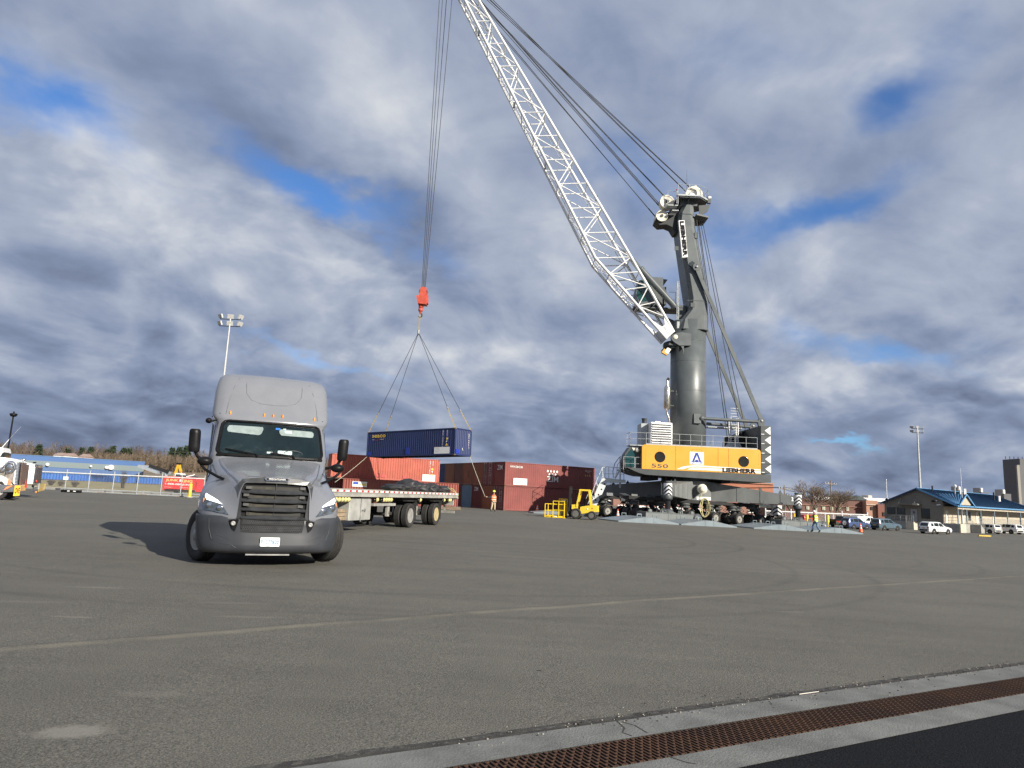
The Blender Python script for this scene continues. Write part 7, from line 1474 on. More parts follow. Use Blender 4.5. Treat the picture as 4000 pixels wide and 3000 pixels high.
pbox(o, 'shaded_wing', 3040, 1952, 3384, 2040, 186., 30, BR4, zb=GZ); pbox(o, 'sunlit_wing', 3384.5, 1955, 3430, 2040, 184., 20, BR2, zb=GZ); pbox(o, 'side_wing', 3430.5, 1972, 3500, 2040, 183., 15, BR1, zb=GZ)  # shade and sun put into the bricks: dark front wing, pale end wing
for k in range(6): x = 3150 + k * 31.; w_ = pbox(o, 'window', x, 1977 + k * .9, x + 12, 1991 + k * .9, 185.8, .1, mat('blind_window', (.36, .36, .26), .4)); pbox(o, 'mullion', x + 5.3, 1977 + k * .9, x + 6.7, 1991 + k * .9, 185.7, .05, WHITE, parent=w_)
pbox(o, 'window', 3402, 1979, 3411, 1992, 183.8, .1, DARK); pbox(o, 'window', 3449, 2001, 3471, 2016, 182.8, .1, DARK)
pbox(o, 'string_course', 3040, 1974, 3384, 1976, 185.7, .2, BR2); pbox(o, 'string_course', 3384.6, 1970, 3430, 1973, 183.7, .2, mat('limestone', (.5, .42, .34), .8))
pbox(o, 'flat_roof', 3180, 1941, 3292, 1953, 200., 14, ROOFW); pbox(o, 'flat_roof', 3360, 1946, 3490, 1960, 200., 14, ROOFW)
r0 = o.location; b = MB(); a_, c_ = at(3290, 1955, 195) - r0, at(3400, 1958, 195) - r0; d0, d1 = at(3292, 1939, 196) - r0, at(3358, 1937, 196) - r0; b.hexa([a_, c_, c_ + Vector((0, 18, 0)), a_ + Vector((0, 18, 0)), d0, d1, d1 + Vector((0, 14, 0)), d0 + Vector((0, 14, 0))], mat('dark_green_roof', (.04, .055, .05), .5)); b.build('pitched_roof', o); pbox(o, 'roof_plant', 3392, 1935, 3406, 1947, 205., 4, mat('plant_cream', (.5, .46, .38), .7))
o = far_thing('brick_building', 'orange brick building glimpsed right under the yellow machine house', 'building', 2900, 210.); pbox(o, 'wall', 2768, 1884, 3022, 2040, 210., 25, BR3, zb=o.location.z - .5); pbox(o, 'parapet', 2766, 1882, 3023, 1887, 209.6, .5, BR2)
o = far_thing('brick_building', 'low pinkish brick building seen between the crane wheels', 'building', 2700, 190.); pbox(o, 'wall', 2395, 1960, 3100, 2040, 190., 15, brick('brick_rose', (.30, .16, .12), (.26, .13, .10), (.28, .19, .16)), zb=o.location.z - .5)
for k in range(9): x = 2420 + k * 72; pbox(o, 'window', x, 1972 + k * 3, x + 30, 1983 + k * 3, 189.8, .15, ROOFW)
CT1 = mat('tower_concrete', (.13, .13, .135), .85, var=.12, scale=.08); CT2 = mat('tower_pale', (.28, .265, .235), .85); CT3 = mat('block_concrete', (.33, .32, .31), .85, var=.15, scale=.1)
o = far_thing('concrete_tower', 'tall dark concrete tower block cut by the right edge of the frame', 'tower', 3970, 330.); pbox(o, 'front_shaft', 3983, 1817, 4040, 2040, 330., 9.6, CT1, zb=o.location.z - 2); pbox(o, 'rear_shaft', 3992, 1794, 4090, 2040, 343., 12, CT1, zb=o.location.z - 2); pbox(o, 'pale_rib', 3980, 1818, 3990, 2040, 329., .9, CT2, zb=o.location.z - 2)
b = MB(); q = at(3980, 1793, 355.) - o.location
for k in range(5): b.tube(q + Vector((k * 2.2 - 4, 4, 0)), q + Vector((k * 2.2 - 4, 4, 1.5)), .15, DARK, 5)
b.build('roof_rail', o)
for (x0, x1, yt, ws, lab) in ((3718, 3745, 1900, 8, 'first grey concrete block on the skyline left of the dark tower'), (3804, 3832, 1906, 8, 'second grey concrete block, in the middle of the skyline row'), (3890, 3919, 1912, 8, 'third grey concrete block on the skyline, touching the dark tower')):
    o = far_thing('concrete_block_tower', lab, 'tower', x0, 300., group='grey concrete blocks behind the office'); pbox(o, 'shaft', x1, yt, x1 + ws, 2040, 300., 4.6, CT3, zb=o.location.z - 2); pbox(o, 'sunlit_face', x1 + .4, yt + .5, x1 + ws - .4, yt + 19, 299.8, .15, ROOFW); pbox(o, 'low_wing', x1 + 6, yt + 17, x1 + 34, 2040, 296., 1.5, CT1, zb=o.location.z - 2)  # sunlight on each block's front painted as a white sheet
# ------------------------------------------------------------------ right-hand fence, bollards, sign, barriers
o = thing('mesh_fence', 'long chain-link fence with thick white top rail behind the parked vehicles', 'fence', at(3100, 2040, 128.)); o.location.z = gz(o.location.x, 128.)
L0 = o.location; a_, c_ = at(2990, 1996, 128.) - L0, at(3388, 2012, 128.) - L0; FW = mat('fence_white', (.62, .62, .60), .5)
b = MB(); b.tube(a_, c_, .13, FW, 8); b.build('top_rail', o)
def chain(name):
    m = bpy.data.materials.new(name); m.use_nodes = True; t = NT(m.node_tree); t.n.clear(); p = t.new('ShaderNodeBsdfPrincipled', inp={'Base Color': (.30, .30, .30, 1), 'Roughness': .5, 'Metallic': .4}); tr = t.new('ShaderNodeBsdfTransparent'); g_ = t.new('ShaderNodeTexCoord').outputs['Object']; s_ = t.new('ShaderNodeSeparateXYZ', inp={0: g_}); h_ = t.math('ADD', s_.outputs[0], s_.outputs[1])
    f = None
    for sg in (1, -1): q = t.math('ABSOLUTE', t.math('SUBTRACT', t.math('FRACT', t.math('MULTIPLY', t.math('ADD', h_, t.math('MULTIPLY', s_.outputs[2], sg)), 9.)), .5)); q = t.math('LESS_THAN', q, .05); f = q if f is None else t.math('MAXIMUM', f, q)
    t.new('ShaderNodeOutputMaterial', inp={0: t.new('ShaderNodeMixShader', inp={0: f, 1: tr.outputs[0], 2: p.outputs[0]}).outputs[0]}); return m
CHAIN = chain('chain_link')
b = MB(); b.quad(Vector((a_.x, a_.y + .02, -.3)), Vector((c_.x, c_.y + .02, -.6)), c_, a_, CHAIN); b.build('mesh', o)
for k in range(13): q = a_.lerp(c_, k / 12); b = MB(); b.tube((q.x, q.y, -1.), q + Vector((0, 0, .55 if k % 3 == 0 else 0)), .10 if k % 3 else .13, FW, 8); b.build('post', o)
for px, py, lab in ((3104, 2026, 'yellow bollard left of the walking worker'), (3153, 2030, 'yellow bollard beside the red car'), (3234, 2032, 'yellow bollard just left of the dark green pickup')):
    c = at(px, py, 112.); z0 = gz(c.x, c.y) - .3; b = MB(); h = max(1.3, c.z - z0 + .8); b.lathe([(.22, 0), (.22, h - .1), (.14, h), (.001, h + .03)], (0, 0, 0), ZZ, mat('bollard_yellow', (.75, .50, .03), .5), 14); q = b.build('bollard', label=lab, category='bollard', group='yellow bollards by the parked vehicles'); q.location = (c.x, c.y, z0)
c = at(3378, 2062, 112.); o = thing('road_sign', 'plain pale back of a diamond road sign beside the white van', 'sign', (c.x, c.y, gz(c.x, c.y))); hc = at(3378, 2024, 112.).z - o.location.z; b = MB(); b.prism([(-.55, hc), (0, hc - .55), (.55, hc), (0, hc + .55)], -.02, .01, mat('sign_back', (.62, .62, .58), .5)); b.build('sign_plate', o); b = MB(); b.tube((0, .04, -.2), (0, .04, hc + .5), .04, STEEL, 6); b.build('sign_post', o)
BAR = mat('barrier_white', (.62, .61, .58), .8, var=.15, scale=2)
for k in range(9):
    px = 2440 + k * 68; c = at(px, 1995 + k * 3.2, 118.); z0 = gz(c.x, c.y) - .35; b = MB(); b.prism([(-.3, 0), (.3, 0), (.3, .2), (.12, .45), (.09, 1.25), (-.09, 1.25), (-.12, .45), (-.3, .2)], -1.25, 1.25, BAR, 'x'); b.box(-1.2, 1.2, -.02, .02, 1.25, 1.26, BAR); q = b.build('barrier', label='white concrete barrier standing in a row behind the crane wheels', category='barrier', group='white barriers behind the crane'); q.location = (c.x, c.y, z0); q.rotation_euler.z = .1
# ------------------------------------------------------------------ bare trees
BARK = mat('bare_bark', (.105, .080, .058), .9, var=.25, scale=2); TWIG = mat('bare_twigs', (.17, .125, .085), .9, var=.25, scale=1)
def bare_tree(label, px, pyb, pyt, dist, spread, seed, group='bare trees', extra=None):
    c = at(px, pyb, dist); z0 = gz(c.x, c.y) - .3; H_ = at(px, pyt, dist).z - z0; o = thing('bare_tree', label, 'tree', (c.x, c.y, z0), 0, group=group); rg = random.Random(seed); tb, kb = MB(), MB()
    def grow(p, d_, L_, r, lv):
        n = 3 if lv < 3 else 2; q = p
        for i in range(n):
            d2 = (d_ + Vector((rg.gauss(0, .13), rg.gauss(0, .13), rg.gauss(.05, .08)))).normalized(); q2 = q + d2 * (L_ / n); ra, rb = r * (1 - .25 * i / n), r * (1 - .25 * (i + 1) / n); (tb if lv < 2 else kb).tube(q, q2, ra, BARK if lv < 3 else TWIG, 6 if lv < 2 else 3, rb, caps=False); q = q2; d_ = d2
            if lv < 5 and i > 0 or (lv == 0 and i == n - 1):
                for _ in range(rg.choice((1, 1, 2, 2)) if lv else 2):
                    a_, b_ = basis(d_); th = rg.uniform(0, 6.28); sp_ = rg.uniform(.45, .95) * spread; grow(q, (d_ + (a_ * math.cos(th) + b_ * math.sin(th)) * sp_).normalized(), L_ * rg.uniform(.55, .8), r * .55, lv + 1)
        if lv < 5: 
            for _ in range(3 if lv == 0 else 2): a_, b_ = basis(d_); th = rg.uniform(0, 6.28); grow(q, (d_ + (a_ * math.cos(th) + b_ * math.sin(th)) * rg.uniform(.3, .7) * spread).normalized(), L_ * rg.uniform(.6, .8), r * .6, lv + 1)
    grow(Vector((0, 0, 0)), Vector((0, 0, 1)), H_ * .30, H_ * .020, 0)
    mz = max(v[2] for v in kb.v); k = H_ / mz
    for b in (tb, kb): b.v = [(x * k * spread, y * k * spread, z * k) for x, y, z in b.v]
    tb.build('trunk', o); kb.build('crown', o)
bare_tree('wide bare tree standing behind the fence left of the utility pole', 3185, 2030, 1871, 150., 1.12, 4)
bare_tree('smaller bare tree right of the utility pole behind the fence', 3270, 2035, 1893, 152., 1.0, 9)
bare_tree('small bare tree behind the striped jack at the right end of the crane', 3090, 2030, 1925, 160., 1.0, 21)
# ------------------------------------------------------------------ left: grass, hill, wood
GRASS = mat('winter_grass', (.25, .215, .105), .95, var=.25, scale=.5, bump=.5, bscale=20, col2=(.18, .165, .07), f2=.55)
b = MB()
gl = [(at(-300, 1905, 66.).x, 66.), (at(650, 1930, 66.).x, 66.), (at(900, 1930, 66.).x, 66.)]
X0, X1 = -90., -14.
xs_ = [X0 + (X1 - X0) * i / 20 for i in range(21)]; ys_ = [65.5, 68, 72, 76, 82, 90, 110, 160]
b.add([(x, y, gz(x, y) + .03) for y in ys_ for x in xs_], [(j * 21 + i, j * 21 + i + 1, (j + 1) * 21 + i + 1, (j + 1) * 21 + i) for j in range(7) for i in range(20)], GRASS); b.build('grass', kind='structure')
b = MB()
for x0, x1, m_ in ((-70, -36, 0), (-34.5, -29.6, 0), (-26.5, -18, 0)): b.box(x0, x1, 64.6, 65.0, gz(x0, 65) - .05, gz(x0, 65) + .16, CONB)
b.build('kerb', kind='structure')
b = MB()
for x0, x1, y in ((-90, -24, 71.),): b.box(x0, x1, y, y + 1.6, gz(x0, y), gz(x0, y) + .06, mat('path_pale', (.40, .36, .27), .9))
b.build('footpath', kind='structure')
def hz_(x, y): return gz(max(-120, min(78, x)), 120) + 6.5 * sst(165, 300, y) * (1 - .60 * sst(-70, 10, x)) * (1 - .85 * sst(60, 190, x)) + 5 * sst(300, 600, y)
HILLM = mat('hill_leaf_litter', (.165, .12, .075), .95, var=.3, scale=.06, col2=(.11, .09, .05), f2=.55)
b = MB(); xs_ = [-700 + 40 * i for i in range(36)]; ys_ = [150, 165, 180, 200, 220, 240, 260, 280, 300, 340, 420, 600, 900]
n = len(xs_); b.add([(x, y, hz_(x, y) + .04) for y in ys_ for x in xs_], [(j * n + i, j * n + i + 1, (j + 1) * n + i + 1, (j + 1) * n + i) for j in range(len(ys_) - 1) for i in range(n - 1)], HILLM, True); b.build('hill', kind='structure')
def wood(name, seed, cnt, xf, yf, hf, cols):
    rg = random.Random(seed); b = MB()
    for i in range(cnt):
        y = yf(rg); x = xf(rg, y); z = hz_(x, y); h = hf(rg, x, y); m = rg.choice(cols); w = h * .28
        b.add([(x - .12, y, z), (x + .12, y, z), (x, y, z + h * .8)], [(0, 1, 2)], m)
        for k in range(46):
            t = rg.uniform(.18, .95); a_ = rg.uniform(0, 6.283); ln = h * rg.uniform(.14, .34) * (1.15 - t * .6); zz_ = z + h * t * .85; up_ = rg.uniform(.35, 1.3); rr = rg.random() * w * .55 * (1.2 - t)
            p = Vector((x + rr * math.cos(a_), y + rr * math.sin(a_), zz_)); q = p + Vector((math.cos(a_) * ln * .7, math.sin(a_) * ln * .7, ln * up_)); s_ = Vector((rg.uniform(.04, .10), 0, rg.uniform(-.05, .05)))
            b.add([p - s_, p + s_, q], [(0, 1, 2)], m)
    return b.build(name, kind='stuff')
T1 = mat('wood_twigs_tan', (.165, .125, .085), .95, var=.2, scale=.05); T2 = mat('wood_twigs_grey', (.085, .07, .062), .95, var=.2, scale=.05); T3 = mat('wood_twigs_brown', (.125, .092, .066), .95, var=.2, scale=.05)
wood('bare_wood', 1, 900, lambda r, y: r.uniform(-.86, -.16) * y, lambda r: r.uniform(236, 345), lambda r, x, y: r.uniform(5.5, 9.5) * (.65 if y < 265 else 1.), [T1, T3, T3, T2, T2])
wood('brush', 5, 420, lambda r, y: r.uniform(-.62, -.40) * y, lambda r: r.uniform(234, 262), lambda r, x, y: r.uniform(3.5, 6.), [T1, T1, T3])
wood('bare_wood', 2, 420, lambda r, y: r.uniform(-.16, .55) * y, lambda r: r.uniform(270, 360), lambda r, x, y: r.uniform(5.5, 8.5), [T2, T3, T2])
wood('bare_wood', 3, 260, lambda r, y: r.uniform(.50, .9) * y, lambda r: r.uniform(360, 420), lambda r, x, y: r.uniform(4, 6.), [T2, T3])
# evergreens on the hill
EVG = mat('evergreen', (.020, .034, .016), .9, var=.4, scale=.3); EVG2 = mat('evergreen_light', (.050, .070, .026), .9, var=.3, scale=.3)
def evergreen(label, px, pyt, pyb, dist, wd, seed):
    c = at(px, pyb, dist); t_ = at(px, pyt, dist); z0 = hz_(c.x, dist) - .5; z0 = min(z0, c.z); h = t_.z - z0; o = thing('evergreen_tree', label, 'tree', (c.x, dist, z0), 0, group='evergreens on the wooded hill'); rg = random.Random(seed); b = MB(); b.tube((0, 0, 0), (0, 0, h * .9), .2, BARK, 6, .05); b.build('trunk', o); b = MB()
    for k in range(420):
        t = rg.uniform(.12, 1.) ; a_ = rg.uniform(0, 6.283); r = wd * (1.05 - t) * rg.uniform(.35, 1.) + .15; p = Vector((r * math.cos(a_), r * math.sin(a_), h * t)); u = Vector((rg.gauss(0, .4), rg.gauss(0, .4), rg.gauss(0, .25))); v = Vector((math.cos(a_) * .6, math.sin(a_) * .6, -.35)); b.add([p - u, p + u, p + v], [(0, 1, 2)], EVG if rg.random() < .8 else EVG2)
    b.build('crown', o)
for i, (px, yt, yb, w_, lab) in enumerate([(150, 1728, 1768, 2.6, 'dark evergreen left of the middle of the hill, above the warehouse roof'), (262, 1746, 1776, 2.8, 'broad low evergreen on the hill above the first pale house'), (318, 1742, 1776, 2.2, 'dark evergreen standing between two bare crowns mid-hill'), (352, 1738, 1778, 2.4, 'tall evergreen right of the pale houses on the hill'), (437, 1734, 1774, 2.2, 'narrow pointed evergreen in the middle of the wooded skyline'), (418, 1748, 1776, 2.6, 'bushy light green evergreen touching the pointed one'), (482, 1742, 1770, 3.4, 'wide evergreen clump right of the pointed one on the hill'), (505, 1744, 1766, 2.6, 'smaller evergreen at the right end of the wide clump'), (700, 1740, 1764, 3.2, 'dark evergreen on the skyline left of the lorry mirror'), (728, 1734, 1762, 3.4, 'green pine on the skyline just left of the lorry mirror'), (672, 1742, 1762, 2.4, 'low evergreen at the left end of the pair near the lorry mirror')]): evergreen(lab, px, yt + 7, yb + 6, 262., w_ * .95, i)
# pale houses in the wood
for i, (px, py, wd, hh, m_, lab) in enumerate([(222, 1781, 26, 6, LBL, 'long pale house low on the hill, leftmost of the three'), (258, 1783, 22, 7, WHITE, 'bright white house in the middle of the hill'), (318, 1786, 22, 6, mat('house_pink', (.45, .34, .30), .8), 'pinkish house right of the white one on the hill')]):
    c = at(px, py, 225.); k = 225. / F; o = thing('house', lab, 'house', (c.x, c.y, c.z - 2.6), 0, group='pale houses on the hill'); b = MB(); b.box(-wd * k / 2, wd * k / 2, 0, 5, 0, 2.6 + hh * k * .3, m_); b.build('wall', o); b = MB(); z = 2.6 + hh * k * .3; b.prism([(-.2, z), (5.2, z), (2.5, z + 1.)], -wd * k / 2 - .2, wd * k / 2 + .2, mat('house_roof', (.30, .22, .19), .8), 'x'); b.build('roof', o); b = MB(); [b.box(x - .35, x + .35, -.04, 0, 1.4, 2.4, GLASSD) for x in (-.6, .6)]; b.build('window', o)
# ------------------------------------------------------------------ blue warehouse
WB1 = mat('warehouse_blue', (.026, .090, .25), .5, var=.06, scale=.2); WG = mat('warehouse_grey', (.13, .17, .18), .6, var=.05, scale=.2); WB2 = mat('blue_corrugated', (.030, .125, .40), .5, var=.12, scale=.3, col2=(.05, .16, .44), f2=.55)
wl, wr_ = at(-160, 1764, 172.), at(566, 1804, 200.); wa = math.atan2(wr_.y - wl.y, wr_.x - wl.x); WL = math.hypot(wr_.y - wl.y, wr_.x - wl.x)
wo = thing('warehouse', 'long low blue warehouse with a grey band behind the fence', 'building', (wl.x, wl.y, 0.), wa)
zt_ = (wl.z + wr_.z) / 2; kz = 186. / F
b = MB(); b.box(0, WL, 0, 25, -1, zt_ - 40 * kz, WB1); b.box(0, WL, -.05, 25, zt_ - 40 * kz, zt_ - 18 * kz, WG); b.box(0, WL, -.02, 25, zt_ - 18 * kz, zt_, WB1)
for k in range(60): b.box(k * WL / 60, k * WL / 60 + .06, -.09, -.05, zt_ - 40 * kz, zt_ - 18 * kz, WG)
b.build('wall', wo)
b = MB(); b.box(-.1, WL + .1, -.15, 25.1, zt_, zt_ + .12, mat('roof_edge_blue', (.08, .18, .33), .5)); b.build('roof_edge', wo)
for px, py, r in ((186, 1815, .45), (372, 1823, .3), (443, 1828, .45), (463, 1828, .75)):
    b = MB(); f = (px + 160) / 726.; x = WL * (f * .93 + .0) if f < .9 else WL * f * .95; q = at(px, py, 172 + 28 * f); b.lathe([(r, 0), (r, .5), (r * .6, .7), (.001, .75)], (x, -.1, q.z), (0, -1, 0), WHITE, 12); b.build('wall_vent', wo)
b = MB(); q0 = at(567, 1822, 196.); q1 = at(642, 1848, 196.); M_i = wo.matrix_world.inverted(); a_, c_ = M_i @ q0, M_i @ q1; b.bar(a_, c_, 8., .7, mat('canopy_grey', (.30, .33, .36), .5)); b.bar(a_ + Vector((0, -4.05, .25)), c_ + Vector((0, -4.05, .25)), .1, .9, DARK); d_ = M_i @ at(640, 1880, 196.); b.bar(c_ + Vector((-.4, -3, 0)), d_ + Vector((-.4, -3, -1)), .8, .8, mat('canopy_post', (.22, .25, .28), .5), up=(0, 1, 0)); b.build('canopy', wo)
bl_, br_ = at(100, 1845, 150.), at(632, 1868, 158.); ba = math.atan2(br_.y - bl_.y, br_.x - bl_.x); o = thing('corrugated_wall', 'bright blue corrugated steel wall standing on the grass before the warehouse', 'wall', (bl_.x, bl_.y, 0), ba); BLn = math.hypot(br_.y - bl_.y, br_.x - bl_.x)
b = MB(); corr(b, (0, 0, 0), XX, (0, -1, 0), BLn, -.8, (bl_.z + br_.z) / 2, WB2, .6, .12); b.box(0, BLn, .0, .1, (bl_.z + br_.z) / 2 - .05, (bl_.z + br_.z) / 2 + .05, WB1); b.box(0, BLn, .15, 2.5, -.8, (bl_.z + br_.z) / 2 - .08, WB1); b.build('panels', o)
# ------------------------------------------------------------------ fence with barbed wire, rails, shrubs
FD = 63.; fo_ = at(150, 1842, FD); o = thing('wire_fence', 'chain-link fence with barbed wire and bright top rail along the left grass', 'fence', (fo_.x, FD, gz(fo_.x, FD))); L0 = o.location
pxs = [-40, 62, 160, 262, 352, 447, 541, 634, 711, 800]
tops = [at(px, 1842 + (px - 150) * .0440, FD) - L0 for px in pxs]
b = MB()
for a_, c_ in zip(tops, tops[1:]): b.tube(a_, c_, .055, FW, 8)
b.build('top_rail', o)
b = MB(); b.loft([[Vector((t.x, .03, -.02 + gz(t.x + L0.x, FD) - L0.z)) for t in tops], [t + Vector((0, .03, 0)) for t in tops]], CHAIN, closed=False); b.build('mesh', o)
for t in tops: b = MB(); zb = gz(t.x + L0.x, FD) - L0.z; b.tube((t.x, 0, zb - .1), t + Vector((.0, 0, .30)), .045, GALV, 8); b.build('post', o)
b = MB()
for k in range(3):
    for a_, c_ in zip(tops, tops[1:]): b.tube(a_ + Vector((0, 0, .1 + .1 * k)), c_ + Vector((0, 0, .1 + .1 * k)), .008, GALV, 4)
b.build('barbed_wire', o)
b = MB(); t = at(259, 1868, FD) - L0; b.box(t.x - .23, t.x + .23, -.09, -.06, t.z - .15, t.z + .15, LBL); b.build('notice_board', o)
o = thing('pipe_rail', 'low double pipe rail in front of the wire fence', 'rail', g3(at(245, 1910, 61.).x, 61.)); L0 = o.location
for dz in (0, 10):
    b = MB(); p0_ = at(246, 1907 + dz, 61.) - L0; p1_ = at(800, 1933 + dz, 61.) - L0; b.tube(p0_, p1_, .05, GALV, 8); b.build('rail', o)
for px in (402, 560, 712): b = MB(); q = at(px, 1918 + (px - 402) * .05, 61.) - L0; zb = gz(q.x + L0.x, 61) - L0.z; b.box(q.x - .05, q.x + .05, -.05, .05, zb, q.z + .2, GALV); b.box(q.x - .35, q.x + .35, -.2, .2, zb, zb + .05, WOODP); b.build('rail_post', o)
c = grd(278, 1924); b = MB(); b.cbox(-.8, .8, -.15, .15, 0, .22, BLK, .04); [b.box(x - .1, x + .1, -.16, -.15, .08, .16, LBL) for x in (-.15, .35)]; q = b.build('wheel_stop', label='black rubber wheel stop with pale marks at the foot of the pipe rail', category='wheel stop'); q.location = c
def shrub(label, px, pyt, pyb, dist, seed, w=1.0, m=T2, leaf=None):
    c = at(px, pyb, dist); c.z = gz(c.x, dist) + .03; h = at(px, pyt, dist).z - c.z; o = thing('shrub', label, 'shrub', c, 0, group='bare shrubs on the grass'); rg = random.Random(seed); b = MB()
    for k in range(90):
        a_ = rg.uniform(0, 6.283); sp_ = rg.uniform(.05, .7) * w; p = Vector((rg.gauss(0, .08), rg.gauss(0, .08), 0)); q = p + Vector((math.cos(a_) * sp_ * h, math.sin(a_) * sp_ * h, h * rg.uniform(.55, 1.) * (1 - .35 * (sp_ / w) ** 2))); mid = p.lerp(q, .5) + Vector((0, 0, .05 * h)); b.tube(p, mid, .018, m, 3, .012, caps=False); b.tube(mid, q, .012, m, 3, .006, caps=False)
        for _ in range(3): q2 = mid.lerp(q, rg.random()); b.tube(q2, q2 + Vector((rg.gauss(0, .15), rg.gauss(0, .15), rg.uniform(.05, .25))) * h, .007, m, 3, .004, caps=False)
    b.build('twigs', o)
shrub('rounded bare shrub by the white truck, leftmost of the three', 197, 1872, 1899, 84., 1, 1.1); shrub('small bare shrub between the two larger shrubs', 236, 1877, 1900, 84., 2, 1.1); shrub('widest bare shrub, right of the white notice on the fence', 291, 1877, 1903, 82., 3, 1.2)
shrub('narrow upright young tree with dark twigs before the blue wall', 480, 1838, 1894, 88., 4, .35)
# ------------------------------------------------------------------ red skip lorry, bollard, excavator
JR = mat('skip_red', (.62, .035, .035), .45, var=.08, scale=1); JD = 70.; jo = far_thing('skip_trailer', 'red tipper body with yellow and white lettering behind the fence', 'trailer', 700, JD); jo.location.z = gz(jo.location.x, JD) - .0; L0 = jo.location
def jp(px, py, dy=0.): return at(px, py, JD + dy) - L0
b = MB(); P = [jp(634, 1916), jp(640, 1912), jp(646, 1909), jp(757, 1914), jp(763, 1866), jp(642, 1859), jp(637, 1862)]; b.prism([(v.x, v.z) for v in P], 0, 2.3, JR); b.build('tipper_body', jo)
b = MB(); ux_ = (jp(760, 1868) - jp(642, 1862)).normalized(); JY = mat('sign_yellow', (.85, .55, .18), .5); 
q = jp(647, 1881.5); b.text('JUNK', q + Vector((0, -.012, 0)), ux_, ZZ, .30, JY, off=.03, width=1.30); q = jp(707, 1884.5); b.text('KING', q + Vector((0, -.012, 0)), ux_, ZZ, .30, JY, off=.03, width=1.15); q = jp(696, 1882); 
b.lathe([(.10, 0), (.13, .0), (.13, .01), (.10, .01)], (q.x + .2, -.005, q.z + .13), (0, -1, 0), LBL, 14)
q = jp(645, 1894.5); b.text('1-888-888-JUNK', q + Vector((0, -.012, 0)), ux_, ZZ, .22, LBL, off=.025, width=2.75); q = jp(702, 1906.5); b.text('www.Junk-King.com', q + Vector((0, -.012, 0)), ux_, ZZ, .10, LBL, width=1.3); q = jp(642, 1903); b.text('RECYCLE RENEW', q + Vector((0, -.012, 0)), ux_, ZZ, .05, LBL, width=.75); b.build('lettering', jo)
b = MB(); b.box(jp(640, 1920).x, jp(770, 1920).x, .2, 2.1, jp(700, 1922).z, jp(700, 1914).z, DARK); b.build('chassis', jo)
for px in (691,): wheel(jo, (jp(px, 1930).x, .3, .42), (0, -1, 0), .42, .3, DARK, n=20, grooves=1)
b = MB(); q = jp(689, 1935); b.box(q.x - .22, q.x + .25, -.2, -.17, .05, .45, BLK); b.build('mud_flap', jo)
b = MB(); q, q1_ = jp(760, 1900), jp(800, 1900); b.box(q.x + .05, q1_.x, .1, 2.2, jp(780, 1922).z, jp(780, 1905).z, JR); b.box(q.x + .05, q.x + .25, .3, 2.0, jp(780, 1905).z, jp(780, 1880).z, JR); b.build('cab_front', jo)
b = MB()
for k in range(7): a_ = jp(640 + k * 2, 1858 - k % 2 * 2, .6 + .2 * k); b.ball(a_ + Vector((1.6 + k * .2, .2, 0)), .22, TARP, 7, (1.6, 1, .5))
b.path([jp(728, 1862, .8), jp(748, 1859, .8), jp(757, 1856, .8)], .06, WHITE, 6); b.path([jp(730, 1861, 1.2), jp(752, 1857, 1.2), jp(760, 1853, 1.2)], .06, WHITE, 6); b.build('load', jo)
c = grd(740, 1943); o = thing('bollard', 'thick yellow bollard before the red tipper body beside the lorry', 'bollard', c, 0); b = MB(); h = (at(745, 1889, c.y).z - c.z); b.lathe([(.13, 0), (.13, h - .05), (.09, h), (.001, h + .02)], (0, 0, 0), ZZ, mat('bollard_yellow', (.75, .50, .03), .5), 16); b.build('post', o); b = MB(); b.lathe([(.26, 0), (.26, .06), (.13, .06)], (0, 0, 0), ZZ, CONB, 12); b.build('footing', o)
ED = 105.; eo = far_thing('excavator', 'yellow excavator arm raised above the red tipper body', 'excavator', 690, ED); L0 = eo.location; EY_ = mat('excavator_yellow', (.62, .33, .03), .5, var=.1, scale=1); ep_ = lambda px, py, dy=0.: at(px, py, ED + dy) - L0
b = MB(); b.bar(ep_(680, 1866), ep_(699, 1812), .28, .45, EY_, up=(0, 1, 0)); b.build('boom', eo)
b = MB(); b.bar(ep_(697, 1810), ep_(707, 1842), .26, .40, EY_, up=(0, 1, 0)); b.bar(ep_(704, 1812), ep_(710, 1862), .12, .16, EY_, up=(0, 1, 0)); b.box(ep_(697, 1810).x - .2, ep_(703, 1810).x + .2, -.3, .3, ep_(700, 1814).z, ep_(700, 1809).z, BLK); b.build('stick', eo)
b = MB(); q = ep_(700, 1858); b.cbox(q.x - .5, q.x + .6, -.5, .8, q.z - 1.2, q.z + .35, WHITE, .05); b.box(q.x - .3, q.x + .4, -.51, -.49, q.z - .3, q.z + .2, GLASSD); b.box(q.x - 1.2, q.x + 1.6, -1, 1.4, -.0, q.z - 1.0, EY_); b.build('cab', eo)
# ------------------------------------------------------------------ the white heavy trucks at the left edge
def heavy(label, dist, q, chrome_grille, oversize):
    """q: function giving local points for a pixel at the truck's near side"""
    c = grd(40, 1950); o = thing('heavy_truck', label, 'truck', at(0, 1950, dist) * 1.0); o.location.z = gz(o.location.x, dist); return o
def tk(px, py, dist, o, dy=0.): return at(px, py, dist + dy) - o.location
TD1, TD2 = 37.0, 42.0
t1 = thing('heavy_truck', 'white wrecker truck with chrome grille and a yellow warning banner, cut by the left edge', 'truck', (at(0, 1950, TD1).x, TD1, gz(at(0, 1950, TD1).x, TD1)))
w_ = lambda px, py, dy=0.: tk(px, py, TD1, t1, dy)
b = MB(); wd = 2.3
P = [w_(-160, 1890), w_(-20, 1890), w_(0, 1846), w_(22, 1852), w_(45, 1878), w_(58, 1894), w_(66, 1894), w_(76, 1803), w_(70, 1796), w_(20, 1787), w_(-20, 1784), w_(-160, 1778)]
b.prism([(v.x, v.z) for v in P], 0, wd, WHITE); b.build('hood', t1)
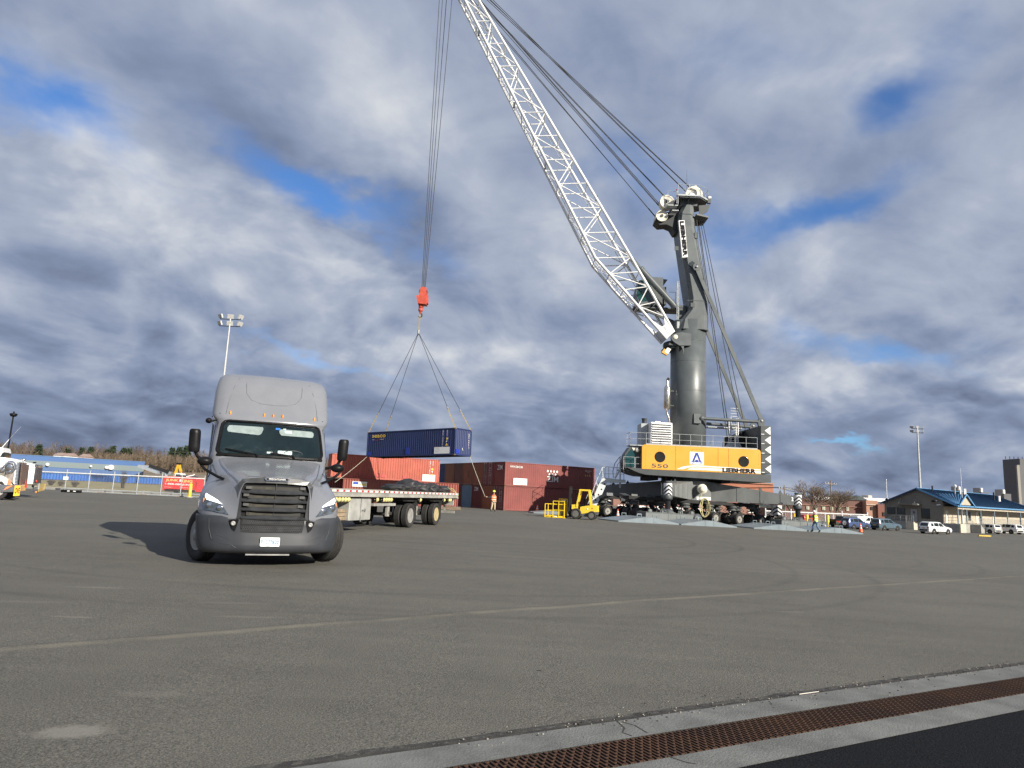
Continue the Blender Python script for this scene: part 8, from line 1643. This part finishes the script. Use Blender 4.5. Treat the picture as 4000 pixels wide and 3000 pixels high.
b = MB(); P = [w_(-160, 1778), w_(-10, 1784), w_(-3, 1784), w_(8, 1768), w_(14, 1766), w_(10, 1748), w_(-160, 1742)]; b.prism([(v.x, v.z) for v in P], .1, wd - .1, WHITE); b.box(w_(-4, 1780).x, w_(12, 1780).x + .02, .2, wd - .2, w_(0, 1785).z, w_(0, 1769).z, GLASSD); b.build('cab', t1)
b = MB(); P = [w_(-40, 1945), w_(-40, 1890), w_(-8, 1858), w_(8, 1858), w_(28, 1868), w_(48, 1893), w_(48, 1897), w_(24, 1897), w_(10, 1880), w_(-2, 1880)]; b.prism([(v.x, v.z) for v in P], -.12, .45, WHITE); b.build('fender', t1)
b = MB(); z0, z1_ = w_(66, 1894).z, w_(74, 1805).z; xg = w_(63, 1894).x
for k in range(16): z = z0 + (z1_ - z0) * k / 16; x = xg + (w_(76, 1803).x - w_(66, 1894).x) * k / 16; b.cbox(x - .08, x + .12, -.03, wd + .03, z + .01, z + (z1_ - z0) / 17, CHROME, .012)
b.build('radiator_shell', t1)
b = MB(); BRZ = mat('grille_bronze', (.16, .11, .085), .35, .5, var=.2, scale=6)
for k in range(10): y = .1 + k * (wd - .2) / 9; b.bar((xg + .22, y, z0), (xg + .22 + (w_(76, 1803).x - w_(66, 1894).x), y, z1_ - .1), .06, .16, BRZ, up=(0, 1, 0))
b.bar((xg + .16, wd / 2, z0), (xg + .16 + (w_(76, 1803).x - w_(66, 1894).x), wd / 2, z1_ - .1), wd - .1, .04, DARK, up=(1, 0, 0)); b.build('grille', t1)
b = MB(); b.ball(w_(73, 1797) + Vector((.05, wd / 2, .05)), .1, CHROME, 8, (1.6, .5, .8)); b.build('hood_ornament', t1)
b = MB(); cs = w_(40, 1825); b.lathe([(.001, .08), (.24, .08), (.36, .0)], (cs.x, -.02, cs.z), (0, -1, 0), CHROME, 20); b.lathe([(.001, .1), (.16, .1), (.2, .02)], (w_(4, 1838).x, -.02, w_(4, 1838).z), (0, -1, 0), CHROME, 16); b.path([w_(-10, 1842, -.1), w_(10, 1822, -.12), w_(30, 1806, -.1), w_(48, 1812, -.1), w_(56, 1830, -.1), w_(45, 1842, -.1), w_(20, 1846, -.1)], .07, CHROME, 8); b.box(w_(0, 1848).x, w_(58, 1848).x, -.03, .05, w_(30, 1885).z, w_(30, 1842).z, mat('engine_grey', (.20, .18, .16), .6, .3, var=.6, scale=5)); b.build('air_cleaner', t1)
b = MB(); b.loft([[v + Vector((0, -.16, 0)), v + Vector((.0, wd + .16, 0)), v2 + Vector((0, wd + .16, 0)), v2 + Vector((0, -.16, 0))] for v, v2 in ((w_(2, 1893), w_(6, 1922)), (w_(50, 1894), w_(50, 1922)), (w_(74, 1893), w_(72, 1920)))], CHROME); b.build('bumper', t1)
b = MB(); p0_, p1_, p2_, p3_ = w_(45, 1938, -.2), w_(70, 1937, -.2), w_(75, 1898, -.2), w_(52, 1896, -.2); b.hexa([p0_, p1_, p1_ + Vector((0, .02, 0)), p0_ + Vector((0, .02, 0)), p3_, p2_, p2_ + Vector((0, .02, 0)), p3_ + Vector((0, .02, 0))], mat('banner_yellow', (.85, .48, .03), .5)); b.text('OVE', p0_ + (p3_ - p0_) * .22 + Vector((.05, -.01, 0)), (p1_ - p0_), (p3_ - p0_), (p3_ - p0_).length * .55, BLK, off=.02, width=(p1_ - p0_).length * .8); b.build('warning_banner', t1)
b = MB(); FLG = mat('flag_orange', (.80, .24, .08), .7); b.prism([(v.x, v.z) for v in (w_(34, 1893), w_(48, 1895), w_(44, 1876), w_(40, 1868))], -.3, -.26, FLG); b.prism([(v.x, v.z) for v in (w_(18, 1915), w_(30, 1902), w_(50, 1896), w_(54, 1898), w_(36, 1908))], -.34, -.30, FLG); b.build('warning_flag', t1)
b = MB(); b.prism([(v.x, v.z) for v in (w_(88, 1906), w_(97, 1908), w_(94, 1880), w_(91, 1868))], .9, .95, RED); b.bar(w_(70, 1908, .4), w_(100, 1907, .4), .2, .15, STEEL); b.build('tow_frame', t1)
wheel(t1, (w_(-8, 1930).x, .1, .52), (0, -1, 0), .52, .32, ALU, n=26); wheel(t1, (w_(-8, 1930).x + .2, wd - .1, .52), (0, 1, 0), .52, .32, ALU, n=26)
b = MB(); b.box(w_(-100, 1).x, w_(60, 1).x, .5, wd - .5, .5, .9, DARK); b.build('chassis', t1); b = MB(); a_ = w_(14, 1755, .3); b.tube(a_, w_(46, 1718, .3), .022, WHITE, 6); b.tube(w_(46, 1718, .3), w_(94, 1667, .3), .010, GALV, 5); b.build('whip_antenna', t1)
t2 = thing('heavy_truck', 'second white truck with black grille standing beyond the wrecker, front bumper stacked with gear', 'truck', (at(120, 1945, TD2).x, TD2, gz(at(120, 1945, TD2).x, TD2)))
w2 = lambda px, py, dy=0.: tk(px, py, TD2, t2, dy)
b = MB(); P = [w2(0, 1891), w2(128, 1889), w2(138, 1822), w2(136, 1816), w2(98, 1806), w2(0, 1800)]; b.prism([(v.x, v.z) for v in P], 0, 2.2, WHITE); b.build('hood', t2)
b = MB(); P = [w2(128.5, 1889), w2(140, 1889), w2(147, 1828), w2(138.5, 1820)]; b.prism([(v.x, v.z) for v in P], .05, 2.15, GR); b.build('grille', t2); b = MB(); b.cbox(w2(134, 1816).x, w2(148, 1816).x, -.02, 2.2, w2(140, 1828).z, w2(140, 1814).z, CHROME, .04); b.tube(w2(128, 1808), w2(142, 1806), .04, BLK); b.build('grille_cap', t2)
b = MB(); q = w2(112, 1832); b.text('312', (q.x - .15, -.012, q.z - .05), XX, ZZ, .10, LINK, width=.30); q = w2(98, 1874); b.lathe([(.001, .01), (.07, .01), (.07, 0)], (q.x, 0, q.z), (0, -1, 0), mat('badge_grey', (.3, .3, .3), .4), 12); b.build('fleet_number', t2)
b = MB(); b.cbox(w2(98, 1).x, w2(150, 1).x, -.1, 2.3, w2(120, 1908).z, w2(120, 1892).z, CHROME, .04); b.lathe([(.001, .02), (.07, .02), (.09, 0)], (w2(130, 1898).x, -.12, w2(130, 1898).z), (0, -1, 0), BLK, 12); b.build('bumper', t2)
b = MB(); b.box(w2(110, 1).x, w2(131, 1).x, -.1, -.06, w2(120, 1942).z, w2(120, 1914).z, mat('mud_flap', (.03, .03, .03), .8)); b.box(w2(131, 1).x, w2(145, 1).x, .2, 2.0, w2(135, 1938).z, w2(135, 1926).z, BLK); b.build('mud_flap', t2)
b = MB()
for k in range(5): x = w2(150 + k * 4.5, 1900).x; b.bar((x, .4 + .1 * k, w2(152, 1922 - k * 1.5).z), (x + .06, .4 + .1 * k, w2(152, 1893 - k).z), .06, .05, mat('gold_rack', (.45, .33, .12), .35, .6), up=(0, 1, 0))
for z in (1896, 1908, 1918): b.tube(w2(143, z, .4), w2(171, z - 3, .8), .035, CHROME, 6)
b.build('front_rack', t2); b = MB(); b.ball(w2(139, 1923, -.05), .07, AMBER, 8); b.ball(w2(142, 1880), .07, RED, 8, (1, .6, 1.2)); b.build('marker_lamp', t2)
wheel(t2, (w2(70, 1).x, .1, .5), (0, -1, 0), .5, .3, ALU, n=22)

for t_, a_, k in ((t1, 27, .80), (t2, 27, .80)): t_.matrix_world = Matrix.Translation(t_.location) @ Matrix.Rotation(rad(a_), 4, 'Z') @ Matrix.Diagonal((k, 1, 1, 1))
